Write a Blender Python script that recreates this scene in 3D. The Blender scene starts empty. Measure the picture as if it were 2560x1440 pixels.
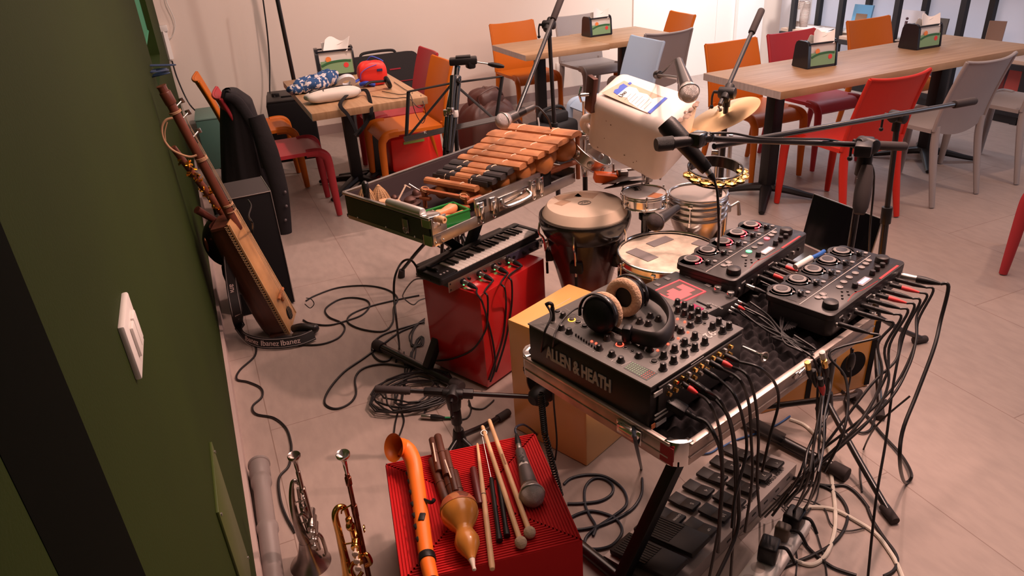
import bpy, bmesh, math, random
from mathutils import Vector, Matrix
random.seed(7)
PI = math.pi
SC = bpy.context.scene
COL = SC.collection
# ---------------- camera (room frame: x along the long table edges, y towards the back wall) ----------------
F, PITCH, ROLL, CH, YAW = 1802.0, .473, -.0666, 1.664, .384
def _cam():
    fw = Vector((0, math.cos(PITCH), -math.sin(PITCH))); rt = Vector((1, 0, 0)); up = rt.cross(fw)
    c, s = math.cos(ROLL), math.sin(ROLL)
    a, b = rt*c+up*s, -rt*s+up*c
    Z = Matrix.Rotation(-YAW, 3, 'Z')
    return Z@a, Z@b, Z@fw
RT, UP, FW = _cam()
EYE = Vector((0, 0, CH))
cd = bpy.data.cameras.new('camera'); cam = bpy.data.objects.new('camera', cd); COL.objects.link(cam)
cd.sensor_width = 36; cd.lens = F/2560*36; cd.clip_start = .02
cam.matrix_world = Matrix(((RT.x, UP.x, -FW.x, 0), (RT.y, UP.y, -FW.y, 0), (RT.z, UP.z, -FW.z, CH), (0, 0, 0, 1)))
SC.camera = cam
# ---------------- world, exposure, lamps ----------------
SC.view_settings.view_transform = 'Standard'; SC.view_settings.look = 'None'
SC.view_settings.gamma = 1; SC.view_settings.use_curve_mapping = False
SC.view_settings.exposure = 0.0
w = bpy.data.worlds.new('world'); SC.world = w; w.use_nodes = True
w.node_tree.nodes['Background'].inputs[0].default_value = (.55, .36, .33, 1)
w.node_tree.nodes['Background'].inputs[1].default_value = .16
def lamp(name, kind, loc, target, power, color, size=.1, spot=None, blend=.5, sy=None):
    ld = bpy.data.lights.new(name, kind); ld.energy = power; ld.color = color
    if kind == 'AREA':
        ld.shape = 'RECTANGLE'; ld.size = size; ld.size_y = sy or size
    else: ld.shadow_soft_size = size
    if kind == 'SPOT': ld.spot_size = spot; ld.spot_blend = blend
    o = bpy.data.objects.new(name, ld); COL.objects.link(o); o.location = loc
    o.rotation_euler = (Vector(target)-Vector(loc)).to_track_quat('-Z', 'Y').to_euler()
    return o
WARM = (1, .60, .49); PINK = (1, .53, .45); COOL = (.80, .86, 1)
lamp('ceiling_spot', 'SPOT', (2.1, 1.3, 2.9), (.50, 1.80, .3), 215, WARM, .07, 1.5, .9)
lamp('ceiling_spot', 'SPOT', (2.9, 2.7, 2.9), (1.0, 2.1, .5), 110, WARM, .05, 1.3, .8)
lamp('ceiling_spot', 'SPOT', (3.2, 4.6, 2.9), (2.6, 6.2, .8), 112, (1, .82, .73), .06, 2.4, .8)
lamp('ceiling_spot', 'SPOT', (1.4, 4.2, 2.9), (.8, 6.2, .6), 140, (1, .66, .56), .06, 2.2, .8)
lamp('ceiling_spot', 'SPOT', (5.0, 4.9, 2.9), (5.2, 6.8, .9), 300, (1, .88, .82), .06, 1.6, .8)
lamp('ceiling_spot', 'SPOT', (4.4, 1.9, 2.9), (3.4, 2.9, .2), 70, (1, .66, .50), .06, 2.2, .9)
lamp('ceiling_fill', 'AREA', (1.9, 2.3, 2.95), (1.9, 2.3, 0), 108, (1, .67, .56), 2.6, sy=3.6)  # broad soft fill added below the ceiling, not a fixture
lamp('back_window_light', 'AREA', (5.3, 5.2, 2.3), (6.0, 5.0, .6), 46, COOL, .8, sy=2.0)
lamp('side_daylight', 'AREA', (5.6, .6, 1.7), (2.8, 3.4, .8), 14, (.72, .80, 1), 1.2, sy=1.4)
# ---------------- pixel -> place ----------------
def ray(x, y): return (RT*((x-1280)/F)+UP*(-(y-720)/F)+FW)
def U(x, y, z=0.0):
    d = ray(x, y); return EYE+d*((z-CH)/d.z)
def PXx(x, y, X): d = ray(x, y); return EYE+d*(X/d.x)
def PYy(x, y, Y): d = ray(x, y); return EYE+d*(Y/d.y)
def DIST(x, y, p):                      # point of the ray as far away as p
    d = ray(x, y); return EYE+d*((Vector(p)-EYE).dot(FW))
# ---------------- materials ----------------
_m = {}
def mat(name, col=(.5, .5, .5), rough=.5, metal=0, bump=0, bscale=60, vary=0, vscale=6, emit=None, es=1, trans=0, coat=0, sss=0, spec=None, stretch=None, col2=None):
    if name in _m: return _m[name]
    m = bpy.data.materials.new(name); m.use_nodes = True; nt = m.node_tree; N = nt.nodes; L = nt.links
    b = N['Principled BSDF']; c = (*col, 1)
    b.inputs['Base Color'].default_value = c; b.inputs['Roughness'].default_value = rough; b.inputs['Metallic'].default_value = metal
    if coat: b.inputs['Coat Weight'].default_value = coat; b.inputs['Coat Roughness'].default_value = .12
    if trans: b.inputs['Transmission Weight'].default_value = trans
    if sss: b.inputs['Subsurface Weight'].default_value = sss; b.inputs['Subsurface Radius'].default_value = (.05, .04, .03)
    if spec is not None: b.inputs['Specular IOR Level'].default_value = spec
    if emit: b.inputs['Emission Color'].default_value = (*emit, 1); b.inputs['Emission Strength'].default_value = es
    tc = N.new('ShaderNodeTexCoord'); mp = N.new('ShaderNodeMapping'); L.new(tc.outputs['Object'], mp.inputs[0])
    if stretch: mp.inputs['Scale'].default_value = stretch
    if vary:
        n = N.new('ShaderNodeTexNoise'); n.inputs['Scale'].default_value = vscale; n.inputs['Detail'].default_value = 6
        L.new(mp.outputs[0], n.inputs['Vector'])
        r = N.new('ShaderNodeValToRGB'); r.color_ramp.elements[0].position = .3; r.color_ramp.elements[1].position = .72
        c2 = col2 or tuple(v*(1-vary) for v in col)
        r.color_ramp.elements[0].color = (*c2, 1); r.color_ramp.elements[1].color = (*[min(1, v*(1+vary*.35)) for v in col], 1)
        L.new(n.outputs[0], r.inputs[0]); L.new(r.outputs[0], b.inputs['Base Color'])
    if bump:
        n = N.new('ShaderNodeTexNoise'); n.inputs['Scale'].default_value = bscale; n.inputs['Detail'].default_value = 4
        L.new(mp.outputs[0], n.inputs['Vector'])
        bp = N.new('ShaderNodeBump'); bp.inputs['Strength'].default_value = bump; bp.inputs['Distance'].default_value = .01
        L.new(n.outputs[0], bp.inputs['Height']); L.new(bp.outputs[0], b.inputs['Normal'])
    _m[name] = m; return m
def waved(name, c1, c2, scale, rough=.5, axis='X', dist=2.0, bump=0, metal=0, detail=3, coat=0):   # grain, stripes, grooves
    if name in _m: return _m[name]
    m = mat(name, c1, rough, metal, coat=coat); nt = m.node_tree; N = nt.nodes; L = nt.links; b = N['Principled BSDF']
    tc = N.new('ShaderNodeTexCoord'); wv = N.new('ShaderNodeTexWave'); wv.wave_type = 'BANDS'; wv.bands_direction = axis
    wv.inputs['Scale'].default_value = scale; wv.inputs['Distortion'].default_value = dist; wv.inputs['Detail'].default_value = detail
    wv.inputs['Detail Scale'].default_value = 1.2
    L.new(tc.outputs['Object'], wv.inputs[0])
    r = N.new('ShaderNodeValToRGB'); r.color_ramp.elements[0].color = (*c1, 1); r.color_ramp.elements[1].color = (*c2, 1)
    L.new(wv.outputs[0], r.inputs[0]); L.new(r.outputs[0], b.inputs['Base Color'])
    if bump:
        bp = N.new('ShaderNodeBump'); bp.inputs['Strength'].default_value = bump; bp.inputs['Distance'].default_value = .004
        L.new(wv.outputs[0], bp.inputs['Height']); L.new(bp.outputs[0], b.inputs['Normal'])
    return m
def grained(name, c1, c2, stretch, scale=4, rough=.45, coat=0):     # wood: noise stretched along one axis
    if name in _m: return _m[name]
    m = mat(name, c1, rough, coat=coat); nt = m.node_tree; N = nt.nodes; L = nt.links; b = N['Principled BSDF']
    tc = N.new('ShaderNodeTexCoord'); mp = N.new('ShaderNodeMapping'); mp.inputs['Scale'].default_value = stretch
    L.new(tc.outputs['Object'], mp.inputs[0])
    n = N.new('ShaderNodeTexNoise'); n.inputs['Scale'].default_value = scale; n.inputs['Detail'].default_value = 8; n.inputs['Roughness'].default_value = .6
    L.new(mp.outputs[0], n.inputs['Vector'])
    r = N.new('ShaderNodeValToRGB'); r.color_ramp.elements[0].position = .32; r.color_ramp.elements[1].position = .68
    r.color_ramp.elements[0].color = (*c1, 1); r.color_ramp.elements[1].color = (*c2, 1)
    L.new(n.outputs[0], r.inputs[0]); L.new(r.outputs[0], b.inputs['Base Color'])
    return m
BLK = mat('black plastic', (.010, .009, .010), .42, bump=.05, bscale=300, spec=.35)
BLKM = mat('matte black', (.007, .006, .007), .8, spec=.2)
BLKG = mat('gloss black metal', (.012, .011, .011), .22, coat=.4)
RUB = mat('dark rubber', (.035, .025, .025), .8)
CABLE = mat('black cable', (.010, .008, .009), .42)
CHR = mat('chrome', (.78, .76, .74), .16, 1)
STEEL = mat('dull steel', (.55, .53, .51), .34, 1, vary=.2)
ALU = mat('brushed aluminium', (.52, .50, .48), .36, 1, vary=.25, vscale=14)
WHT = mat('white plastic', (.78, .74, .70), .4)
CORD = mat('white cord', (.80, .74, .64), .8)
GOLD = mat('golden brass', (.80, .50, .16), .22, 1)
REDL = mat('red led', (.9, .05, .03), .4, emit=(1, .06, .03), es=4)
GRNL = mat('green led', (.1, .9, .3), .4, emit=(.12, 1, .3), es=2)
GREY = mat('grey silk print', (.50, .48, .46), .5)
REDP = mat('red print', (.75, .05, .05), .5)
# ---------------- mesh gatherer ----------------
def cr(pts, n=6, closed=False):          # Catmull-Rom through points
    P = [Vector(p) for p in pts]; out = []
    if len(P) < 3: return P
    k = len(P)
    for i in range(k if closed else k-1):
        if closed: a, b, c, d = P[(i-1) % k], P[i], P[(i+1) % k], P[(i+2) % k]
        else: a, b, c, d = P[max(i-1, 0)], P[i], P[i+1], P[min(i+2, k-1)]
        for j in range(n):
            t = j/n
            out.append(.5*((2*b)+(c-a)*t+(2*a-5*b+4*c-d)*t*t+(3*b-a-3*c+d)*t**3))
    if not closed: out.append(P[-1])
    return out
class M:
    def __init__(s, mx=None): s.b = bmesh.new(); s.mx = mx or Matrix.Identity(4)
    def _add(s, t):
        vm = {}
        for v in t.verts: vm[v.index] = s.b.verts.new(s.mx@v.co)
        for f in t.faces:
            try: s.b.faces.new([vm[v.index] for v in f.verts])
            except ValueError: pass
        t.free(); return s
    def box(s, c, d, rot=None, bev=0, seg=2, taper=None):
        t = bmesh.new(); bmesh.ops.create_cube(t, size=1)
        for v in t.verts:
            v.co = Vector((v.co.x*d[0], v.co.y*d[1], v.co.z*d[2]))
            if taper and v.co.z > 0: v.co.x *= taper; v.co.y *= taper
        if bev: bmesh.ops.bevel(t, geom=t.edges[:], offset=bev, segments=seg, affect='EDGES', profile=.5)
        R = rot.to_4x4() if rot is not None else Matrix.Identity(4)
        bmesh.ops.transform(t, matrix=Matrix.Translation(Vector(c))@R, verts=t.verts)
        t.verts.index_update(); return s._add(t)
    def rbox(s, c, d, r, bev=0, n=6):         # box with rounded vertical corners
        x, y = d[0]/2, d[1]/2; r = min(r, x, y); pts = []
        for (sx, sy, a0) in ((1, 1, 0), (-1, 1, PI/2), (-1, -1, PI), (1, -1, 1.5*PI)):
            for i in range(n+1):
                a = a0+i*PI/2/n; pts.append((c[0]+sx*(x-r)+r*math.cos(a), c[1]+sy*(y-r)+r*math.sin(a)))
        return s.prism(pts, c[2]-d[2]/2, c[2]+d[2]/2, bev)
    def prism(s, pts, z0, z1, bev=0, mx=None):
        t = bmesh.new(); lo = [t.verts.new((p[0], p[1], z0)) for p in pts]; hi = [t.verts.new((p[0], p[1], z1)) for p in pts]
        n = len(pts); t.faces.new(lo[::-1]); top = t.faces.new(hi)
        for i in range(n): t.faces.new((lo[i], lo[(i+1) % n], hi[(i+1) % n], hi[i]))
        bmesh.ops.recalc_face_normals(t, faces=t.faces)
        if bev:
            bmesh.ops.bevel(t, geom=list(top.edges), offset=bev, segments=2, affect='EDGES', profile=.5)
        if mx is not None: bmesh.ops.transform(t, matrix=mx, verts=t.verts)
        t.verts.index_update(); return s._add(t)
    def cyl(s, p0, p1, r, r2=None, n=16, bev=0):
        p0, p1 = Vector(p0), Vector(p1); d = p1-p0; L = d.length
        if L < 1e-7: return s
        r2 = r if r2 is None else r2
        q = d.to_track_quat('Z', 'Y').to_matrix().to_4x4()
        t = bmesh.new(); bmesh.ops.create_cone(t, cap_ends=True, segments=n, radius1=r, radius2=r2, depth=L)
        if bev:
            e = [x for x in t.edges if abs(x.verts[0].co.z-x.verts[1].co.z) < 1e-6]
            bmesh.ops.bevel(t, geom=e, offset=bev, segments=2, affect='EDGES', profile=.5)
        bmesh.ops.transform(t, matrix=Matrix.Translation((p0+p1)/2)@q, verts=t.verts)
        t.verts.index_update(); return s._add(t)
    def sph(s, c, r, n=16, sc=(1, 1, 1), rot=None):
        t = bmesh.new(); bmesh.ops.create_uvsphere(t, u_segments=n, v_segments=max(6, n//2), radius=r)
        R = rot.to_4x4() if rot is not None else Matrix.Identity(4)
        bmesh.ops.transform(t, matrix=Matrix.Translation(Vector(c))@R@Matrix.Diagonal((*sc, 1)), verts=t.verts)
        t.verts.index_update(); return s._add(t)
    def tube(s, pts, r, n=8, sm=6, closed=False, cap=True, flat=None):
        P = cr(pts, sm, closed) if sm else [Vector(p) for p in pts]
        k = len(P); rr = r if isinstance(r, (list, tuple)) else None
        t = bmesh.new(); rings = []; prev = None
        for i, p in enumerate(P):
            if closed: d = P[(i+1) % k]-P[i-1]
            else: d = P[min(i+1, k-1)]-P[max(i-1, 0)]
            if d.length < 1e-9: d = Vector((0, 0, 1))
            d.normalize()
            if prev is None:
                a = Vector((0, 0, 1)) if abs(d.z) < .9 else Vector((1, 0, 0)); x = (a-d*a.dot(d)).normalized()
            else: x = (prev-d*prev.dot(d)); x = x.normalized() if x.length > 1e-6 else prev
            prev = x; y = d.cross(x)
            if rr:
                u = i/(k-1)*(len(rr)-1); j = min(int(u), len(rr)-2); R = rr[j]+(rr[j+1]-rr[j])*(u-j)
            else: R = r
            fx, fy = flat or (1, 1)
            rings.append([t.verts.new(p+x*(R*fx*math.cos(2*PI*a/n))+y*(R*fy*math.sin(2*PI*a/n))) for a in range(n)])
        for i in range(k if closed else k-1):
            A, B = rings[i], rings[(i+1) % k]
            for a in range(n): t.faces.new((A[a], A[(a+1) % n], B[(a+1) % n], B[a]))
        if cap and not closed: t.faces.new(rings[0][::-1]); t.faces.new(rings[-1])
        t.verts.index_update(); return s._add(t)
    def lathe(s, prof, n=32, mx=None, cap=True, wob=None):    # prof: (radius, z) along local z
        t = bmesh.new(); rings = []
        for (r, z) in prof:
            rings.append([t.verts.new((max(r, 1e-5)*math.cos(2*PI*a/n), max(r, 1e-5)*math.sin(2*PI*a/n), z)) for a in range(n)])
        for A, B in zip(rings, rings[1:]):
            for a in range(n): t.faces.new((A[a], A[(a+1) % n], B[(a+1) % n], B[a]))
        if cap: t.faces.new(rings[0][::-1]); t.faces.new(rings[-1])
        bmesh.ops.recalc_face_normals(t, faces=t.faces)
        if mx is not None: bmesh.ops.transform(t, matrix=mx, verts=t.verts)
        t.verts.index_update(); return s._add(t)
    def grid(s, fn, nu, nv, th=0, closeu=False):       # surface fn(u, v) -> point, given thickness by solidify
        t = bmesh.new(); V = [[t.verts.new(fn(i/nu, j/nv)) for j in range(nv+1)] for i in range(nu+1)]
        for i in range(nu):
            for j in range(nv): t.faces.new((V[i][j], V[i+1][j], V[i+1][j+1], V[i][j+1]))
        bmesh.ops.recalc_face_normals(t, faces=t.faces)
        if th: bmesh.ops.solidify(t, geom=t.faces[:], thickness=th)
        t.verts.index_update(); return s._add(t)
    def ring(s, c, R, r, axis=(0, 0, 1), n=32, m=8, sc=(1, 1)):
        q = Vector(axis).to_track_quat('Z', 'Y'); c = Vector(c)
        return s.tube([c+q@Vector((R*sc[0]*math.cos(2*PI*i/n), R*sc[1]*math.sin(2*PI*i/n), 0)) for i in range(n)], r, m, 0, True)
    def done(s, name, m, parent=None, ang=40, label=None):
        me = bpy.data.meshes.new(name); bmesh.ops.remove_doubles(s.b, verts=s.b.verts, dist=1e-6)
        s.b.to_mesh(me); s.b.free(); me.materials.append(m)
        me.polygons.foreach_set('use_smooth', [True]*len(me.polygons)); me.set_sharp_from_angle(angle=math.radians(ang))
        o = bpy.data.objects.new(name, me); COL.objects.link(o)
        if parent: o.parent = parent
        if label: o['label'] = label
        return o
def tag(o, label, cat, group=None, kind=None):
    if label: o['label'] = label
    if cat: o['category'] = cat
    if group: o['group'] = group
    if kind: o['kind'] = kind
    return o
def struct(o): o['kind'] = 'structure'; return o
def thing(name, label, cat, loc=(0, 0, 0), rz=0, group=None, mx=None):
    o = bpy.data.objects.new(name, None); COL.objects.link(o); o.empty_display_size = .05
    if mx is not None: o.matrix_world = mx
    else: o.location = loc; o.rotation_euler = (0, 0, rz)
    return tag(o, label, cat, group)
def dup(root, loc, rz=0, label=None, group=None, swap=None):
    def cp(o, par):
        c = o.copy(); COL.objects.link(c); c.parent = par
        if swap and o.type == 'MESH' and o.data.materials and o.data.materials[0] in swap:
            c.data = o.data.copy(); c.data.materials[0] = swap[o.data.materials[0]]
        for k in o.children: cp(k, c)
        return c
    r = cp(root, None); r.location = loc; r.rotation_euler = (0, 0, rz)
    if label: r['label'] = label
    if group: r['group'] = group
    return r
def frame(A, B, z):                         # frame on level z: origin at pixel A, x axis towards pixel B
    a, b = U(*A, z), U(*B, z); d = b-a; return a, math.atan2(d.y, d.x), d.length
def basis(o, x, y):                         # full matrix from origin, x direction and rough y direction
    x = Vector(x).normalized(); y = Vector(y); y = (y-x*y.dot(x)).normalized(); z = x.cross(y); o = Vector(o)
    return Matrix(((x.x, y.x, z.x, o.x), (x.y, y.y, z.y, o.y), (x.z, y.z, z.z, o.z), (0, 0, 0, 1)))
def along(p0, p1, up=(0, 0, 1)):            # matrix with z along p0->p1
    p0, p1 = Vector(p0), Vector(p1); z = (p1-p0).normalized(); u = Vector(up)
    if abs(z.dot(u)) > .98: u = Vector((1, 0, 0))
    y = (u-z*u.dot(z)).normalized(); x = y.cross(z)
    return Matrix(((x.x, y.x, z.x, p0.x), (x.y, y.y, z.y, p0.y), (x.z, y.z, z.z, p0.z), (0, 0, 0, 1)))
def text(body, size, mx, m, parent, ext=.0004, name='lettering', align='CENTER', bold=0):
    cu = bpy.data.curves.new('t', 'FONT'); cu.body = body; cu.size = size; cu.extrude = ext; cu.align_x = align; cu.align_y = 'CENTER'; cu.offset = bold
    o = bpy.data.objects.new('t', cu); COL.objects.link(o); me = bpy.data.meshes.new_from_object(o)
    bpy.data.objects.remove(o); bpy.data.curves.remove(cu)
    me.transform(mx); me.name = name; me.materials.clear(); me.materials.append(m)
    q = bpy.data.objects.new(name, me); COL.objects.link(q)
    if parent: q.parent = parent
    return q
def rotm(ax, a): return Matrix.Rotation(a, 4, ax)
def tr(x, y, z): return Matrix.Translation((x, y, z))
# ======================= SETTING =======================
WX = -.167; YB = 6.72; XR = 6.2
FL = mat('floor tile', (.45, .355, .315), .42, vary=.10, vscale=1.2)
def _floor():
    nt = FL.node_tree; N = nt.nodes; L = nt.links; b = N['Principled BSDF']
    tc = N.new('ShaderNodeTexCoord'); mp = N.new('ShaderNodeMapping'); mp.inputs['Rotation'].default_value = (0, 0, PI/2)
    mp.inputs['Location'].default_value = (0, 1.85, 0)
    L.new(tc.outputs['Object'], mp.inputs[0])
    br = N.new('ShaderNodeTexBrick'); br.inputs['Scale'].default_value = 1; br.inputs['Mortar Size'].default_value = .0018
    br.inputs['Brick Width'].default_value = 1.2; br.inputs['Row Height'].default_value = .6; br.inputs['Mortar Smooth'].default_value = .2
    br.inputs['Color1'].default_value = (1, 1, 1, 1); br.inputs['Color2'].default_value = (.95, .95, .95, 1); br.inputs['Mortar'].default_value = (.62, .55, .52, 1)
    L.new(mp.outputs[0], br.inputs[0])
    n = N.new('ShaderNodeTexNoise'); n.inputs['Scale'].default_value = 30; n.inputs['Detail'].default_value = 9
    m2 = N.new('ShaderNodeMapping'); m2.inputs['Scale'].default_value = (1, .35, 1); L.new(tc.outputs['Object'], m2.inputs[0]); L.new(m2.outputs[0], n.inputs[0])
    r = N.new('ShaderNodeValToRGB'); r.color_ramp.elements[0].color = (.90, .90, .90, 1); r.color_ramp.elements[1].color = (1.0, 1.0, 1.0, 1)
    r.color_ramp.elements[0].position = .35; r.color_ramp.elements[1].position = .62; L.new(n.outputs[0], r.inputs[0])
    src = [l for l in L if l.to_socket == b.inputs['Base Color']][0].from_socket
    for o in (br.outputs[0], r.outputs[0]):
        x = N.new('ShaderNodeMix'); x.data_type = 'RGBA'; x.blend_type = 'MULTIPLY'; x.inputs[0].default_value = 1
        L.new(src, x.inputs[6]); L.new(o, x.inputs[7]); src = x.outputs[2]
    L.new(src, b.inputs['Base Color'])
    bp = N.new('ShaderNodeBump'); bp.inputs['Strength'].default_value = .12; bp.inputs['Distance'].default_value = .004
    L.new(n.outputs[0], bp.inputs['Height']); L.new(bp.outputs[0], b.inputs['Normal'])
_floor()
def slab(name, lo, hi, m):
    g = M(); g.box([(a+b)/2 for a, b in zip(lo, hi)], [b-a for a, b in zip(lo, hi)]); return struct(g.done(name, m))
slab('floor', (WX-.2, -1.2, -.1), (XR, YB+.2, 0), FL)
slab('ceiling', (WX-.2, -1.2, 3.05), (XR+.2, YB+.2, 3.15), mat('ceiling paint', (.7, .66, .63), .9))
GW = mat('olive green paint', (.019, .033, .003), .75, bump=.06, bscale=220, vary=.14, vscale=2.5, spec=.15)
g = M()
for lo, hi in (((-.367, .65, 0), (WX, 3.8, 3.05)), ((-.367, 5.1, 0), (WX, YB, 3.05)), ((-.367, 3.8, 0), (WX, 5.1, 1.05)), ((-.367, 3.8, 2.5), (WX, 5.1, 3.05)), ((-.367, -1.2, 0), (WX, .46, 3.05))):
    g.box([(a+b)/2 for a, b in zip(lo, hi)], [b-a for a, b in zip(lo, hi)])
struct(g.done('wall_left', GW))
slab('trim_1', (-.367, .46, 0), (WX+.0005, .65, 3.05), mat('black painted column', (.002, .003, .0015), .9, spec=.05))
BW = mat('cream wall paint', (.82, .71, .63), .85, bump=.03, bscale=150)
slab('wall_back', (WX-.2, YB, 0), (XR+.2, YB+.2, 3.05), BW)
slab('wall_right', (XR, -1.2, 0), (XR+.2, YB+.2, 3.05), mat('white wall', (.80, .80, .84), .8))
slab('baseboard_back', (WX, YB-.013, 0), (4.35, YB, .085), mat('grey skirting', (.34, .25, .23), .6))
slab('baseboard_left', (WX, .65, 0), (WX+.014, 6.7, .075), mat('pale skirting', (.52, .40, .37), .5))
# window in the left wall: blind, glass
wn = M(); 
for lo, hi in (((-.34, 3.80, 1.05), (-.25, 5.10, 1.09)), ((-.34, 3.80, 1.09), (-.30, 3.85, 2.5)), ((-.34, 5.05, 1.09), (-.30, 5.10, 2.5)), ((-.34, 3.80, 2.45), (-.30, 5.10, 2.5))):
    wn.box([(a+b)/2 for a, b in zip(lo, hi)], [b-a for a, b in zip(lo, hi)])
wf = struct(wn.done('window_1', mat('window frame paint', (.45, .50, .48), .5)))
g = M(); g.box((-.325, 4.45, 1.77), (.006, 1.2, 1.36)); g.done('glass', mat('daylit frosted glass', (.55, .75, .72), .3, emit=(.45, .72, .70), es=.45), wf)
bl = M(); bl.box((-.20, 4.45, 1.85), (.004, 1.26, 1.32)); bl.cyl((-.20, 3.83, 2.47), (-.20, 5.07, 2.47), .025); bl.cyl((-.2, 3.82, 1.19), (-.2, 5.08, 1.19), .008)
tag(bl.done('roller_blind', mat('green blind cloth', (.02, .16, .075), .8, emit=(.005, .10, .05), es=.25)), 'dark green roller blind pulled down over the window in the green wall', 'blind')
# white double door and panel in the back wall
def seam(px, y=30): return PYy(px, y, YB).x
x1, x2, x3 = seam(1581), seam(1790), seam(1836)
DW = mat('white lacquer door', (.93, .87, .82), .35)
d = M(); d.box(((x1+x2)/2, YB-.006, 1.25), (x2-x1-.008, .02, 2.5)); struct(d.done('door_1', DW))
d = M(); d.box(((x2+x3)/2, YB-.004, 1.5), (x3-x2-.008, .012, 3.0)); struct(d.done('trim_2', DW))
d = M(); d.box(((x3+5.9)/2, YB-.03, 1.5), (5.9-x3-.006, .06, 3.0)); struct(d.done('door_2', mat('bright white panel', (.95, .94, .92), .3)))
g = M(); g.box((PYy(1400, 168, YB).x, YB-.004, PYy(1400, 168, YB).z), (.09, .01, .09), bev=.003); tag(g.done('wall_socket', BW), 'small square cream socket plate low on the wall behind the grey chair', 'socket')
# switch plate and access panel on the green wall
sw = thing('switch_plate', 'white plastic light switch plate on the olive green wall', 'light switch', (WX, 1.006, 1.185))
g = M(); g.box((.004, 0, 0), (.009, .115, .082), bev=.003); g.done('plate', WHT, sw)
g = M(); g.box((.0105, .018, 0), (.005, .030, .045), bev=.002); g.box((.0105, -.015, 0), (.005, .026, .045), bev=.002); g.done('rocker', WHT, sw)
ap = thing('access_panel', 'green metal access panel screwed low onto the green wall', 'panel', (WX, 1.39, .44))
g = M(); g.box((.003, 0, 0), (.006, .25, .38), bev=.001); g.done('cover', mat('green enamel', (.05, .075, .012), .45), ap)
for a in (-1, 1):
    for b in (-1, 1):
        g = M(); g.cyl((.005, a*.11, b*.17), (.009, a*.11, b*.17), .004, n=10); g.done('screw', STEEL, ap)
# conduit with cable, bead chain, coil on the sill
def yw(px, py, Y=6.69): return PYy(px, py, Y)
a, b = yw(407, 78), yw(425, 148)
cb = thing('cable_conduit', 'white plastic cable conduit on the back wall near the green corner', 'conduit', a)
g = M(); dz = (b-a); g.cyl((0, 0, 0), dz, .030, .030, n=4); g.done('duct', WHT, cb)
g = M(); g.box((0, 0, .02), (.08, .045, .05), bev=.006); g.done('cap', WHT, cb)
g = M(); g.tube([yw(368, 0), yw(372, 30), yw(383, 62), yw(400, 88), yw(418, 98), yw(432, 88), yw(438, 62), yw(432, 38), yw(418, 8), yw(414, -12)], .0035, 6)
tag(g.done('bead_chain', WHT), 'white bead chain loop of the roller blind hanging by the corner', 'chain')
ck = PXx(400, 176, -.135)
g = M()
for i in range(5): g.ring((ck.x-.02+.005*i, ck.y-.1*(i % 2), ck.z-.014+.009*i), .030, .0035, (.08*i-.2, .1, 1), n=26, m=6, sc=(1, 2.0+.2*i))
tag(g.done('coiled_cable', mat('blue black cable', (.03, .06, .13), .4)), 'blue and black cable coil lying on the window sill', 'cable')
# shelf along the right wall
SX = 5.74
BLKW = mat('black steel shelf', (.008, .008, .012), .5)
OAK = grained('pale oak board', (.52, .36, .27), (.68, .50, .39), (1, 14, 14), 3)
OAKY = grained('pale oak board along y', (.52, .36, .27), (.68, .50, .39), (14, 1, 14), 3)
sh = thing('book_shelf', 'long black steel shelf unit with oak boards and pale back panels', 'shelf', (SX, 4.4, 0))
for i in range(8):
    y = 1.66-.62*i
    g = M(); g.box((.02, y, 1.3), (.045, .05, 2.6)); g.box((.36, y, 1.3), (.045, .05, 2.6)); g.done('upright', BLKW, sh)
for z in (.12, .46, 1.15, 1.8):
    g = M(); g.box((.19, -.4, z), (.37, 4.4, .028)); g.done('shelf_board', OAKY, sh)
    g = M(); g.box((.0, -.4, z-.035), (.03, 4.4, .04)); g.done('rail', BLKW, sh)
g = M(); g.box((.19, -.4, .04), (.36, 4.4, .08)); g.done('plinth', BLKW, sh)
g = M(); g.box((.40, -.4, 1.35), (.02, 4.4, 2.6)); g.done('back_panel', mat('pale panel with added glow', (.60, .62, .72), .35, emit=(.60, .62, .76), es=.30), sh)  # weak bluish glow put into the panel itself to brighten the shelf back
# books and magazines on the shelf
def book(name, label, cat, px, py, z, dims, m, rz=0, tilt=0, grp=None, m2=None):
    p = PXx(px, py, SX+.16); o = thing(name, label, cat, (p.x, p.y, z), rz, grp)
    o.rotation_euler = (0, tilt, rz)
    g = M(); g.box((0, 0, dims[2]/2), dims); g.done('cover', m, o)
    g = M(); e = .003; g.box((-.002, 0, dims[2]/2), (dims[0], dims[1]-.006, dims[2]-.004)) if dims[2] < .05 else g.box((0, .002, dims[2]/2), (dims[0]*.7, dims[1], dims[2]-.006))
    g.done('pages', mat('paper', (.82, .78, .72), .8), o)
    if m2: g = M(); g.box((-dims[0]/2-.001, 0, dims[2]*.45), (.001, dims[1]*.6, dims[2]*.5)); g.done('cover_picture', m2, o)
    return o
ZS = .474
book('picture_book', 'blue and brown picture book standing up on the shelf', 'book', 2150, 45, ZS, (.02, .20, .27), mat('blue cover', (.16, .42, .68), .5), .1, .16, m2=mat('brown arch print', (.30, .17, .10), .6))
book('picture_book', 'white book with a small standing figure on its cover', 'book', 2268, 50, ZS, (.015, .24, .26), mat('white cover', (.78, .76, .80), .5), 0, .2)
p = PXx(2268, 50, SX+.05)
fg = M(); fg.cyl((p.x-.02, p.y, ZS+.10), (p.x-.005, p.y, ZS+.19), .008, .012, n=8); fg.sph((p.x-.003, p.y, ZS+.21), .012, 10); fg.cyl((p.x-.03, p.y-.006, ZS+.02), (p.x-.02, p.y-.003, ZS+.10), .004, n=6); fg.cyl((p.x-.03, p.y+.008, ZS+.02), (p.x-.02, p.y+.003, ZS+.10), .004, n=6)
tag(fg.done('paper_figure', mat('dark figure print', (.12, .06, .07), .7)), 'tiny dark cut-out figure in front of the white book', 'ornament')
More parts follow.
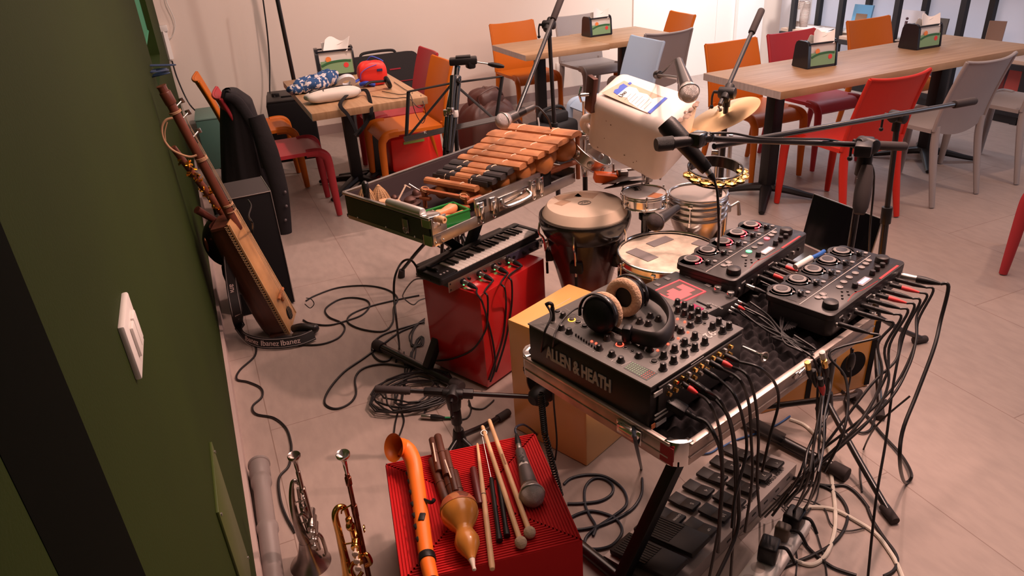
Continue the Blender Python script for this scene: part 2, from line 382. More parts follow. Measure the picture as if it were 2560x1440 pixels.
book('picture_book', 'thin brown book leaning at the right end of the shelf', 'book', 2490, 70, ZS, (.014, .12, .24), mat('brown cover', (.34, .22, .17), .6), .3, .1)
book('magazine', 'dark magazine behind the napkin box, standing on the shelf', 'magazine', 2345, 60, ZS, (.012, .16, .22), mat('dark cover', (.10, .09, .08), .6), 0, .1)
for i, (px, dz, mm) in enumerate(((2020, 0, 'paper white'), (2060, 0, 'grey'), (2100, 0, 'white'), (2118, .02, 'silver'), (2250, 0, 'cream'), (2262, .018, 'pink'))):
    book('magazine', ['magazine lying left of the others under the striped bundle', 'grey magazine lying second from the left on the shelf', 'white magazine lying open beside the first upright', 'silvery magazine topmost behind the first upright', 'cream magazine at the bottom under the white book', 'pinkish magazine on top of the cream one'][i], 'magazine', px, 90, ZS+dz, (.2, .22, .015), mat('mag '+mm, (.75-.06*i, .70-.05*i, .68-.05*i), .5), .2*i)
p = PXx(2000, 60, SX+.12)
sc_ = thing('striped_bundle', 'brown and white striped cloth bundle with a paper tag on the shelf', 'cloth', (p.x, p.y, ZS))
g = M(); STR = waved('striped cloth', (.16, .08, .06), (.72, .64, .58), 26, .9, 'Z', 1.5)
for s in (-1, 0, 1): g.tube([(0, s*.055, .0), (.01*s, s*.06, .09), (-.01*s, s*.05, .18), (0, s*.07, .255)], [.03, .045, .04, .028], 12)
g.done('cloth_roll', STR, sc_)
g = M(); g.box((-.055, .0, .13), (.003, .075, .11)); g.done('paper_tag', mat('tag paper', (.75, .72, .74), .7), sc_)
for i, (px, mm) in enumerate(((2330, (.12, .10, .16)), (2480, (.10, .10, .16)), (2520, (.5, .1, .1)))):
    p = PXx(min(px, 2545), 205 if i else 190, SX+.16)
    o = thing('magazine', ['dark magazine standing on the low shelf board behind the orange chair', 'dark blue magazine with red lettering standing low on the shelf', 'red and dark magazine standing low at the right frame edge'][i], 'magazine', (p.x, p.y, .134)); o.rotation_euler = (0, .15, 0)
    g = M(); g.box((0, 0, .12), (.01, .2, .24)); g.done('cover', mat('low mag %d' % i, mm, .5), o)
    if i == 1:
        g = M()
        for q in range(6): g.box((-.0062, .07-.026*q, .19), (.001, .015, .04)); g.box((-.0062, .07-.026*q, .17+.01*(q%3)), (.001, .022, .01))
        g.done('red_lettering', mat('red lettering', (.75, .06, .10), .5), o)
for i in range(5):
    p = PXx(2290+i*62, 240, SX+.12)
    o = thing('magazine', ['yellow and white magazine flat on the lowest board by the orange chair legs', 'white magazine flat on the lowest board behind the table leg', 'grey magazine flat on the lowest board behind the grey chair', 'red and white magazine flat on the lowest board', 'pale magazine flat on the lowest board at the right'][i], 'magazine', (SX+.12, min(max(p.y, 3.0), 5.2)-.05*i, .134), .2*i)
    g = M(); g.box((0, 0, .008), (.2, .24, .016)); g.done('cover', mat('flat mag %d' % i, [(.8, .6, .2), (.75, .72, .7), (.5, .48, .47), (.7, .2, .15), (.7, .66, .62)][i], .5), o)
# ======================= TABLES =======================
LAM = grained('oak laminate', (.35, .195, .095), (.49, .30, .17), (1.2, 16, 1), 2.2, .42)
LAMY = grained('oak laminate across', (.35, .195, .095), (.49, .30, .17), (16, 1.2, 1), 2.2, .42)
EDGE = grained('grey edge band', (.42, .36, .34), (.56, .48, .46), (2, 14, 2), 6, .6)
def pedestal(o, x, y, zt=.72):
    g = M(); g.box((x, y, (zt+.05)/2), (.075, .075, zt-.05), bev=.004); g.box((x, y, zt-.008), (.30, .30, .012)); g.done('column', BLK, o)
    g = M()
    for k in range(4):
        a = PI/4*(2*k+1); d = Vector((math.cos(a), math.sin(a), 0))
        p = [Vector((x, y, .07)), Vector((x, y, .055))+d*.12, Vector((x, y, .03))+d*.24, Vector((x, y, .016))+d*.33]
        g.tube(p, [.036, .030, .022, .016], 8, 4, flat=(.8, 1.1))
    g.done('foot', BLK, o)
def table(label, x0, x1, y0, y1, cols, z=.75, grain=LAM, grp=None, th=.042):
    o = thing('dining_table', label, 'table', ((x0+x1)/2, (y0+y1)/2, 0), 0, grp); w, d = x1-x0, y1-y0
    g = M(); g.box((0, 0, z-th/2), (w, d, th), bev=.0015); g.done('tabletop', grain, o)
    g = M(); g.box((-w/2-.0006, 0, z-th/2), (.0012, d-.002, th-.002)); g.done('edge_band', EDGE, o, label='grey edge band')
    for cx, cy in cols: pedestal(o, cx-(x0+x1)/2, cy-(y0+y1)/2)
    return o
table('long oak topped table with two napkin boxes in front of the shelf', 2.855, 4.93, 3.03, 3.70, [(3.13, 3.36), (4.51, 3.36)])
table('oak topped table by the back wall with the blue chair before it', 2.285, 3.005, 5.075, 5.735, [(2.56, 5.42)])
table('oak topped table continuing the back row, napkin box on it', 3.007, 3.665, 5.10, 5.755, [(3.32, 5.38)])
table('oak topped table on the left covered with bags and cables', .551, 1.236, 4.20, 5.36, [(.90, 5.06), (1.06, 5.12)], grain=LAMY)
# ======================= CHAIRS =======================
def make_chair(name, label, m, loc, rz, grp=None, w=.44):
    o = thing(name, label, 'chair', loc, rz, grp)      # faces +y
    def seat(u, v):
        x = (u-.5)*(w-.02*v); y = -.20+.43*v; z = .452-.012*math.sin(PI*u)*math.sin(PI*min(v*1.2, 1))
        if v > .80: z -= ((v-.80)/.20)**2*.055
        return Vector((x, y, z))
    g = M(); g.grid(seat, 10, 14, .022); g.done('seat', m, o, 60)
    g = M()
    def back(u, v):
        hw = w/2*(1-.05*v); x = (u-.5)*2*hw; c = 1-(2*u-1)**2
        low = .40+.045*abs(2*u-1)**2; z = low+(.825-low)*v+.012*(abs(2*u-1)**3)*v
        return Vector((x, -.215-.10*v**1.4-.035*c*(.35+.65*v), z))
    g.grid(back, 14, 12, .012); 
    for s in (-1, 1):                                    # thick side rims of the back
        g.tube([back((s+1)/2, v) for v in (0, .25, .5, .75, 1)], .011, 8, 3)
    g.tube([back(u/10, 1) for u in range(11)], .0085, 8, 2)
    g.done('backrest', m, o, 60)
    for s in (-1, 1):
        g = M(); x = s*(w/2-.022)                        # front leg: bent shoulder then taper to the floor
        g.tube([(x*.93, .10, .437), (x*.96, .165, .435), (x, .205, .415), (x*1.005, .222, .37), (x*1.01, .228, .2), (x*1.02, .235, 0.006)], [.026, .028, .030, .028, .025, .018], 10, 5, flat=(1, .75)); g.done('leg', m, o)
        g = M(); g.tube([(x, -.215, .47), (x, -.222, .36), (x*1.01, -.25, .2), (x*1.03, -.29, .006)], [.024, .027, .024, .018], 10, 5, flat=(1, .75)); g.done('leg', m, o)
    return o
ORA = mat('orange chair wood', (.58, .14, .010), .42, bump=.03, bscale=120, spec=.25)
MAG = mat('magenta red chair', (.42, .035, .045), .42, bump=.03, bscale=120, spec=.25)
RED = mat('bright red chair', (.60, .030, .018), .42, bump=.03, bscale=120, spec=.25)
ORA_ = 0
GRY = mat('grey chair plastic', (.33, .29, .28), .5, bump=.05, bscale=160)
LBL = mat('light blue chair plastic', (.42, .56, .74), .45)
GC = None
c0 = make_chair('dining_chair', 'bright red chair with its back to the camera at the long table', RED, (3.305, 2.995, 0), 0)
dup(c0, (3.97, 3.0, 0), .06, 'grey chair next to the red chair on the near side of the long table', swap={RED: GRY})
dup(c0, (4.72, 3.0, 0), .03, 'grey chair cut by the right edge of the picture at the long table', swap={RED: GRY})
dup(c0, (3.37, 3.78, 0), PI, 'orange chair at the far left corner of the long table, behind the cymbal', swap={RED: ORA})
dup(c0, (3.91, 3.80, 0), PI, 'dark red chair on the far side of the long table beside the first napkin box', swap={RED: MAG})
dup(c0, (4.71, 3.87, 0), PI, 'orange chair on the far side of the long table between the two napkin boxes', swap={RED: ORA})
dup(c0, (3.62, 1.83, 0), .5, 'red chair outside the right edge, only one leg showing', swap={RED: MAG})
dup(c0, (2.70, 5.96, 0), PI, 'orange chair between the back table and the cream wall', swap={RED: ORA})
dup(c0, (3.33, 5.93, 0), PI, 'grey chair between the back table and the cream wall', swap={RED: GRY})
dup(c0, (3.72, 5.60, 0), PI/2-.1, 'orange chair at the right end of the back tables', swap={RED: ORA})
dup(c0, (3.35, 5.10, 0), 0, 'grey chair pushed to the back tables, right behind the light blue chair', swap={RED: GRY})
dup(c0, (2.72, 4.60, 0), PI/2, 'light blue chair turned to the left behind the plastic canister', swap={RED: LBL})
dup(c0, (1.30, 5.33, 0), PI/2, 'dark red chair behind the orange one at the right of the bag table', swap={RED: MAG})
dup(c0, (1.25, 4.87, 0), PI/2, 'orange chair on the right side of the table with the bags', swap={RED: ORA})
dup(c0, (.33, 5.45, 0), -PI/2, 'orange chair on the left of the bag table by the green box', swap={RED: ORA})
dup(c0, (.42, 4.74, 0), -PI/2, 'dark red chair on the left of the bag table with a black jacket on it', swap={RED: MAG})
# black jacket over the red chair's back
jk = thing('black_jacket', 'black jacket hanging over the back of the dark red chair', 'jacket', (.17, 4.74, 0))
JM = mat('black wool cloth', (.012, .009, .011), .95, bump=.3, bscale=25)
lv = [(228, 563, 578), (240, 560, 606), (270, 558, 640), (330, 557, 660), (400, 559, 682), (470, 562, 706), (530, 580, 722), (585, 640, 722), (604, 684, 716)]
jo = Vector((.17, 4.74, 0))
def jac(u, v):
    k = v*(len(lv)-1); i = min(int(k), len(lv)-2); t = k-i; P = [lv[i][q]*(1-t)+lv[i+1][q]*t for q in range(3)]
    L_, R_ = PYy(P[1], P[0], 4.5), PYy(P[2], P[0], 4.5); c_ = (L_+R_)/2; hw = (R_-L_).length/2; dp_ = .24*min(1, .25+3*v)*(1-.25*max(0, v-.6))
    a = 2*PI*u; cs_, sn_ = math.cos(a), math.sin(a); f = 1+.05*math.sin(9*a+5*v)*v+.03*math.sin(17*a)*v
    return Vector((c_.x+hw*cs_*f, 4.5+dp_-dp_*abs(sn_)**.75*math.copysign(1, sn_)*f, c_.z))-jo
g = M(); g.grid(jac, 56, 40); g.done('jacket_shell', JM, jk, 80)
g = M(); g.tube([PYy(566, 236, 4.52)-jo, PYy(580, 236, 4.62)-jo, PYy(590, 240, 4.8)-jo, PYy(585, 238, 4.95)-jo], [.025, .03, .03, .02], 10); g.tube([PYy(563, 240, 4.5)-jo, PYy(596, 256, 4.5)-jo, PYy(640, 330, 4.47)-jo, PYy(660, 420, 4.45)-jo], [.02, .03, .028, .015], 10, flat=(1, .5)); g.done('collar', JM, jk, 80)
g = M(); g.tube([PYy(640, 290, 4.47)-jo, PYy(672, 380, 4.44)-jo, PYy(700, 480, 4.42)-jo, PYy(716, 590, 4.42)-jo], [.045, .055, .05, .035], 14, flat=(1, .7)); g.done('sleeve', JM, jk, 80)
g = M()
for (x, y) in ((713, 480), (716, 515), (714, 550)): g.sph(PYy(x, y, 4.37)-jo, .009, 10)
g.done('button', mat('dark horn button', (.12, .10, .11), .3), jk)
# ======================= NAPKIN BOXES =======================
NB = mat('black napkin box', (.010, .011, .016), .3)
CLR = mat('napkin stack', (.74, .70, .66), .6)
def napkin_box(label, x, y, z, rz, first=None):
    if first: return dup(first, (x, y, z), rz, label)
    o = thing('napkin_dispenser', label, 'napkin box', (x, y, z), rz, 'napkin dispensers on the tables')
    prof = [(-.062, .004), (-.052, 0), (.052, 0), (.062, .004), (.052, .105), (.044, .122), (.028, .130), (-.028, .130), (-.044, .122), (-.052, .105)]
    Rz = Matrix(((0, 0, 1, 0), (1, 0, 0, 0), (0, 1, 0, 0), (0, 0, 0, 1)))
    g = M()
    for a, b in ((-.088, -.072), (.080, .088)): g.prism(prof, a, b, 0, Rz)
    g.box((0, 0, .006), (.17, .116, .012)); 
    for s in (-1, 1): g.box((0, s*.046, .118), (.165, .010, .008))
    g.done('case', NB, o)
    g = M(); g.prism([(-.050, .012), (.050, .012), (.042, .112), (-.042, .112)], -.072, .080, 0, Rz); g.done('napkin_stack', CLR, o)
    for s in (-1, 1):
        tl = math.atan(.008/.10)
        mx = tr(.004, s*.0535, .055)@rotm('X', s*tl)@rotm('Z', 0 if s < 0 else PI)@rotm('X', PI/2)
        g = M(mx); g.box((0, -.012, 0), (.145, .062, .001)); g.done('label_card', mat('green card', (.22, .38, .20), .4), o)
        g = M(mx); g.cyl((-.035, .026, 0), (-.035, .026, .0012), .013, n=16); g.done('orange_sun', mat('orange print', (.85, .25, .06), .5), o)
        g = M(mx); g.tube([(-.07, -.002, .001), (-.03, .012, .001), (.03, .016, .001), (.066, .012, .001)], .006, 6, flat=(.3, 1)); g.done('green_band', mat('dark green print', (.03, .14, .05), .5), o)
        g = M(mx); g.cyl((.042, -.006, 0), (.042, -.006, .0016), .012, n=14); g.done('tomato_print', REDP, o)
    def tis(u, v): return Vector((-.05+.11*u+.02*v, -.02+.02*math.sin(4*u)+.03*v-.02, .112+.055*v+.012*math.sin(7*u)*v))
    o.scale = (1.2, 1.2, 1.2)
    g = M(); g.grid(tis, 10, 8, .002)
    def tis2(u, v): return Vector((-.05+.10*u, .018-.02*v+.01*math.sin(5*u), .112+.035*v+.008*math.sin(6*u+1)*v))
    g.grid(tis2, 10, 6, .002); g.done('napkin', mat('white tissue', (.86, .82, .79), .9), o, 70)
    return o
p = U(2047, 168, .75)
nb = napkin_box('black napkin box on the left part of the long table', p.x+.01, p.y+.05, .7505, -.1)
p = U(2312, 122, .75); napkin_box('black napkin box further right on the long table', p.x+.02, p.y+.06, .7505, -.02, nb)
p = U(1497, 90, .75); napkin_box('black napkin box on the back table by the cream wall', p.x+.01, p.y+.05, .7505, .03, nb)
p = U(845, 188, .75); napkin_box('napkin box among the bags on the left table', p.x, p.y+.03, .7505, -.12, nb).scale = (1.5, 1.4, 1.45)
# ======================= THINGS ON THE LEFT TABLE =======================
ZT = .7505
def blob(pts, zs, fn=None): pass
def pillow(g, c, d, rz=0, n=24, p=.6, lump=.0, seed=1):
    R = Matrix.Rotation(rz, 3, 'Z'); c = Vector(c)
    def fn(u, v):
        a = 2*PI*u; b = PI*(v-.5)
        cx = abs(math.cos(b))**p; x = cx*math.copysign(abs(math.cos(a))**p, math.cos(a)); y = cx*math.copysign(abs(math.sin(a))**p, math.sin(a)); z = math.copysign(abs(math.sin(b))**.8, math.sin(b))
        k = 1+lump*math.sin(5*a+seed)*math.cos(3*b+seed)+lump*.7*math.sin(9*a-2*b+seed*2)
        return c+R@Vector((x*d[0]/2*k, y*d[1]/2*k, z*d[2]/2*k))
    g.grid(fn, n, n//2)
p = U(785, 225, ZT); sc1 = thing('patterned_scarf', 'crumpled blue and red checked scarf on the left table', 'scarf', (p.x, p.y, ZT))
SCF = mat('checked scarf cloth', (.3, .3, .4), .9)
def _scf():
    nt = SCF.node_tree; N = nt.nodes; L = nt.links; b = N['Principled BSDF']; tc = N.new('ShaderNodeTexCoord')
    v = N.new('ShaderNodeTexVoronoi'); v.inputs['Scale'].default_value = 55; v.distance = 'CHEBYCHEV'; L.new(tc.outputs['Object'], v.inputs['Vector'])
    n = N.new('ShaderNodeTexNoise'); n.inputs['Scale'].default_value = 14; L.new(tc.outputs['Object'], n.inputs['Vector'])
    m = N.new('ShaderNodeMix'); m.data_type = 'RGBA'; m.inputs[0].default_value = .5; L.new(v.outputs['Color'], m.inputs[6]); L.new(n.outputs[0], m.inputs[7])
    r = N.new('ShaderNodeValToRGB'); cs = [(.02, .07, .20), (.45, .05, .08), (.60, .56, .58), (.10, .32, .48)]
    r.color_ramp.interpolation = 'CONSTANT'
    for i, c in enumerate(cs):
        e = r.color_ramp.elements[i] if i < 2 else r.color_ramp.elements.new(0)
        e.position = (0, .38, .45, .56)[i]; e.color = (*c, 1)
    L.new(m.outputs[2], r.inputs[0]); L.new(r.outputs[0], b.inputs['Base Color'])
_scf()
g = M(); pillow(g, (0, .0, .045), (.27, .16, .09), .5, 40, .8, .10, 2); pillow(g, (.10, .06, .05), (.20, .12, .10), .9, 30, .8, .12, 5); pillow(g, (-.11, -.05, .03), (.12, .10, .06), 0, 24, .9, .12, 3); g.done('cloth_folds', SCF, sc1, 80)
p = U(835, 250, ZT); wb = thing('waist_bag', 'white waist bag with black zip and straps on the left table front', 'bag', (p.x, p.y, ZT))
BGC = mat('off white bag cloth', (.68, .61, .55), .8, bump=.15, bscale=18)
g = M(); pillow(g, (0, 0, .035), (.34, .15, .07), .12, 36, .6, .03, 4); g.done('pouch', BGC, wb, 80)
g = M(); g.tube([(-.14, -.02, .066), (-.02, .01, .074), (.06, .03, .072), (.13, .045, .062)], .004, 6); g.tube([(-.055, -.02, .073), (-.06, -.035, .07), (-.055, -.05, .06)], .003, 6); g.done('zip', BLK, wb)
EX, EY = 0, 0
g = M(); e = Vector((p.x, p.y, ZT))
def lp(px, py, Y): return PYy(px, py, Y)-e
g.tube([(.07, -.06, .03), lp(850, 262, 4.19), lp(870, 288, 4.17), lp(884, 315, 4.17), lp(893, 334, 4.17), lp(905, 322, 4.16), lp(920, 300, 4.16), lp(929, 275, 4.17), (.20, -.03, .03), (.16, .01, .03)], .012, 6, 5, flat=(.25, 1.1)); g.done('strap', BLKM, wb)
g = M(); g.cyl(lp(886, 338, 4.165), lp(904, 320, 4.165), .008); g.done('buckle', BLK, wb)
p = U(935, 212, ZT); rb = thing('red_pouch', 'bright red pouch with blue straps standing on the left table', 'bag', (p.x, p.y, ZT), -.15)
g = M(); pillow(g, (0, 0, .075), (.19, .12, .155), 0, 36, .5, .02, 3); g.done('pouch', mat('red nylon', (.80, .03, .02), .5, bump=.1, bscale=20), rb, 80)
BLU = mat('blue webbing', (.02, .06, .42), .6)
g = M(); g.tube([(-.02, .03, .15), (.01, .02, .175), (.06, .01, .155), (.08, .0, .14)], .010, 8, flat=(.4, 1)); g.tube([(-.09, -.03, .05), (-.12, -.05, .04), (-.15, -.06, .03), (-.20, -.07, .02)], .014, 8, flat=(.5, 1)); g.tube([(.0, -.06, .01), (-.05, -.07, .03), (-.09, -.05, .02)], .012, 8); g.done('strap', BLU, rb)
g = M(); g.box((.045, -.061, .10), (.035, .004, .014)); g.done('label', mat('navy patch', (.03, .03, .12), .6), rb)
g = M(); g.tube([(-.08, -.045, .05), (-.075, -.06, .09), (-.03, -.065, .12), (.03, -.066, .135)], .0035, 6); g.done('zip', mat('violet zip', (.25, .1, .45), .5), rb)
p = U(868, 226, ZT); g = M(); g.lathe([(.026, -.012), (.058, -.012), (.060, 0), (.058, .012), (.026, .012), (.026, -.012)], 32, tr(p.x, p.y-.01, ZT+.055)@rotm('X', -.9)@rotm('Z', 0), cap=False)
tag(g.done('tape_roll', mat('grey white tape', (.62, .62, .66), .4)), 'roll of pale tape leaning between scarf and white bag', 'tape')
p = U(972, 222, ZT); hp = thing('table_headset', 'black disc shaped headset with a curved band beside the red pouch', 'headset', (p.x, p.y, ZT))
g = M(); g.lathe([(.001, -.012), (.036, -.012), (.040, -.004), (.040, .006), (.034, .012), (.001, .012)], 28, tr(0, 0, .041)@rotm('Y', PI/2-.3)); g.done('disc', BLK, hp)
g = M(); g.tube([(-.01, 0, .05), (-.06, -.01, .055), (-.12, -.02, .058), (-.15, -.03, .045)], .008, 8); g.done('band', BLK, hp)
for i, pth in enumerate(([(985, 205), (1010, 222), (1025, 232), (1000, 236), (975, 232), (955, 228)], [(930, 240), (980, 246), (1020, 245), (1045, 268), (1062, 262), (1050, 240), (1030, 232)], [(1025, 235), (1030, 262), (1042, 290), (1060, 305), (1066, 288), (1058, 260)])):
    g = M(); g.tube([U(a, b, ZT+.004) if a < 1046 or i == 2 and k < 1 else PYy(a, b, 4.22 if b > 245 else 4.6) for k, (a, b) in enumerate(pth)] if i < 2 else [U(1022, 228, ZT+.004), U(1030, 246, ZT+.004), PYy(1032, 262, 4.175), PYy(1042, 290, 4.17), PYy(1056, 308, 4.17), PYy(1064, 290, 4.17), PYy(1060, 262, 4.18), U(1052, 238, ZT+.004)], .0022, 6)
    tag(g.done('thin_cable', CABLE), ['thin black cable running from the disc headset across the left table', 'thin dark cable lying along the right edge of the left table', 'thin cable loop dangling over the near right corner of the left table'][i], 'cable')
# ======================= THINGS ALONG THE BACK WALL =======================
p = PYy(715, 245, 6.1)
sub = thing('floor_speaker', 'black subwoofer box on the floor behind the left table', 'speaker', (.66, 6.22, 0), -.12)
g = M(); g.box((0, 0, .25), (.36, .46, .46), bev=.02); g.done('cabinet', BLKM, sub)
g = M(); g.box((0, 0, .485), (.34, .44, .02), bev=.008); g.box((.0, -.08, .50), (.12, .04, .012), bev=.004); g.box((-.10, 0, .505), (.06, .05, .03), bev=.006); g.done('top_plate', BLK, sub)
q0 = U(737, 248, .50); q0 = PYy(733, 190, 6.30)
g = M(); a = PYy(737, 210, 6.30); b = PYy(688, -40, 6.30)
pl = thing('speaker_pole', 'tall black pole standing behind the left table against the cream wall', 'pole', (a.x, 6.30, .50))
g.cyl((0, 0, 0), (b.x-a.x-.02, 0, 1.9), .0175); g.done('tube', BLKG, pl)
g = M(); g.tube([PYy(655, -20, 6.5), PYy(668, 80, 6.5), PYy(674, 160, 6.5), PYy(675, 235, 6.4), (.55, 6.2, .5)], .006, 8)
tag(g.done('speaker_cable', CABLE), 'thin black cable hanging beside the tall black pole', 'cable')
g = M(); g.tube([yw(430, 152, 6.68), yw(445, 200, 6.66), yw(475, 262, 6.62), yw(515, 300, 6.5), yw(545, 345, 6.4), (.02, 6.3, .1), (.0, 6.2, .006), (.1, 6.0, .006)], .006, 8)
tag(g.done('power_cable', CABLE), 'black cable drooping from the wall conduit behind the orange chair', 'cable')
gb = thing('green_box', 'teal green box on the floor in the far left corner', 'box', (.08, 6.38, 0), -.05)
TG = mat('teal green board', (.07, .16, .13), .6)
g = M(); g.box((0, 0, .20), (.30, .44, .40), bev=.004); g.done('carton', TG, gb)
g = M(); g.box((0, 0, .405), (.31, .45, .012), bev=.002); g.done('lid', mat('pale teal lid', (.16, .27, .23), .6), gb)
# dark case leaning on the wall
a = PYy(917, 150, 6.45)
cs = thing('instrument_case', 'dark soft case with red piping leaning on the wall behind the red pouch', 'case', (1.52, 6.50, 0))
cs.rotation_euler = (-.12, 0, 0)
CS = mat('charcoal nylon', (.022, .018, .020), .8, bump=.1, bscale=90)
g = M(); g.rbox((0, 0, 0), (.70, .66, .16), .07, bev=.02)
for v in g.b.verts: v.co = Vector((v.co.x, v.co.z, v.co.y+.335))
g.done('case_body', CS, cs)
g = M(); g.tube([(-.34, -.083, .42), (0, -.084, .42), (.34, -.083, .42)], .004, 6, 1); g.box((.12, -.083, .53), (.10, .004, .012)); g.done('piping', mat('crimson piping', (.35, .01, .03), .6), cs)
g = M(); g.tube([(-.16, -.03, .655), (-.12, -.03, .69), (.12, -.03, .69), (.16, -.03, .655)], .012, 8); g.done('handle', CS, cs)
# red carrier bag under the chairs
cbg = thing('carrier_bag', 'glossy red plastic carrier bag standing under the orange chair', 'bag', (1.36, 5.15, 0), .05)
RB = mat('red film', (.85, .03, .02), .3)
g = M(); g.box((0, 0, .15), (.42, .22, .30), bev=.02, taper=.92); g.done('bag_body', RB, cbg)
g = M(); g.box((-.02, -.108, .262), (.16, .004, .018)); g.done('green_print', mat('leaf print', (.3, .5, .1), .5), cbg)
# brown leather bag, black backpacks
bb = thing('leather_bag', 'dark brown leather bag slumped on the floor behind the music stand', 'bag', (1.93, 5.05, 0), .2)
LB = mat('brown leather', (.075, .030, .024), .5, bump=.5, bscale=9)
g = M(); pillow(g, (0, 0, .24), (.44, .32, .48), 0, 40, .6, .04, 3); pillow(g, (.02, .03, .46), (.26, .22, .20), .2, 26, .6, .05, 6); g.done('bag_body', LB, bb, 70)
g = M(); g.tube([(-.12, -.1, .48), (-.16, -.16, .56), (-.02, -.17, .60), (.08, -.1, .52)], .012, 8, flat=(1, .5)); g.tube([(.16, -.15, .35), (.22, -.18, .22), (.2, -.17, .05)], .012, 8, flat=(1, .5)); g.done('strap', LB, bb)
bp = thing('backpack', 'black backpack lying on the floor behind the balafon', 'backpack', (2.06, 4.48, 0), .5)
NY = mat('black nylon', (.014, .013, .015), .7, bump=.3, bscale=14)
g = M(); pillow(g, (0, 0, .14), (.52, .36, .28), 0, 36, .6, .05, 2); g.done('pack_body', NY, bp, 70)
g = M(); pillow(g, (-.02, -.12, .13), (.30, .18, .20), .1, 28, .6, .04, 4); g.done('front_pocket', NY, bp, 70)
g = M(); g.tube([(-.25, -.05, .26), (-.16, -.10, .34), (0, -.1, .36), (.16, -.05, .27)], .02, 8, flat=(1, .35)); g.tube([(.2, 0, .26), (.12, .1, .34), (-.05, .12, .33), (-.2, .1, .22)], .02, 8, flat=(1, .35)); g.done('strap', NY, bp)
g = M(); g.tube([(-.31, -.23, .02), (-.28, -.21, .20), (-.16, -.12, .31), (-.02, -.05, .38), (.04, 0, .43)], .006, 6); g.done('edge_piping', mat('grey piping', (.34, .30, .28), .5), bp)
bp2 = thing('camera_bag', 'black angular bag on top of the backpack behind the microphone', 'bag', (2.30, 4.70, 0), .3)
g = M(); g.box((0, 0, .17), (.34, .24, .34), bev=.04, seg=3); g.done('bag_body', NY, bp2); g = M(); g.box((0, -.02, .37), (.18, .14, .08), bev=.02); g.tube([(-.15, 0, .30), (-.1, 0, .42), (.1, 0, .42), (.15, 0, .30)], .012, 8); g.done('handle', NY, bp2)
# ======================= STANDS =======================
TB = mat('black painted tube', (.013, .011, .012), .3, coat=.3)
def dpt(x, y, d): return EYE+ray(x, y)*d
def ibasis(c, ang, ratio):                   # disc: long axis at image angle (deg, ccw), short axis seen with given ratio
    a = math.radians(ang); u = RT*math.cos(a)+UP*math.sin(a); p = -RT*math.sin(a)+UP*math.cos(a)
    if p.dot(UP) < 0: p = -p
    v = p*ratio+FW*math.sqrt(1-ratio*ratio)
    if u.cross(v).dot(FW) > 0: u = -u
    return basis(c, u, v)
def mic_stand(label, base, h, legs, boom=None, clutch=None, r=.010, low=.10, legr=.42, name='microphone_stand', rings=True, hub=True, foot_z=.012, lean=None):
    o = thing(name, label, 'stand', (base[0], base[1], 0)); b = Vector((base[0], base[1], 0))
    top = Vector((0, 0, h)) if lean is None else lean-b
    g = M(); g.cyl((0, 0, low), top*.55 if lean is None else Vector((0, 0, low)).lerp(top, .55), r*1.3, n=14); g.cyl((top*.5) if lean is None else Vector((0, 0, low)).lerp(top, .5), top, r, n=14); g.done('pole', TB, o)
    g = M(); m = (top*.55) if lean is None else Vector((0, 0, low)).lerp(top, .55); d = top.normalized(); g.cyl(m-d*.035, m+d*.03, r*1.9, n=14, bev=.003); g.done('height_clutch', BLK, o)
    if hub:
        g = M(); g.cyl((0, 0, low-.03), (0, 0, low+.05), .030, .018, n=16, bev=.004); g.done('leg_hub', BLK, o)
    for a in legs:
        L, an = (a if isinstance(a, tuple) else (legr, a)); d = Vector((math.cos(an), math.sin(an), 0))
        g = M(); g.tube([Vector((0, 0, low+.01))+d*.02, d*L*.5+Vector((0, 0, (low+foot_z)*.52)), d*L+Vector((0, 0, foot_z))], r*1.05, 10, 3); lg = g.done('leg', TB, o)
        g = M(); g.cyl(d*(L-.05)+Vector((0, 0, foot_z+.005)), d*(L+.012)+Vector((0, 0, foot_z)), r*1.6, r*1.5, n=12, bev=.003); g.done('rubber_foot', RUB, lg)
    if boom:
        p0, p1 = boom[0]-b, boom[1]-b; d = (p1-p0).normalized()
        g = M(); g.cyl(p0, p1, r*.82, n=12); g.done('boom', TB, o)
        g = M(); g.cyl(p0-d*.01, p0+d*.11, r*1.35, n=12, bev=.003); g.done('counterweight_grip', RUB, o)
        c = (clutch-b) if clutch is not None else top
        g = M(); sd = d.cross(Vector((0, 0, 1))).normalized(); g.cyl(c-sd*.03, c+sd*.03, .021, n=16, bev=.004); g.cyl(c-d*.035, c+d*.035, .018, n=14, bev=.004); g.cyl(c-Vector((0, 0, .05)), c, .014, n=12); g.done('boom_clutch', BLK, o)
        g = M(); g.cyl(c+sd*.03, c+sd*.05, .006, n=10); g.tube([c+sd*.05, c+sd*.055+Vector((0, 0, -.02)), c+sd*.055+Vector((0, 0, -.05))], .004, 8); g.sph(c+sd*.055+Vector((0, 0, -.055)), .008, 10); g.done('clutch_handle', BLK, o)
    return o
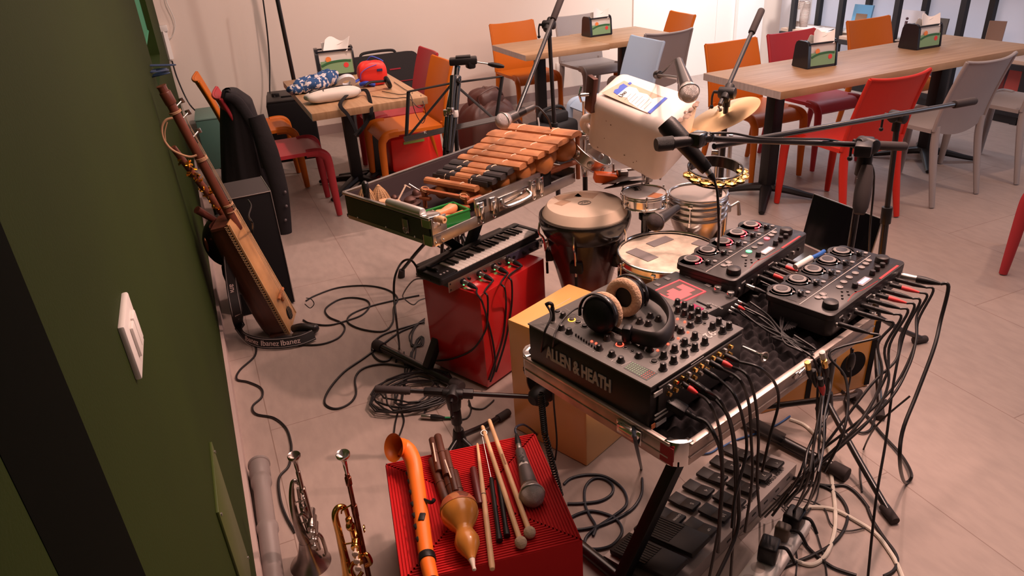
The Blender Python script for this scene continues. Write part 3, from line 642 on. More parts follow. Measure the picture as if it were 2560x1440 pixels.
def microphone(label, tip, tail, kind='ball', name='microphone', head=None, body=None, Lm=None):
    tip, tail = Vector(tip), Vector(tail); L = (tip-tail).length; mx = along(tail, tip)
    o = thing(name, label, 'microphone', mx=mx); hm = head or mat('steel mesh grille', (.50, .47, .45), .35, .9, bump=.6, bscale=900); bm_ = body or mat('dark grey mic body', (.035, .032, .033), .35)
    if kind == 'ball':
        R = L*.150
        g = M(); g.lathe([(.0, L-2*R), (R*.72, L-1.9*R), (R, L-1.15*R), (R*.99, L-.85*R), (R*.80, L-.35*R), (R*.45, L-.08*R), (0, L)], 28, cap=False); g.done('grille', hm, o)
        g = M(); g.ring((0, 0, L-1.0*R), R*1.0, R*.09, n=28, m=6); g.lathe([(R*.62, L-2.15*R), (R*.80, L-1.75*R), (R*.75, L-1.7*R)], 28); g.done('grille_band', STEEL, o)
        g = M(); g.lathe([(R*.42, .0), (R*.45, L*.05), (R*.45, L*.12), (R*.70, L-2.2*R), (R*.70, L-2.0*R)], 24); g.done('body', bm_, o)
    elif kind == 'stub':
        R = L*.16
        g = M(); g.lathe([(0, L*.62), (R*1.0, L*.62), (R*1.0, L*.94), (R*.86, L), (0, L)], 28); g.done('grille', hm, o)
        g = M(); g.lathe([(R*.6, 0), (R*.66, L*.1), (R*.82, L*.58), (R*.93, L*.64)], 24); g.done('body', bm_, o)
        g = M(); g.ring((0, 0, L*.62), R*.95, R*.08, n=24, m=6); g.done('ring', BLK, o)
    return o
def xlr(label, p0, p1, m=BLK, name='cable_plug', cat='plug', r=.009, tipm=None):
    p0, p1 = Vector(p0), Vector(p1); L = (p1-p0).length
    o = thing(name, label, cat, mx=along(p0, p1)); g = M(); g.cyl((0, 0, 0), (0, 0, L*.42), r*.98, n=14, bev=.001); g.done('sleeve', tipm or STEEL, o)
    g = M(); g.lathe([(r, L*.40), (r*1.05, L*.6), (r*.8, L*.8), (r*.42, L)], 14); g.done('boot', m, o); return o
def cable(label, pts, r=.0035, m=None, name='cable', grp=None, sm=6):
    g = M(); g.tube(pts, r, 8, sm); return tag(g.done(name, m or CABLE), label, 'cable', grp)
def FP(L, z=.005): return [U(p[0], p[1], p[2] if len(p) > 2 else z) for p in L]
# -------- far stands --------
b1 = U(1403, 640); b2 = U(2168, 885); b3 = U(2050, 1085); b3h = 1.0
# stand with the big boom behind the balafon
c1 = DIST(1372, 62, (b1.x, b1.y, 1.2)); t1 = dpt(1404, -6, 2.9); e1 = dpt(1291, 285, 2.75)
def on_line(p0, p1, px, py):
    return None
mic_stand('tall black boom stand behind the balafon with a microphone on its low end', b1, c1.z, [(.34, 2.5), (.34, .4), (.34, -1.5)], (t1, e1), c1, lean=c1)
microphone('pinkish silver ball microphone pointing at the balafon bars', dpt(1244, 308, 2.7), dpt(1332, 268, 2.82), head=mat('pinkish grille', (.55, .50, .50), .4, .8, bump=.6, bscale=900))
g = M(); mc = thing('mic_clip', 'black clip holding the silver ball microphone over the balafon', 'clip', dpt(1291, 286, 2.76)); g.cyl((0, 0, 0), (dpt(1312, 276, 2.77)-dpt(1291, 286, 2.76)), .017, .015, n=14); g.done('clip', BLK, mc)
cable('black cable curling off the silver ball microphone over the balafon', [dpt(1330, 268, 2.82), dpt(1345, 268, 2.84), dpt(1362, 285, 2.85), dpt(1372, 300, 2.87), dpt(1378, 322, 2.9)], .004)
# far right stand
c2 = DIST(2245, 292, (b2.x, b2.y, .9)); t2 = dpt(2432, 253, 2.45); e2 = dpt(1870, 348, 1.98)
s2 = mic_stand('black boom stand reaching from behind the laptop with a long grip', b2, c2.z, [(.27, -.15), (.44, -2.3), (.33, 2.2)], (t2, dpt(1785, 366, 1.9)), c2, lean=c2, low=.16)
# near right stand with the T clutch
c3 = DIST(2168, 362, (b3.x, b3.y, 1.0)); t3 = dpt(2256, 366, 2.13)
s3 = mic_stand('black stand with knurled hand grip standing among the cables', b3, c3.z, [(.42, -1.85), (.36, 2.3), (.30, .35)], (t3, dpt(1752, 346, 1.86)), c3, lean=c3, low=.13)
bb3 = Vector((b3.x, b3.y, 0))
g = M(); g.box((c3-bb3)+Vector((-.02, -.008, .0)), (.11, .045, .034), rot=Matrix.Rotation(.67, 3, 'Z'), bev=.006); g.cyl(c3-bb3+Vector((0, 0, -.09)), c3-bb3, .022, .020, n=14, bev=.003); g.done('clutch_block', BLK, s3)
p, q = DIST(2162, 450, c3), DIST(2148, 535, c3)
g = M(); g.lathe([(.014, 0), (.021, .02), (.023, .06), (.021, .11), (.015, .14)], 16, along(q-bb3, p-bb3)); g.done('hand_grip', RUB, s3)
g = M(); g.ring(DIST(2162, 447, c3)-bb3, .018, .003); g.done('chrome_ring', CHR, s3)
# two black microphones crossing at the boom ends
microphone('short black microphone pointing left at the end of the T clutch boom', dpt(1640, 362, 1.84), dpt(1745, 350, 1.86), 'stub', head=mat('black mesh', (.02, .02, .02), .5, bump=.5, bscale=900), body=BLK)
microphone('long black microphone crossing diagonally behind the short one', dpt(1662, 305, 1.93), dpt(1768, 425, 1.93), 'stub', head=BLK, body=BLK)
xlr('silver cable plug under the long diagonal microphone', dpt(1768, 425, 1.93), dpt(1786, 452, 1.93))
mc = thing('mic_clamp', 'black square clamp joining the short microphone to the boom', 'clip', dpt(1745, 348, 1.86))
g = M(); g.box((0, 0, 0), (.045, .035, .038), rot=Matrix.Rotation(.4, 3, 'Z'), bev=.006); g.cyl((.0, 0, 0), dpt(1775, 345, 1.87)-dpt(1745, 348, 1.86), .012, n=12); g.sph((.035, 0, .0), .014); g.done('clamp', BLKG, mc)
cable('black cable dropping straight from the diagonal microphone', [dpt(1786, 452, 1.93), dpt(1793, 480, 1.94), dpt(1796, 530, 1.96), dpt(1797, 580, 2.0), dpt(1795, 620, 2.05)], .0035)
cable('thin cable lying along the T clutch boom and hanging down its stand', [dpt(1775, 333, 1.86), dpt(1830, 333, 1.87), dpt(1900, 345, 1.9), dpt(2000, 347, 1.95), dpt(2080, 350, 2.02), dpt(2140, 372, 2.08), dpt(2180, 415, 2.1), dpt(2184, 470, 2.14), dpt(2176, 560, 2.2), dpt(2172, 640, 2.3)], .003)
# stand at the cymbal, boom leaning to the upper right
c4 = dpt(1818, 232, 2.62); b4 = Vector((c4.x, c4.y, 0))
mic_stand('black boom stand behind the cymbal with its boom pointing up right', b4, c4.z, [(.3, 2.4), (.3, .3), (.3, -1.7)], (dpt(1902, 30, 2.75), dpt(1800, 262, 2.6)), c4)
microphone('ball microphone hanging over the plastic canister', dpt(1727, 246, 2.28), dpt(1696, 152, 2.42))
sa = thing('microphone_holder', 'thin black arm carrying the ball microphone above the canister', 'arm', dpt(1640, 187, 2.72))
g = M(); g.cyl((0, 0, 0), dpt(1712, 197, 2.42)-dpt(1640, 187, 2.72), .006); g.cyl(dpt(1640, 187, 2.72)*0, dpt(1650, 187, 2.7)-dpt(1640, 187, 2.72), .016, bev=.003); g.box(dpt(1706, 195, 2.42)-dpt(1640, 187, 2.72), (.03, .03, .04), bev=.006); g.done('arm', TB, sa)
cable('thin cable looping from the arm to the ball microphone over the canister', [dpt(1640, 186, 2.72), dpt(1658, 180, 2.65), dpt(1676, 160, 2.5), dpt(1690, 148, 2.43), dpt(1697, 152, 2.42)], .003)
# ======================= PLASTIC CANISTER =======================
S = 2.62/2.1*1.06
o0 = dpt(1467, 240, 2.62); av = Vector((.116, -.192, -.065))*S; bv = Vector((.022, .079, -.170))*S; cv = Vector((.147, .064, .047))*S
LA, LB_, LC = av.length*1.10, bv.length*1.04, cv.length*1.10
mx = basis(o0, av, cv); mxc = mx
jg = thing('plastic_canister', 'big translucent white plastic canister tilted over the drums with a torn blue label', 'canister', mx=mx)
PLA = mat('milky plastic', (.78, .70, .65), .42, sss=.2, vary=.10, vscale=7)
sg = -1 if mx.to_3x3().col[2].dot(bv) < 0 else 1       # b runs along -z or +z of the frame
g = M(); g.box((LA/2, LC/2, sg*LB_/2), (LA, LC, LB_), bev=.042, seg=5)
for v in g.b.verts:                                     # shallow dents, slightly smaller cap end
    u = v.co.x/LA; v.co.y = LC/2+(v.co.y-LC/2)*(.90+.12*min(1, u*2)); v.co.z = sg*LB_/2+(v.co.z-sg*LB_/2)*(.92+.10*min(1, u*2))
g.done('canister_body', PLA, jg, 70)
g = M(); g.cyl((.01, LC*.35, sg*LB_*.42), (-.035, LC*.35, sg*LB_*.42), .028, .026, n=20, bev=.004); g.done('neck', PLA, jg)
g = M(); g.tube([(.02, LC*.3, sg*LB_*.58), (-.035, LC*.3, sg*LB_*.62), (-.04, LC*.3, sg*LB_*.78), (.02, LC*.3, sg*LB_*.86)], .018, 12, 5); g.done('handle', PLA, jg)
DIRT = mat('grime', (.30, .21, .16), .8, vary=.4, vscale=40)
g = M(); zt = -sg*.0008
def lab(u, v): return (.065+u*.175, .045+v*.115, zt)
L1 = mat('torn paper label', (.74, .71, .72), .6); L0 = mat('glue residue', (.60, .40, .30), .7, vary=.15, vscale=30)
def poly(pts, m, name, par, lift=0, th=.0006):
    g = M(); z = zt-sg*lift; t = bmesh.new(); lo = [t.verts.new((*lab(*p)[:2], z)) for p in pts]; hi = [t.verts.new((*lab(*p)[:2], z-sg*th)) for p in pts]
    t.faces.new(lo[::-1]); t.faces.new(hi); n = len(pts)
    for i in range(n): t.faces.new((lo[i], lo[(i+1) % n], hi[(i+1) % n], hi[i]))
    bmesh.ops.recalc_face_normals(t, faces=t.faces); t.verts.index_update(); g._add(t); return g.done(name, m, par)
poly([(-.18, 0), (.95, -.05), (1.02, .95), (-.02, .98)], L0, 'glue_patch', jg)
lb = poly([(.10, .22), (.22, .18), (.34, .26), (.44, .10), (.62, .03), (.80, -.04), (.95, -.02), (1.0, .95), (.86, .86), (.78, .66), (.62, .78), (.45, .72), (.33, .86), (.18, .80), (.12, .6)], L1, 'paper_label', jg, .0006)
LBU = mat('label blue', (.02, .08, .50), .5)
poly([(.02, .24), (.13, .20), (.15, .78), (.03, .82), (.0, .66), (.03, .5), (-.01, .38)], LBU, 'blue_band', jg, .0012)
poly([(.93, -.02), (1.0, -.02), (1.03, .97), (.96, .97)], LBU, 'blue_band', jg, .0012)
poly([(.10, .9), (.16, .88), (.17, 1.0), (.11, 1.02)], LBU, 'blue_band', jg, .0012)
TX = mat('black print', (.03, .03, .03), .6)
# lettering reads along the label
m_l = Matrix(((0, -1, 0, lab(.20, .30)[0]), (1, 0, 0, lab(.20, .30)[1]), (0, 0, 1, zt-sg*.0018), (0, 0, 0, 1)))
m_l = tr(lab(.21, .33)[0], lab(.21, .33)[1], zt-sg*.0018)@(rotm('Z', PI/2) if sg < 0 else rotm('Y', PI)@rotm('Z', -PI/2))
text('Uno', .022, m_l, TX, jg, bold=.0004)
g = M()
for i in range(7):
    a = lab(.34+.08*i, .12 if i < 4 else .05); b = lab(.34+.08*i, .60 if i % 2 else .50)
    c_ = (Vector(a)+Vector(b))/2; g.box((c_.x, c_.y, zt-sg*.0014), (.0016, b[1]-a[1], .0004))
g.done('fine_print', mat('grey print', (.25, .24, .25), .6), jg)
g = M()
for i in range(26):
    random.seed(40+i); g.sph((LA-.012+.02*random.random(), .02+(LC-.04)*i/26, sg*(LB_*random.choice((.03, .05, .08)))), .004+.007*random.random(), 8, (1, 1.4, .25))
for i in range(8): random.seed(i); g.sph((LA*random.uniform(.1, .8), -.0005, sg*LB_*random.uniform(.2, .9)), .003*random.random()+.001, 8, (1, .2, 1))
g.done('dirt_specks', DIRT, jg)
cc = o0+av*.1+bv*.3
wn_ = thing('wing_clamp', 'brown steel clamp with a wing nut at the left top of the canister', 'clamp', dpt(1478, 235, 2.64))
g = M(); g.box((0, 0, 0), (.02, .05, .13), rot=Matrix.Rotation(.2, 3, 'X'), bev=.003); g.done('clamp_plate', mat('rusty dark steel', (.10, .04, .03), .4, .6), wn_)
g = M(); g.cyl((-.01, 0, .0), (-.04, .01, .0), .007); g.box((-.04, .01, .015), (.006, .01, .035), rot=Matrix.Rotation(.3, 3, 'Y'), bev=.002); g.box((-.04, .01, -.012), (.006, .01, .03), rot=Matrix.Rotation(-.3, 3, 'Y'), bev=.002); g.done('wing_nut', CHR, wn_)
# ======================= PERCUSSION =======================
SKIN = mat('drum skin', (.68, .55, .43), .85, vary=.10, vscale=8, spec=.2)
# conga
cc = (U(1350, 527, .62)+U(1576, 532, .62))/2; RC = .168
cg = thing('hand_drum', 'large conga shaped hand drum in a dark to amber sunburst finish', 'drum', (cc.x, cc.y, 0))
SB = mat('sunburst lacquer', (.2, .05, .02), .22, coat=.6)
def _sb():
    nt = SB.node_tree; N = nt.nodes; L = nt.links; b = N['Principled BSDF']; tc = N.new('ShaderNodeTexCoord'); s = N.new('ShaderNodeSeparateXYZ'); L.new(tc.outputs['Object'], s.inputs[0])
    r = N.new('ShaderNodeValToRGB'); e = r.color_ramp.elements; e[0].position = .16; e[0].color = (.42, .14, .05, 1); e[1].position = .50; e[1].color = (.012, .006, .006, 1)
    x = e.new(.27); x.color = (.36, .085, .03, 1); x = e.new(.37); x.color = (.10, .012, .008, 1); L.new(s.outputs[2], r.inputs[0]); L.new(r.outputs[0], b.inputs['Base Color'])
_sb()
g = M(); g.lathe([(.115, 0), (.112, .02), (.092, .12), (.086, .20), (.092, .26), (.122, .38), (.150, .48), (.158, .55), (.156, .60)], 48); g.done('shell', SB, cg)
g = M(); g.lathe([(.0905, .205), (.0945, .206), (.0975, .235), (.0925, .236)], 40, cap=False); g.done('rubber_band', BLK, cg)
g = M(); g.lathe([(.158, .535), (.166, .545), (.178, .575), (.183, .605), (.180, .618), (.171, .618), (.166, .60), (.160, .56)], 56, cap=False); g.done('tension_hoop', BLKG, cg)
g = M(); g.lathe([(.169, .60), (.168, .622), (.151, .651), (.147, .6555), (.12, .6565), (0, .657)], 56, cap=False); g.done('drum_head', SKIN, cg, 14)
g = M()
for (x0, y0, w_, h_, a) in ((-.02, .10, .10, .05, .3), (.05, .075, .08, .06, -.5), (-.07, .05, .06, .04, .8)): g.box((x0, y0, .6568), (w_, h_, .0006), rot=Matrix.Rotation(a-.4, 3, 'Z'))
g.done('worn_patch', mat('brown stain', (.50, .33, .22), .6, vary=.2, vscale=20), cg)
g = M(); g.ring((0, .0, .6575), .026, .0012, n=28, m=6, sc=(1, .8)); g.ring((0, 0, .6575), .020, .0006, n=20, m=6, sc=(1, .8))
for i in range(5): g.box((-.012+.006*i, .004*(i % 2), .6578), (.003, .009, .0004))
g.done('head_emblem', TX, cg)
for k in range(5):
    a = YAW*0-1.05+k*2*PI/5; R_ = rotm('Z', a)
    g = M(R_); g.tube([(.172, 0, .60), (.180, 0, .575), (.183, 0, .54), (.166, 0, .515), (.160, 0, .46)], .0045, 8); g.cyl((.156, 0, .40), (.156, 0, .50), .0045); g.done('tension_hook', CHR, cg)
    g = M(R_); g.box((.146, 0, .445), (.03, .05, .045), bev=.005); g.cyl((.156, 0, .36), (.156, 0, .41), .006, n=6); g.done('lug', BLK, cg)
# chrome snare drum on a stand
cs_ = (U(1556, 640, .53)+U(1790, 615, .53))/2; ctr = U(1672, 630, .53)
sn = thing('snare_drum', 'wide shallow drum with grey tape patches on its worn skin', 'drum', (ctr.x, ctr.y, 0), -.3)
RR = .188
g = M(); g.lathe([(RR-.012, .40), (RR-.012, .52), (RR-.02, .522)], 56, cap=False); g.done('shell', mat('dark red lacquer', (.05, .012, .012), .25, coat=.5), sn)
g = M(); g.ring((0, 0, .533), RR, .0055, n=64, m=8); g.lathe([(RR-.001, .505), (RR+.004, .505), (RR+.004, .531), (RR-.001, .531)], 56, cap=False); g.ring((0, 0, .508), RR+.004, .005, n=64, m=8); g.ring((0, 0, .405), RR-.002, .006, n=64); g.done('hoop', CHR, sn)
WS = mat('worn coated skin', (.84, .72, .58), .75, vary=.35, vscale=22, bump=.05, spec=.2)
g = M(); g.lathe([(RR-.004, .524), (0, .5245)], 56, cap=False); g.done('drum_head', WS, sn)
TP = mat('grey duct tape', (.27, .24, .24), .45)
for (px, py, dx, dy, a) in ((1605, 637, .055, .115, .62), (1650, 604, .105, .045, .60), (1757, 610, .05, .07, .75)):
    q = U(px, py, .525)-ctr; q = rotm('Z', .3)@q
    g = M(); g.box((q.x, q.y, .5262), (dx, dy, .0008), rot=Matrix.Rotation(a-.1, 3, 'Z')); g.done('tape_patch', TP, sn)
for k in range(8):
    a = k*PI/4+.2; g = M(rotm('Z', a)); g.cyl((RR+.006, 0, .42), (RR+.006, 0, .515), .0035); g.box((RR-.002, 0, .455), (.02, .018, .04), bev=.003); g.box((RR+.004, 0, .518), (.016, .016, .012), bev=.002); g.done('lug', CHR, sn)
sst = thing('drum_stand', 'chrome tripod stand carrying the taped snare drum', 'stand', (ctr.x, ctr.y, 0))
g = M(); g.cyl((0, 0, .14), (0, 0, .37), .012); g.done('pole', CHR, sst)
for k in range(3):
    a = k*2*PI/3+.5; d = Vector((math.cos(a), math.sin(a), 0)); g = M(); g.tube([(0, 0, .36), d*.10+Vector((0, 0, .38)), d*.175+Vector((0, 0, .392))], .006); g.done('basket_arm', CHR, sst)
    g = M(); g.cyl((0, 0, .16), d*.30+Vector((0, 0, .012)), .008); lg = g.done('leg', TB, sst); g = M(); g.cyl(d*.27+Vector((0, 0, .03)), d*.305+Vector((0, 0, .01)), .013); g.done('rubber_foot', RUB, lg)
# small tambourine drum with grey skin
cr_ = U(1611, 481, .70); rv = thing('hand_frame_drum', 'small shallow drum with lettered pale skin and an orange patch', 'drum', (cr_.x, cr_.y, 0), -.25)
R2 = .086
g = M(); g.lathe([(R2-.004, .655), (R2-.004, .695)], 48, cap=False); g.done('shell', CHR, rv)
g = M(); g.ring((0, 0, .700), R2, .0042, n=56); g.ring((0, 0, .692), R2+.003, .003, n=56); g.ring((0, 0, .655), R2, .003, n=56); g.done('hoop', CHR, rv)
g = M(); g.lathe([(R2-.003, .6985), (0, .699)], 48, cap=False); g.done('drum_head', mat('pale film head', (.62, .58, .56), .4, vary=.06), rv)
q = rotm('Z', .25)@(U(1638, 488, .70)-cr_)
g = M(); g.box((q.x, q.y, .6995), (.050, .042, .0006), rot=Matrix.Rotation(.75, 3, 'Z')); g.done('orange_patch', mat('orange leather patch', (.55, .20, .07), .5), rv)
q = rotm('Z', .25)@(U(1590, 471, .70)-cr_)
text('RMV', .021, tr(q.x, q.y, .6996)@rotm('Z', 1.45), TX, rv, bold=.0006)
g = M()
for (a, b) in (((-.012, -.024), (-.012, .024)), ((.014, -.024), (.014, .024)), ((-.012, .024), (.014, .024)), ((-.012, -.024), (.014, -.024))):
    g.cyl((q.x+a[0], q.y+a[1], .6998), (q.x+b[0], q.y+b[1], .6998), .0006, n=6)
g.done('logo_frame', TX, rv)
for k in range(6):
    g = M(rotm('Z', k*PI/3+.3)); g.cyl((R2+.005, 0, .655), (R2+.005, 0, .703), .0025); g.box((R2+.003, 0, .668), (.010, .010, .016), bev=.002); g.cyl((R2+.005, 0, .700), (R2+.005, 0, .712), .004, n=6); g.done('lug', CHR, rv)
bs = thing('drum_post', 'chrome and black post under the small lettered drum', 'stand', (cr_.x, cr_.y, 0))
g = M(); g.cyl((0, 0, .02), (0, 0, .66), .0095); g.cyl((.035, .01, .42), (.035, .01, .66), .008); g.box((.018, .005, .60), (.06, .03, .03), bev=.004); g.done('post', TB, bs)
for k in range(3):
    a = k*2.09+.3; d = Vector((math.cos(a), math.sin(a), 0)); g = M(); g.cyl((0, 0, .14), d*.24+Vector((0, 0, .01)), .007); g.done('leg', TB, bs)
# chrome timbau
ct = U(1745, 482, .66); tm = thing('chrome_drum', 'chrome goblet drum under the black tambourine', 'drum', (ct.x, ct.y, 0), .2)
R3 = .112; DC = mat('cloudy chrome', (.60, .56, .53), .28, 1, vary=.3, vscale=9)
g = M(); g.lathe([(.105, .20), (.082, .26), (.058, .34), (.056, .40), (.068, .46), (.092, .52), (.106, .56), (.109, .60), (.109, .645)], 48); g.done('shell', DC, tm)
g = M(); g.ring((0, 0, .660), R3, .005, n=56); g.lathe([(R3+.002, .632), (R3+.006, .640), (R3+.004, .652), (R3, .656)], 48, cap=False)
for z in (.625, .60, .575): g.ring((0, 0, z), R3+.001-.05*(.625-z), .006, n=56)
g.done('hoop', DC, tm)
g = M(); g.lathe([(R3-.004, .655), (.09, .6565), (0, .657)], 48, cap=False); g.done('drum_head', mat('greyish skin', (.60, .53, .49), .5, vary=.1), tm)
for k in range(6):
    g = M(rotm('Z', k*PI/3+.5)); g.cyl((R3+.008, 0, .575), (R3+.008, 0, .65), .003); g.box((R3+.004, 0, .642), (.018, .018, .014), bev=.003); g.cyl((R3+.008, 0, .56), (R3+.008, 0, .578), .0055, n=6); g.done('lug', CHR, tm)
tp_ = Vector((ct.x+.115, ct.y-.03, 0)); ts = thing('drum_post', 'chrome post with clamps at the right of the chrome goblet drum', 'stand', tp_)
g = M(); g.cyl((0, 0, .02), (0, 0, .58), .011); g.cyl((0, 0, .56), (0, 0, .88), .008); g.cyl((0, 0, .40), (0, 0, .45), .017, n=12, bev=.003); g.cyl((0, 0, .57), (0, 0, .60), .016, n=12); g.done('post', CHR, ts)
g = M(); g.cyl((-.03, 0, .565), (.055, -.01, .60), .006); g.box((.0, 0, .58), (.04, .03, .03), bev=.004); g.cyl((.055, -.01, .60), (.06, -.015, .545), .006, .008); g.done('wing_clamp', STEEL, ts)
for k in range(3):
    a = k*2.09-.5; d = Vector((math.cos(a), math.sin(a), 0)); g = M(); g.cyl((0, 0, .14), d*.24+Vector((0, 0, .01)), .007); g.done('leg', TB, ts)
# ball mic beside the chrome drum
microphone('dark ball microphone pointing down at the taped drum beside the chrome drum', dpt(1628, 562, 2.28), dpt(1693, 520, 2.42), head=mat('dark mesh', (.06, .045, .045), .5, .5, bump=.5, bscale=900))
# black tambourine with brass jingles
tc_ = dpt(1787, 430, 2.38); tmx = ibasis(tc_, 2, .56)
tb = thing('tambourine', 'black ring tambourine with golden jingles above the chrome drum', 'tambourine', mx=tmx)
RT_ = .088
def ring_band(g, R, w, th, a0=0, a1=2*PI, n=48):
    def fn(u, v): a = a0+(a1-a0)*u; return Vector((R*math.cos(a), R*math.sin(a), (v-.5)*w))
    g.grid(fn, n, 1, th)
g = M(); ring_band(g, RT_, .012, .004); 
for a0, a1 in ((.25, 2.5), (2.62, 2.68)): ring_band(g, RT_, .036, .004, a0, a1, 20)
for z in (-.017, .017): g.ring((0, 0, z), RT_, .0035, n=56, m=6)
g.done('frame', BLKG, tb)
for k in range(9):
    a = -2.95+k*.42 if k < 8 else 1.75
    c_ = Vector((RT_*math.cos(a)*1.03, RT_*math.sin(a)*1.03, 0))
    for s in (-1, 1):
        g = M(); g.lathe([(.020, 0), (.017, .002), (.008, .003), (.007, .006), (0, .007)], 18, Matrix.Translation(c_+Vector((0, 0, s*.004)))@(Matrix.Identity(4) if s > 0 else rotm('X', PI)), cap=False)
        g.done('jingle', GOLD, tb)
g = M(); g.box((RT_*math.cos(1.35), RT_*math.sin(1.35)+.004, .012), (.024, .004, .052), bev=.002); g.done('mounting_plate', CHR, tb)
# silver tambourine
sc0 = dpt(1474, 388, 3.0); st = thing('tambourine', 'tilted chrome tambourine at the right end of the balafon case', 'tambourine', mx=ibasis(sc0, -37, .50))
g = M(); ring_band(g, .092, .048, .003)
for z in (-.024, .024): g.ring((0, 0, z), .0925, .0028, n=48, m=6)
g.done('frame', STEEL, st)
for k in range(8):
    a = k*PI/4+.3; mj = Matrix.Rotation(a, 4, 'Z')@Matrix.Translation((.094, 0, 0))@Matrix.Rotation(PI/2, 4, 'Y')
    g = M(mj); g.lathe([(.015, -.002), (.012, .001), (.005, .003), (.004, .006), (0, .006)], 16, cap=False); g.lathe([(.015, -.004), (.012, -.007), (0, -.008)], 16, cap=False); g.done('jingle', STEEL, st)
# stand of the silver tambourine
cb_ = Vector((sc0.x+.01, sc0.y+.06, 0)); sp = thing('percussion_stand', 'chrome and black percussion post behind the tilted chrome tambourine', 'stand', cb_)
g = M(); g.cyl((0, 0, .05), (0, 0, .70), .011); g.done('lower_tube', TB, sp)
g = M(); g.cyl((0, 0, .66), (0, 0, .98), .008); g.cyl((0, 0, .66), (0, 0, .72), .016, n=14, bev=.003); g.box((0, -.01, .84), (.03, .06, .03), bev=.004); g.done('upper_tube', CHR, sp)
for k in range(3):
    a = k*2.09+.8; d = Vector((math.cos(a), math.sin(a), 0)); g = M(); g.cyl((0, 0, .16), d*.28+Vector((0, 0, .01)), .008); g.done('leg', TB, sp)
g = M(); g.tube([(0, 0, .90), (.10, .0, .93), (.2, -.02, .97), (.26, -.03, .99)], .006); g.done('cross_arm', CHR, sp)
# orange block with clamp, dark cymbals
ob = thing('jam_block', 'bright orange plastic jam block beneath the canister', 'percussion block', dpt(1513, 444, 2.92), -.35)
g = M(); g.box((0, 0, 0), (.090, .060, .036), rot=Matrix.Rotation(.18, 3, 'Y'), bev=.006); g.box((-.0, -.027, -.004), (.07, .004, .006), rot=Matrix.Rotation(.18, 3, 'Y')); g.done('block', mat('orange plastic', (.95, .16, .02), .4), ob)
g = M(); g.cyl((.055, 0, -.005), (.055, 0, .03), .010); g.cyl((.03, .01, .02), (.13, .02, .02), .006); g.box((.075, 0, .012), (.035, .03, .025), bev=.005); g.box((.13, .02, .035), (.008, .012, .04), bev=.002); g.box((.035, .01, .035), (.007, .012, .035), bev=.002); g.done('clamp', STEEL, ob)
for i, (px, py, d, lab_) in enumerate(((1555, 448, 2.9, 'upper dark bronze cymbal plate beneath the canister'), (1562, 458, 2.88, 'lower dark bronze cymbal plate just above the small drum'))):
    g = M(); g.lathe([(.086, -.006), (.078, -.003), (.03, .004), (.012, .010), (0, .012)], 32, cap=False); o = g.done('small_cymbal', mat('dark bronze', (.09, .055, .045), .45, .6), None)
    o.matrix_world = ibasis(dpt(px, py, d), 11, .16); tag(o, lab_, 'cymbal')
pc = dpt(1618, 440, 2.95); p_ = thing('percussion_stand', 'black post with chrome wing bolts between the canister and the small drum', 'stand', (pc.x, pc.y, 0))
g = M(); g.cyl((0, 0, .02), (0, 0, pc.z+.10), .010); g.done('tube', TB, p_)
g = M(); g.box((0, 0, pc.z), (.04, .03, .05), bev=.004); g.cyl((-.01, 0, pc.z+.01), (.05, -.02, pc.z), .006); g.box((.05, -.02, pc.z), (.008, .012, .04), bev=.002); g.cyl((0, 0, pc.z-.02), (0, 0, pc.z+.06), .014, n=8); g.done('clamp', CHR, p_)
# bright cymbal
BRZ = mat('bright bronze cymbal', (.90, .62, .34), .30, 1)
def _brz():
    nt = BRZ.node_tree; N = nt.nodes; L = nt.links; b = N['Principled BSDF']; b.inputs['Anisotropic'].default_value = .85
    tg = N.new('ShaderNodeTangent'); tg.direction_type = 'RADIAL'; tg.axis = 'Z'; L.new(tg.outputs[0], b.inputs['Tangent'])
    tc = N.new('ShaderNodeTexCoord'); wv = N.new('ShaderNodeTexWave'); wv.wave_type = 'RINGS'; wv.rings_direction = 'Z'; wv.inputs['Scale'].default_value = 160; L.new(tc.outputs['Object'], wv.inputs[0])
    bp = N.new('ShaderNodeBump'); bp.inputs['Strength'].default_value = .02; bp.inputs['Distance'].default_value = .001; L.new(wv.outputs[0], bp.inputs['Height']); L.new(bp.outputs[0], b.inputs['Normal'])
_brz()
ccm = dpt(1804, 286, 2.68); cy = thing('splash_cymbal', 'tilted golden splash cymbal at the right of the canister', 'cymbal', mx=ibasis(ccm, 30, .40))
g = M(); g.lathe([(.142, -.008), (.142, -.0072), (.10, 0), (.05, .005), (.028, .008), (.020, .014), (.008, .017)], 64, cap=False); g.done('plate', BRZ, cy, 60)
g = M(); g.cyl((0, 0, -.03), (0, 0, .035), .004); g.cyl((0, 0, .016), (0, 0, .022), .010); g.done('stud', CHR, cy)
cyp = thing('cymbal_post', 'thin chrome and black post under the golden splash cymbal', 'stand', (ccm.x+.02, ccm.y+.03, 0))
g = M(); g.cyl((0, 0, .02), (0, 0, ccm.z-.05), .010); g.cyl((0, 0, ccm.z-.12), (-.02, -.03, ccm.z-.02), .006); g.done('tube', CHR, cyp)
for k in range(3):
    a = k*2.09+1.2; d = Vector((math.cos(a), math.sin(a), 0)); g = M(); g.cyl((0, 0, .14), d*.24+Vector((0, 0, .01)), .007); g.done('leg', TB, cyp)
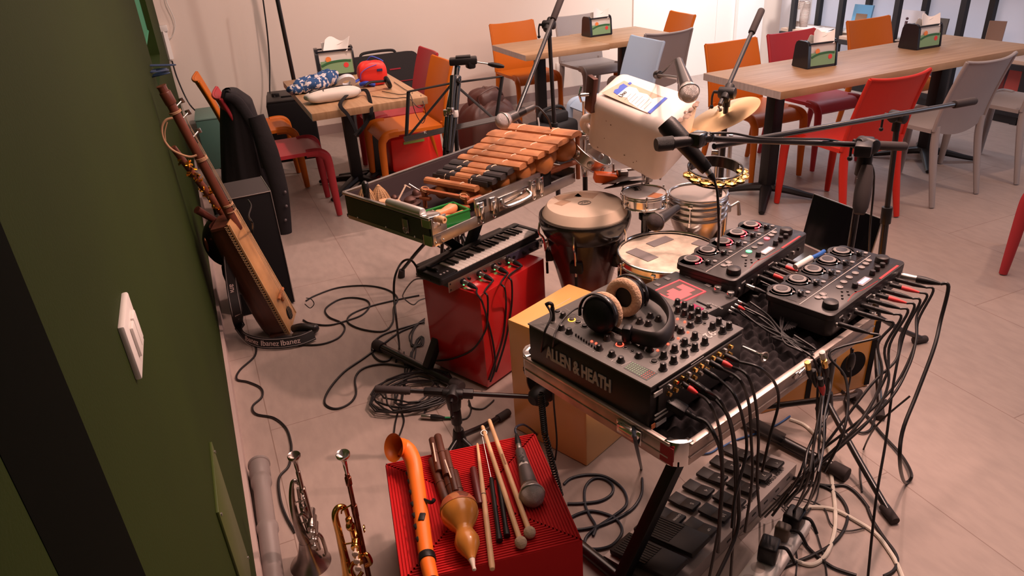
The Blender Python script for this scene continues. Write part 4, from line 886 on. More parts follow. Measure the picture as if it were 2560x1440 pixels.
# ======================= CASE WITH BALAFON =======================
def xstand(label, mx, feet, tops, zt, ym, yf, names='case_stand', tube=.018):
    # frame: x along the case, y across; zt = height of the case bottom
    o = thing(names, label, 'stand', mx=mx)
    B = mat('black square tube', (.012, .011, .012), .45)
    x0, x1 = feet
    for s, (a, b) in enumerate(((x0, tops[0]), (x1, tops[1]))):
        y = ym+(.022 if s else -.022)
        g = M(); d = Vector((b-a, 0, zt-.05)); L_ = d.length; c = Vector(((a+b)/2, y, (zt+.02)/2)); an = math.atan2(d.z, d.x)
        g.box(c, (L_, .035, .035), rot=Matrix.Rotation(-an, 3, 'Y'), bev=.003); g.done('cross_leg', B, o)
        g = M(); g.cyl((a, yf-.26, .022), (a, yf+.26, .022), tube, n=12); f = g.done('foot_bar', TB, o)
        for q in (-1, 1): g = M(); g.cyl((a, yf+q*.22, .022), (a, yf+q*.275, .022), .024, n=14, bev=.004); g.done('rubber_cap', RUB, f)
        g = M(); g.box((b, ym, zt-.012), (.03, .38, .022), bev=.003); g.done('top_bar', B, o)
    g = M(); g.cyl(((x0+x1)/2-.03, ym-.05, zt*.56), ((x0+x1)/2-.03, ym+.05, zt*.56), .03, n=16, bev=.004); g.done('pivot', BLK, o)
    return o
ZR = .77; ZB = .672
cA = U(1075, 549, ZR); cB = U(1445, 405, ZR); cC = U(845, 487, ZR)
an1 = math.atan2(cB.y-cA.y, cB.x-cA.x); L1_ = .80; W1 = .495
mx1 = tr(cA.x, cA.y, 0)@rotm('Z', (an1+math.atan2(cC.y-cA.y, cC.x-cA.x)-PI/2)/2)
GSIDE = mat('dark green case panel', (.035, .055, .022), .5, vary=.2, vscale=5)
LIN = mat('dark case lining', (.045, .028, .032), .9)
fc = thing('flight_case', 'open aluminium edged case holding the balafon and small percussion', 'case', mx=mx1)
T_ = .010
g = M(); g.box((L1_/2, W1/2, ZB+.006), (L1_, W1, .012)); g.box((L1_/2, W1-T_/2, (ZB+ZR)/2), (L1_-.01, T_, ZR-ZB-.01)); g.box((T_/2+.002, W1/2, (ZB+ZR)/2), (T_-.004, W1-.01, ZR-ZB-.01)); g.done('inner_lining', LIN, fc)
g = M(); g.box((.0, W1/2, (ZB+ZR)/2), (.004, W1-.02, ZR-ZB-.02)); g.done('green_side', GSIDE, fc)
g = M(); g.rbox((L1_/2, W1/2, ZB+.004), (L1_+.006, W1+.006, .014), .02)
g.box((.06, .0, ZB+.022), (.01, .008, .03))
g.tube([(.23, 0, ZR), (.02, 0, ZR), (0, .02, ZR), (0, W1-.02, ZR), (.02, W1, ZR), (L1_, W1, ZR)], .006, 6, 3, flat=(.8, 1.4)) if False else None
g.box((L1_/2, W1, ZR), (L1_, .014, .010), bev=.002); g.box((0, W1/2, ZR), (.014, W1, .010), bev=.002)
g.box((L1_*.5, 0, ZB+.02), (L1_, .010, .040), bev=.002)                     # low front rail
g.box((.035, 0, (ZB+ZR)/2), (.07, .008, ZR-ZB), bev=.002)
PX0, PX1 = .215, .58
g.box(((PX0+PX1)/2, 0, (ZB+ZR)/2+.004), (PX1-PX0, .010, ZR-ZB+.004), bev=.002)
g.box((L1_, W1/2, ZB+.03), (.010, W1, .06), bev=.002)
g.done('aluminium_edges', ALU, fc)
for z0, z1 in ((ZR-.035, ZR+.008), (ZB-.004, ZB+.035)): g = M(); g.rbox((.025, .025, (z0+z1)/2), (.06, .06, z1-z0), .018, bev=.004); g.done('corner_guard', CHR, fc)
g = M(); g.cyl((.010, .045, ZR+.012), (.010, .235, ZR+.012), .0165, n=20, bev=.006); g.done('edge_roll', mat('bright satin metal', (.85, .80, .76), .34, .85), fc)
for x in (.235, .30, .525, .57):
    g = M(); g.box((x, -.009, ZR-.035), (.030, .010, .05), bev=.003); g.box((x, -.014, ZR-.05), (.016, .008, .05), bev=.002); g.ring((x, -.014, ZR-.072), .012, .0018, (0, 1, 0), n=20, m=6, sc=(.8, 1.4)); g.done('latch', CHR, fc)
g = M(); g.box((.415, -.008, ZR-.05), (.17, .006, .055), bev=.002); g.tube([(.345, -.012, ZR-.035), (.35, -.032, ZR-.058), (.48, -.032, ZR-.058), (.485, -.012, ZR-.035)], .007, 8); g.done('handle', CHR, fc)
g = M(); g.box((.25, -.0065, ZR-.02), (.035, .003, .028)); g.done('dark_badge', BLK, fc)
g = M()
for x in (.01, .045, .22, .575): 
    for z in (ZB+.01, ZR-.015): g.sph((x, -.006, z), .0035, 8)
for y in (.09, .25, .42): g.sph((-.004, y, ZB+.015), .0035, 8)
g.done('rivet', CHR, fc)
for y in (.13,):
    g = M(); g.box((-.006, y, ZR-.05), (.006, .03, .05), bev=.002); g.ring((-.011, y, ZR-.065), .011, .0018, (1, 0, 0), n=18, m=6); g.done('side_latch', STEEL, fc)
xs = xstand('black folding cross stand under the balafon case', mx1, (.08, .80), (.50, .16), ZB-.003, W1/2, .30)
# balafon: bars from pixel pairs (left end, right end), bars lie level on a slowly rising cord
def Z5(x, y): return (820+x/3.879, 300+y/3.879)
bars = [((1735, 55), (2395, 145)), ((1585, 130), (2290, 210)), ((1515, 200), (2200, 275)), ((1428, 265), (2095, 328)), ((1372, 312), (1980, 385)), ((1295, 358), (1890, 450)),
        ((1212, 408), (1770, 500)), ((1150, 458), (1700, 552)), ((1085, 503), (1612, 598)), ((1030, 535), (1550, 628)), ((968, 572), (1430, 672))]
BAR = grained('rosewood bar', (.34, .125, .05), (.52, .23, .10), (3, 3, 14), 5, .45)
DKP = mat('charcoal grey bar end', (.030, .024, .026), .6, vary=.2, vscale=30)  # four of the bars are coloured charcoal grey towards both ends
CRD = mat('pale cord', (.75, .60, .45), .9)
zs = [.885-.0105*i for i in range(11)]
P0 = [U(*Z5(*b[0]), z) for b, z in zip(bars, zs)]; P1 = [U(*Z5(*b[1]), z) for b, z in zip(bars, zs)]
# straighten: common direction
dm = sum(((b-a).normalized() for a, b in zip(P0, P1)), Vector()).normalized(); dn = Vector((-dm.y, dm.x, 0))
org = (P0[10]+P1[10])/2
bal = thing('balafon', 'wooden balafon with eleven bars tied by pale cords inside the open case', 'balafon', mx=basis((org.x, org.y, ZB+.012), dm, dn)); bi = bal.matrix_world.inverted() if False else basis((org.x, org.y, ZB+.012), dm, dn).inverted()
loc = []
for i, (a, b) in enumerate(zip(P0, P1)):
    A, B = bi@a, bi@b; m_ = (A+B)/2; Ln = (B-A).length; loc.append((m_, Ln))
for i, (m_, Ln) in enumerate(loc):
    nx = loc[i-1][0] if i else loc[0][0]*2-loc[1][0]; wd = abs(nx.y-m_.y)*1.10 if i else abs(loc[0][0].y-loc[1][0].y)*.95
    prof = [(-wd/2, -.009), (-wd/2*.98, .003), (-wd*.32, .0095), (0, .012), (wd*.32, .0095), (wd/2*.98, .003), (wd/2, -.009), (wd*.25, -.011), (-wd*.25, -.011)]
    Rx = Matrix(((0, 0, 1, m_.x), (1, 0, 0, m_.y), (0, 1, 0, m_.z), (0, 0, 0, 1)))
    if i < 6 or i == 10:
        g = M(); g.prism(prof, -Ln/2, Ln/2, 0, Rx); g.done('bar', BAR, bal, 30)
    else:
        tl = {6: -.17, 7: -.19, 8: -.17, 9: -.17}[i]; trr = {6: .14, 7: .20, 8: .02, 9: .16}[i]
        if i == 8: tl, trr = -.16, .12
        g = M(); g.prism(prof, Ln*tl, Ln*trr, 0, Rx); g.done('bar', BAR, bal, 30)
        for (e0, e1) in ((-Ln/2, Ln*tl), (Ln*trr, Ln/2)): g = M(); g.prism(prof, e0, e1, 0, Rx); g.done('bar_end', DKP, bal, 30, label='dark charcoal bar end')
for s in (-.26, .22):
    for (m_, Ln) in loc:
        g = M(); x = m_.x+s*Ln; w_ = .026 if m_ is not loc[0][0] else .034
        i = loc.index((m_, Ln)); nx = loc[i-1][0] if i else m_*2-loc[1][0]; wd = abs(nx.y-m_.y)
        g.tube([(x-.004, m_.y-wd*.5, m_.z-.004), (x-.002, m_.y-wd*.25, m_.z+.0105), (x+.001, m_.y, m_.z+.013), (x+.003, m_.y+wd*.25, m_.z+.0105), (x+.006, m_.y+wd*.5, m_.z-.004)], .0022, 6, 4); g.done('cord', CRD, bal)
GRD = mat('orange brown gourd', (.42, .15, .04), .45, vary=.25, vscale=12)
for i, (m_, Ln) in enumerate(loc):
    if i > 10: continue
    R = (.060, .058, .056, .053, .048, .045, .042, .038, .034, .032, .030)[i]; R = min(R, (m_.z-.012)/1.75)
    sx = .30 if i % 2 == 0 else .22
    g = M(); g.sph((m_.x+Ln*sx, m_.y, m_.z-.012-R*.85), R, 20, (1, .9, .95)); g.cyl((m_.x+Ln*sx, m_.y, m_.z-.03), (m_.x+Ln*sx, m_.y, m_.z-.008), R*.45, n=16)
    g.done('gourd', GRD, bal)
    g = M(); g.sph((m_.x-Ln*.2, m_.y, m_.z-.012-R*.85), R, 20, (1, .9, .95)); g.done('gourd', GRD, bal)
FW_ = grained('red brown frame wood', (.28, .075, .025), (.42, .13, .05), (2, 2, 10), 4, .5)
y0, y1 = loc[10][0].y, loc[0][0].y
g = M(); m_, Ln = loc[10]; g.box((m_.x, y0-.045, m_.z-.025), (Ln*.93, .018, .014), bev=.003); g.box((m_.x+Ln*.40, y0-.06, m_.z-.055), (.05, .02, .012), bev=.003); g.box((m_.x-Ln*.38, y0-.05, m_.z-.055), (.05, .02, .012), bev=.003)
for s in (-1, 1):
    m0, L0_ = loc[0]; g.cyl((m_.x+s*Ln*.42, y0-.05, .055), (m0.x+s*L0_*.44, y1+.05, .075), .011, n=10)
    g.cyl((m_.x+s*Ln*.42, y0-.045, .0), (m_.x+s*Ln*.42, y0-.045, m_.z-.02), .008); g.cyl((m0.x+s*L0_*.44, y1+.045, .0), (m0.x+s*L0_*.44, y1+.045, m0.z-.01), .009)
g.box((loc[0][0].x, y1+.05, loc[0][0].z-.02), (loc[0][1]*.95, .02, .016), bev=.003)
g.done('frame', FW_, bal)
g = M()
for s in (-.42, .42):
    for dz in (0, .008): g.ring((m_.x+s*Ln*.9, y0-.045, m_.z-.025+dz), .014, .0025, (.3, 0, 1), n=14, m=6)
g.done('binding', mat('raffia', (.45, .24, .12), .9), bal)
# percussion lying in the case (case frame coordinates from pixels on the case floor)
ZF = ZB+.013
def cf(px, py, z=ZF): return U(px, py, z)
WK = waved('wicker', (.30, .15, .06), (.66, .42, .23), 90, .7, 'Z', .6, bump=.8)
for i, (px, py, h, r) in enumerate(((884, 465, .112, .042), (945, 461, .100, .043))):
    p = mx1.inverted()@cf(px, py, ZF+h); p.x = max(p.x, r*1.1+.014); p.y = min(p.y, W1-r*1.1-.014); p = mx1@p; o = thing('basket_rattle', ['small woven cone rattle at the left end of the open case', 'larger woven cone rattle right of the black handle'][i], 'rattle', (p.x, p.y, ZF), .3*i)
    g = M(); g.lathe([(r*.96, 0), (r*1.05, h*.14), (r*.92, h*.38), (r*.55, h*.72), (r*.18, h*.95), (0, h)], 28); g.done('basket', WK, o, 60)
    g = M()
    for k in range(14):
        a = k*2*PI/14; g.tube([(r*.97*math.cos(a), r*.97*math.sin(a), .002), (r*1.06*math.cos(a), r*1.06*math.sin(a), h*.14), (r*.93*math.cos(a), r*.93*math.sin(a), h*.38), (r*.56*math.cos(a), r*.56*math.sin(a), h*.72), (0, 0, h*1.0)], .0014, 5, 3)
    g.done('wicker_rib', mat('cane rib', (.60, .36, .18), .6), o)
p = cf(911, 452, ZF+.142); o = thing('handle_rattle', 'upright black handled rattle between the two woven cones', 'rattle', (p.x, p.y, ZF))
g = M(); g.lathe([(.013, .012), (.011, .03), (.0135, .11), (.013, .132), (.005, .141), (0, .142)], 20); g.done('handle', BLKG, o); g = M(); g.sph((0, 0, .012), .02, 14, (1.3, 1.3, .5)); g.done('rattle_body', BLK, o)
for i, (px, py) in enumerate(((960, 500), (988, 503))):
    p = cf(px, py, ZF+.055); o = thing('wood_shaker', ['short round wooden shaker beside the chrome roll, left one', 'short round wooden shaker beside the chrome roll, right one'][i], 'shaker', (p.x, p.y, ZF), 0)
    g = M(); g.lathe([(.018, 0), (.022, .004), (.022, .050), (.019, .055), (0, .055)], 24); g.done('shell', mat('light turned wood', (.66, .38, .22), .45), o)
BR = mat('brown iron', (.12, .055, .045), .5, .5, vary=.3, vscale=20)
for i, (px, py, r, t) in enumerate(((1024, 492, .036, 'brown dished gong lying in the case behind the green box'), (1040, 474, .026, 'smaller brown gong behind the dished one'), (985, 488, .022, 'brown iron bell half hidden right of the larger cone rattle'))):
    p = cf(px, py, ZF+.03); r *= 1.15; g = M(); g.lathe([(r, 0), (r*.98, .006), (r*.62, .010), (r*.56, .022), (r*.3, .03), (0, .032)], 28); o = g.done('small_gong', BR); o.location = (p.x, p.y, ZF); tag(o, t, 'gong')
for i, (a, b, m_) in enumerate((((1015, 462), (993, 505), 'pale stick standing against the gongs'), ((1022, 460), (1070, 490), 'silver rod lying over the gongs'), ((1012, 463), (1025, 470), 'curved raffia handle loop behind the gongs'))):
    A, B = cf(*a, ZF+.075), cf(*b, ZF+.02); g = M(); g.cyl(A, B, .0035 if i < 2 else .003, n=10); tag(g.done('stick', [mat('pale stick', (.75, .58, .45), .5), STEEL, CRD][i]), m_, 'stick')
# green plastic box with gourd shakers
gA = cf(1127, 556, ZR-.005); gB = cf(1165, 520, ZR-.005)
gz = (an1)
gp = U(1117, 530, ZR-.03); gbx = thing('plastic_tray', 'green plastic tray in the balafon case holding two orange gourd shakers', 'tray', (gp.x, gp.y, ZF+.002), an1-.12)
GP = mat('green plastic', (.01, .22, .035), .35)
w_, d_, h_ = .125, .105, .062
gx = M(); gx.box((0, 0, .002), (w_, d_, .004))
for (cx, cy, sx, sy) in ((0, d_/2, w_, .004), (0, -d_/2, w_, .004), (w_/2, 0, .004, d_), (-w_/2, 0, .004, d_)): gx.box((cx, cy, h_/2), (sx, sy, h_))
for (cx, cy, sx, sy) in ((0, d_/2, w_+.008, .008), (0, -d_/2, w_+.008, .008), (w_/2, 0, .008, d_+.008), (-w_/2, 0, .008, d_+.008)): gx.box((cx, cy, h_-.003), (sx, sy, .005), bev=.001)
gx.done('tray', GP, gbx)
OG = mat('pale orange gourd', (.72, .28, .12), .4, vary=.15, vscale=10)
for i, (dx, dy, dz, rz) in enumerate(((.005, .02, .050, .1), (.02, -.02, .034, -.3))):
    o = thing('gourd_shaker', ['upper orange gourd shaker in the green tray', 'lower orange gourd shaker in the green tray'][i], 'shaker', mx=gbx.matrix_world.copy() if False else tr(gp.x, gp.y, ZF)@rotm('Z', an1-.12)@tr(dx, dy, dz)@rotm('Z', rz)@rotm('Y', PI/2))
    g = M(); g.lathe([(.003, -.055), (.013, -.048), (.016, -.03), (.013, -.012), (.018, .008), (.022, .03), (.014, .05), (.002, .056)], 24); g.done('gourd_body', OG, o)
o = thing('disc_shaker', 'pale disc with red print leaning in the green tray', 'shaker', mx=tr(gp.x, gp.y, ZF)@rotm('Z', an1-.12)@tr(-.038, .018, .05)@rotm('Y', .9))
g = M(); g.cyl((0, 0, 0), (0, 0, .008), .020, n=24, bev=.002); g.done('disc', mat('bone white', (.75, .60, .52), .5), o); g = M(); g.box((0, .004, .0085), (.012, .006, .001)); g.done('red_print', REDP, o)
A, B = cf(1003, 523, ZR-.004), cf(1112, 551, ZR-.006)
fl = thing('wooden_flute', 'pale wooden flute lying over the front edge of the case beside the chrome roll', 'flute', mx=along(A, B)); Lf = (B-A).length
g = M(); g.lathe([(.006, 0), (.0095, .01), (.0098, Lf*.86), (.013, Lf*.88), (.013, Lf*.96), (.011, Lf), (.006, Lf), (.006, Lf*.9), (.0, Lf*.9)], 24, cap=False); g.done('tube', mat('pale wood', (.74, .45, .24), .4), fl)
g = M(); g.cyl((0, 0, Lf*.91), (0, 0, Lf*.915), .0059); g.done('bore', BLKM, fl)
bo = thing('duct_tape_patch', 'black tape patch stuck over the far front rim of the balafon case', 'tape', mx=mx1)
g = M(); g.box((PX1+.03, -.007, ZR-.03), (.055, .003, .06)); g.box((PX1+.03, .01, ZR+.0), (.055, .03, .003)); g.done('tape', BLKM, bo)
dk = thing('wooden_frame_piece', 'dark reddish wooden frame piece at the right end of the balafon case', 'frame', mx=mx1)  # open rectangular frame made of four wooden strips
g = M(); g.box((L1_-.10, .06, ZB+.05), (.16, .018, .014), bev=.002); g.box((L1_-.10, .14, ZB+.05), (.16, .018, .014), bev=.002); g.box((L1_-.03, .10, ZB+.05), (.018, .08, .014), bev=.002); g.box((L1_-.17, .10, ZB+.05), (.018, .08, .014), bev=.002); g.done('frame_piece', FW_, dk)
# low tripod under the case
tpb = U(1150, 655); th_ = thing('tripod_base', 'small black tripod base under the balafon case', 'tripod', (tpb.x-.08, tpb.y-.25, 0)); tq = Vector((tpb.x-.08, tpb.y-.25, 0))
g = M(); g.cyl((0, 0, .10), (0, 0, .655), .012); g.cyl((0, 0, .34), (0, 0, .37), .024, n=14, bev=.003); g.done('tube', TB, th_)
for (px, py) in ((1003, 693), (1232, 640), (1130, 560)):
    f = U(px, py)-tq; g = M(); g.tube([(0, 0, .36), f*.5+Vector((0, 0, .22)), f+Vector((0, 0, .03))], .009, 8, 3); g.cyl((0, 0, .14), f*.45+Vector((0, 0, .225)), .005); lg = g.done('leg', TB, th_); g = M(); g.cyl(f*.97+Vector((0, 0, .045)), f+Vector((0, 0, .002)), .016, .02, n=10, bev=.003); g.done('rubber_foot', RUB, lg)
# ======================= RED CAJON, RACK UNIT, KEYBOARD =======================
HC = .43
k0 = (U(1218, 977)+0*UP); k0t = U(1202, 740, HC); kc = Vector(((k0.x+k0t.x)/2, (k0.y+k0t.y)/2, 0)); rzk = .46
mxk = tr(kc.x, kc.y, 0)@rotm('Z', rzk)
rc = thing('red_box_drum', 'glossy red wooden box drum under the small keyboard', 'cajon', mx=mxk)
RBX = mat('red lacquered board', (.50, .014, .016), .22, coat=.35, vary=.12, vscale=6)
g = M(); g.box((.195, .155, .008+HC/2), (.39, .31, HC-.016), bev=.004, seg=2); g.done('body', RBX, rc)
g = M()
for a in (.03, .36):
    for b in (.03, .28): g.cyl((a, b, 0), (a, b, .010), .014, n=12)
g.done('rubber_feet', RUB, rc)
# rack unit
rA, ra, rl = frame((1120, 706), (1350, 596), HC+.046); rA = U(1120, 706, HC+.046)
mxr = tr(rA.x, rA.y, HC+.0015)@rotm('Z', ra); RW = .52
ru = thing('audio_rack_unit', 'silver fronted rack audio interface lying on the red box drum under the keyboard', 'audio interface', mx=mxr)
g = M(); g.box((RW/2, .115, .022), (RW-.05, .22, .042), bev=.001); g.done('chassis', BLK, ru)
g = M(); g.box((RW/2, 0, .022), (RW, .004, .044), bev=.001); g.done('front_plate', ALU, ru)
g = M(); g.box((RW*.77, -.003, .022), (RW*.36, .003, .036)); g.done('dark_panel', mat('blue grey panel', (.05, .05, .085), .35), ru)
for i, x in enumerate((.075, .175, .275, .375)):
    xx = (.07, .155, .235, .315)[i]
    g = M(); g.cyl((xx, 0, .022), (xx, -.006, .022), .0135, n=20, bev=.001); g.cyl((xx+.03, 0, .022), (xx+.03, -.010, .022), .006, n=14); g.done('jack', BLK, ru)
    g = M(); g.box((xx+.004, -.0065, .010), (.014, .004, .006)); g.done('green_light', GRNL, ru)
for x in (.40, .44):
    g = M(); g.cyl((x, -.004, .022), (x, -.020, .022), .0065, .0055, n=14); g.done('knob', BLK, ru)
g = M()
for i in range(5):
    for j in range(2): g.box((.463+.007*i, -.0048, .016+.008*j), (.002, .001, .002))
g.done('tiny_marks', GREY, ru)
g = M(); g.box((.500-.012, -.006, .024), (.012, .006, .02), bev=.001); g.done('rocker_switch', BLK, ru)
g = M()
for x in (.008, RW-.008):
    for z in (.010, .034): g.cyl((x, -.0028, z), (x, -.0022, z), .0035, n=12, )
g.done('mounting_hole', BLKM, ru)
# four plugs with cables in the rack
for i, (xx, dx) in enumerate(((.07, .0), (.155, .0), (.235, 0), (.315, 0))):
    a = mxr@Vector((xx, -.007, .022)); b = mxr@Vector((xx+.004, -.075, .012))
    xlr(['plug nearest the left end of the rack unit', 'second plug from the left in the rack unit', 'third plug from the left in the rack unit', 'rightmost plug in the rack unit beside the dark panel'][i], a, b, r=.0095)
    g0 = b
    def hitk(px, py):
        im = mxk.inverted(); E_ = im@EYE; D_ = im.to_3x3()@ray(px, py); t = (-.008-E_.y)/D_.y; p = E_+D_*t
        if p.x < -.008: t = (-.008-E_.x)/D_.x; p = E_+D_*t
        p.z = max(p.z, .006); return mxk@p
    tops = [[(1192, 734), (1204, 752)], [(1212, 728), (1219, 742)], [(1252, 708), (1262, 722)], [(1272, 690), (1279, 704)]][i]
    sides = [[(1216, 790), (1232, 855), (1238, 915), (1226, 955)], [(1219, 790), (1212, 830), (1180, 875), (1130, 897), (1088, 902)], [(1265, 770), (1258, 840), (1240, 900), (1222, 950)], [(1280, 750), (1274, 800), (1262, 860), (1240, 930)]][i]
    pts = [g0, U(*tops[0], HC+.012), U(*tops[1], HC+.006)]+[hitk(*s_) for s_ in sides]
    cable(['cable hanging from the leftmost plug of the rack unit down the red box', 'cable looping left from the second rack plug across the red box', 'cable falling from the third rack plug down the red box', 'cable falling from the rightmost rack plug down the red box'][i], pts, .0038)
# keyboard
kA = U(1101, 697, .508); kB = U(1346, 577, .508); kan = math.atan2(kB.y-kA.y, kB.x-kA.x); KL = .56; KD = .145; KZ = HC+.0475
mxy = tr(kA.x, kA.y, KZ)@rotm('Z', kan)@Matrix.Diagonal((1, 1, .66, 1))
kb = thing('keyboard', 'small black music keyboard with piano keys lying on the rack unit', 'keyboard', mx=mxy)
g = M(); g.rbox((KL/2, KD/2, .018), (KL, KD, .036), .014, bev=.004); g.rbox((KL/2, KD-.018, .040), (KL*.99, .032, .016), .01, bev=.003); g.rbox((.045, KD*.45, .038), (.085, KD*.85, .008), .01, bev=.002); g.rbox((KL-.012, KD*.45, .040), (.022, KD*.9, .012), .008, bev=.003); g.done('body', mat('soft black casing', (.010, .010, .011), .38), kb)
KX0, KX1 = .090, KL-.026; nw = 22; kw = (KX1-KX0)/nw; WK_ = mat('ivory white keys', (.92, .89, .84), .3)
for i in range(nw):
    g = M(); g.box((KX0+kw*(i+.5), .055, .040), (kw-.0012, .100, .010), bev=.001); g.box((KX0+kw*(i+.5), .006, .034), (kw-.0012, .004, .018), bev=.001); g.done('white_key', WK_, kb)
pat = [1, 1, 0, 1, 1, 1, 0]
for i in range(nw-1):
    if pat[i % 7]:
        g = M(); g.box((KX0+kw*(i+1), .074, .050), (kw*.52, .062, .012), bev=.002); g.done('black_key', BLKG, kb)
for y in (.075, .105):
    g = M(); g.cyl((.033, y, .036), (.043, y, .036), .021, n=24, bev=.002); g.cyl((.047, y-.03+.03, .036), (.055, y, .036), .020, n=24, bev=.002) if False else None; g.done('wheel', BLK, kb)
g = M()
for (x, y) in ((.028, .03), (.045, .03), (.062, .03)): g.cyl((x, y, .042), (x, y, .0445), .0042, n=12)
g.done('button', mat('grey buttons', (.45, .42, .42), .5), kb)
text('microKEY', .009, tr(KL*.86, KD-.018, .0485), GREY, kb)
# keyboard cables
kq = mxy@Vector((0, .11, .015))
cable('thick black cable arching from the keyboard rear left to the floor', [kq, U(1030, 652, .52), U(1006, 655, .50), DIST(988, 690, kq), DIST(985, 740, kq), DIST(993, 820, kq-Vector((0, .1, .2))), U(998, 870, .006), U(990, 905, .006)], .0045)
cable('thin black cable from the keyboard end dipping to the floor beside the red box', [mxy@Vector((0, .06, .015)), U(1035, 700, .40), U(1008, 735, .2), U(1012, 748, .1), U(1033, 762, .03), U(1050, 750, .03), U(1085, 740, .02), U(1110, 730, .01)], .003)
# ======================= WOODEN CAJON =======================
wa = U(1467, 1167); rzw = .41
mxw = tr(wa.x, wa.y, 0)@rotm('Z', rzw)
wc = thing('wooden_box_drum', 'light wooden box drum with a round hole standing behind the mixer', 'cajon', mx=mxw)
BIR = mat('varnished birch', (.90, .50, .17), .3, coat=.25, vary=.08, vscale=3)
HW = .462
g = M(); g.box((.165, .165, HW/2), (.33, .33, HW), bev=.006, seg=2); g.done('body', BIR, wc)
hc = PYy(0, 0, 1)  # placeholder
def face_hit(px, py, mxf):       # ray meets local plane x=0
    i = mxf.inverted(); e = i@EYE; d = i.to_3x3()@ray(px, py); t = -e.x/d.x; return e+d*t
hl = face_hit(1350, 965, mxw)
g = M(); g.cyl((-.0006, hl.y, hl.z), (.0006, hl.y, hl.z), .058, n=36); g.done('sound_hole', BLKM, wc)
g = M(); g.ring((-.0005, hl.y, hl.z), .059, .002, (1, 0, 0), n=40); g.done('hole_rim', mat('dark wood rim', (.20, .08, .03), .5), wc)
# ======================= YELLOW CAJON + LAPTOP =======================
ya = U(1922, 1030); yb = U(2123, 977); yan = math.atan2(yb.y-ya.y, yb.x-ya.x)
mxl = tr(ya.x, ya.y, 0)@rotm('Z', yan)
yc = thing('yellow_box_drum', 'yellow wooden box drum lying on its side behind the two loopers', 'cajon', mx=mxl)
YM = mat('amber yellow board', (.62, .27, .035), .3, coat=.3)
g = M(); g.box((.20, .16, .15), (.47, .32, .30), bev=.005); g.done('body', YM, yc)
g = M(); g.cyl((.345, -.001, .12), (.345, .0004, .12), .055, n=36); g.done('sound_hole', BLKM, yc)
for x in (.16, .425): g = M(); g.box((x, -.002, .15), (.022, .002, .28)); g.done('black_strip', BLKM, yc)
lz = .53
lA, lB = U(2018, 484, lz), U(2190, 548, lz); lC = None
ld_ = (lB-lA); lw = .325; lu = ld_.normalized()
mid = (lA+lB)/2; nrm = Vector((lu.y, -lu.x, 0))
if nrm.dot(EYE-mid) < 0: nrm = -nrm
lt = thing('laptop', 'open laptop with a dark screen behind the two loopers', 'laptop', mx=basis(mid-Vector((0, 0, .232)), lu, -nrm))
DS = mat('black glass screen', (.004, .004, .005), .08, spec=.6)
g = M(); tlt = .18
R_ = Matrix.Rotation(-tlt, 3, 'X')
g.box(R_@Vector((0, .0, .116)), (ld_.length, .006, .225), rot=R_, bev=.002); g.done('lid', ALU, lt)
g = M(); g.box(R_@Vector((0, -.0035, .116)), (ld_.length-.006, .001, .218), rot=R_); g.done('screen', DS, lt)
g = M(); g.box((0, -.115, -.008), (ld_.length, .23, .014), bev=.003); g.done('keyboard_base', ALU, lt)
lst = thing('laptop_stand', 'black stand plate under the laptop', 'stand', mx=basis(mid-Vector((0, 0, .25)), lu, -nrm))
g = M(); g.box((0, -.11, -.003), (.26, .22, .008), bev=.002); g.cyl((0, -.11, -(lz-.25)), (0, -.11, -.005), .012); g.cyl((0, -.11, -(lz-.25)+.002), (0, -.11, -(lz-.25)+.02), .11, n=24); g.done('stand_body', BLK, lst)
# ======================= MIXER CASE =======================
ZM = .68; zb2 = .622
mA = U(1700, 1120, ZM); mL = U(1312, 873, ZM); mR = U(2150, 780, ZM)
an2 = (math.atan2(mR.y-mA.y, mR.x-mA.x)+math.atan2(mL.y-mA.y, mL.x-mA.x)-PI/2)/2
mx2 = tr(mA.x, mA.y, 0)@rotm('Z', an2); L2, W2 = .82, (mL-mA).length
cs2 = thing('flight_case', 'aluminium edged case lid with black egg foam carrying the mixer and loopers', 'case', mx=mx2)
WEAR = mat('scuffed aluminium rail', (.60, .50, .45), .4, .7, vary=.35, vscale=18)
g = M(); th = .012
for (cx, cy, sx, sy) in ((L2/2, 0, L2-.05, th), (L2/2, W2, L2-.05, th), (0, W2/2, th, W2-.05), (L2, W2/2, th, W2-.05)): g.box((cx, cy, (ZM+zb2)/2), (sx, sy, ZM-zb2), bev=.002)
for (cx, cy, sx, sy) in ((L2/2, -.003, L2-.05, .010), (L2/2, W2+.003, L2-.05, .010), (-.003, W2/2, .010, W2-.05), (L2+.003, W2/2, .010, W2-.05)):
    g.box((cx, cy, ZM-.004), (sx+.0, sy+.006, .010), bev=.003); g.box((cx, cy, (ZM+zb2)/2-.008), (sx, sy+.002, .004), bev=.001)
g.done('side_rail', WEAR, cs2)
for (cx, cy) in ((0, 0), (L2, 0), (0, W2), (L2, W2)):
    g = M()
    ix, iy = (1 if cx == 0 else -1), (1 if cy == 0 else -1); n = 8; pts = []
    for k in range(n+1): a = k*PI/2/n; pts.append((cx+ix*(.036-.042*math.cos(a)), cy+iy*(.036-.042*math.sin(a))))
    for k in range(n, -1, -1): a = k*PI/2/n; pts.append((cx+ix*(.036-.026*math.cos(a)), cy+iy*(.036-.026*math.sin(a))))
    if ix*iy > 0: pts = pts[::-1]
    g.prism(pts, zb2, ZM+.004, .002); g.done('corner_guard', CHR, cs2)
g = M(); g.box((L2/2, W2/2, zb2+.006), (L2-.01, W2-.01, .012)); g.done('bottom_board', BLKM, cs2)
FOAM = mat('charcoal egg foam', (.020, .015, .017), .95)
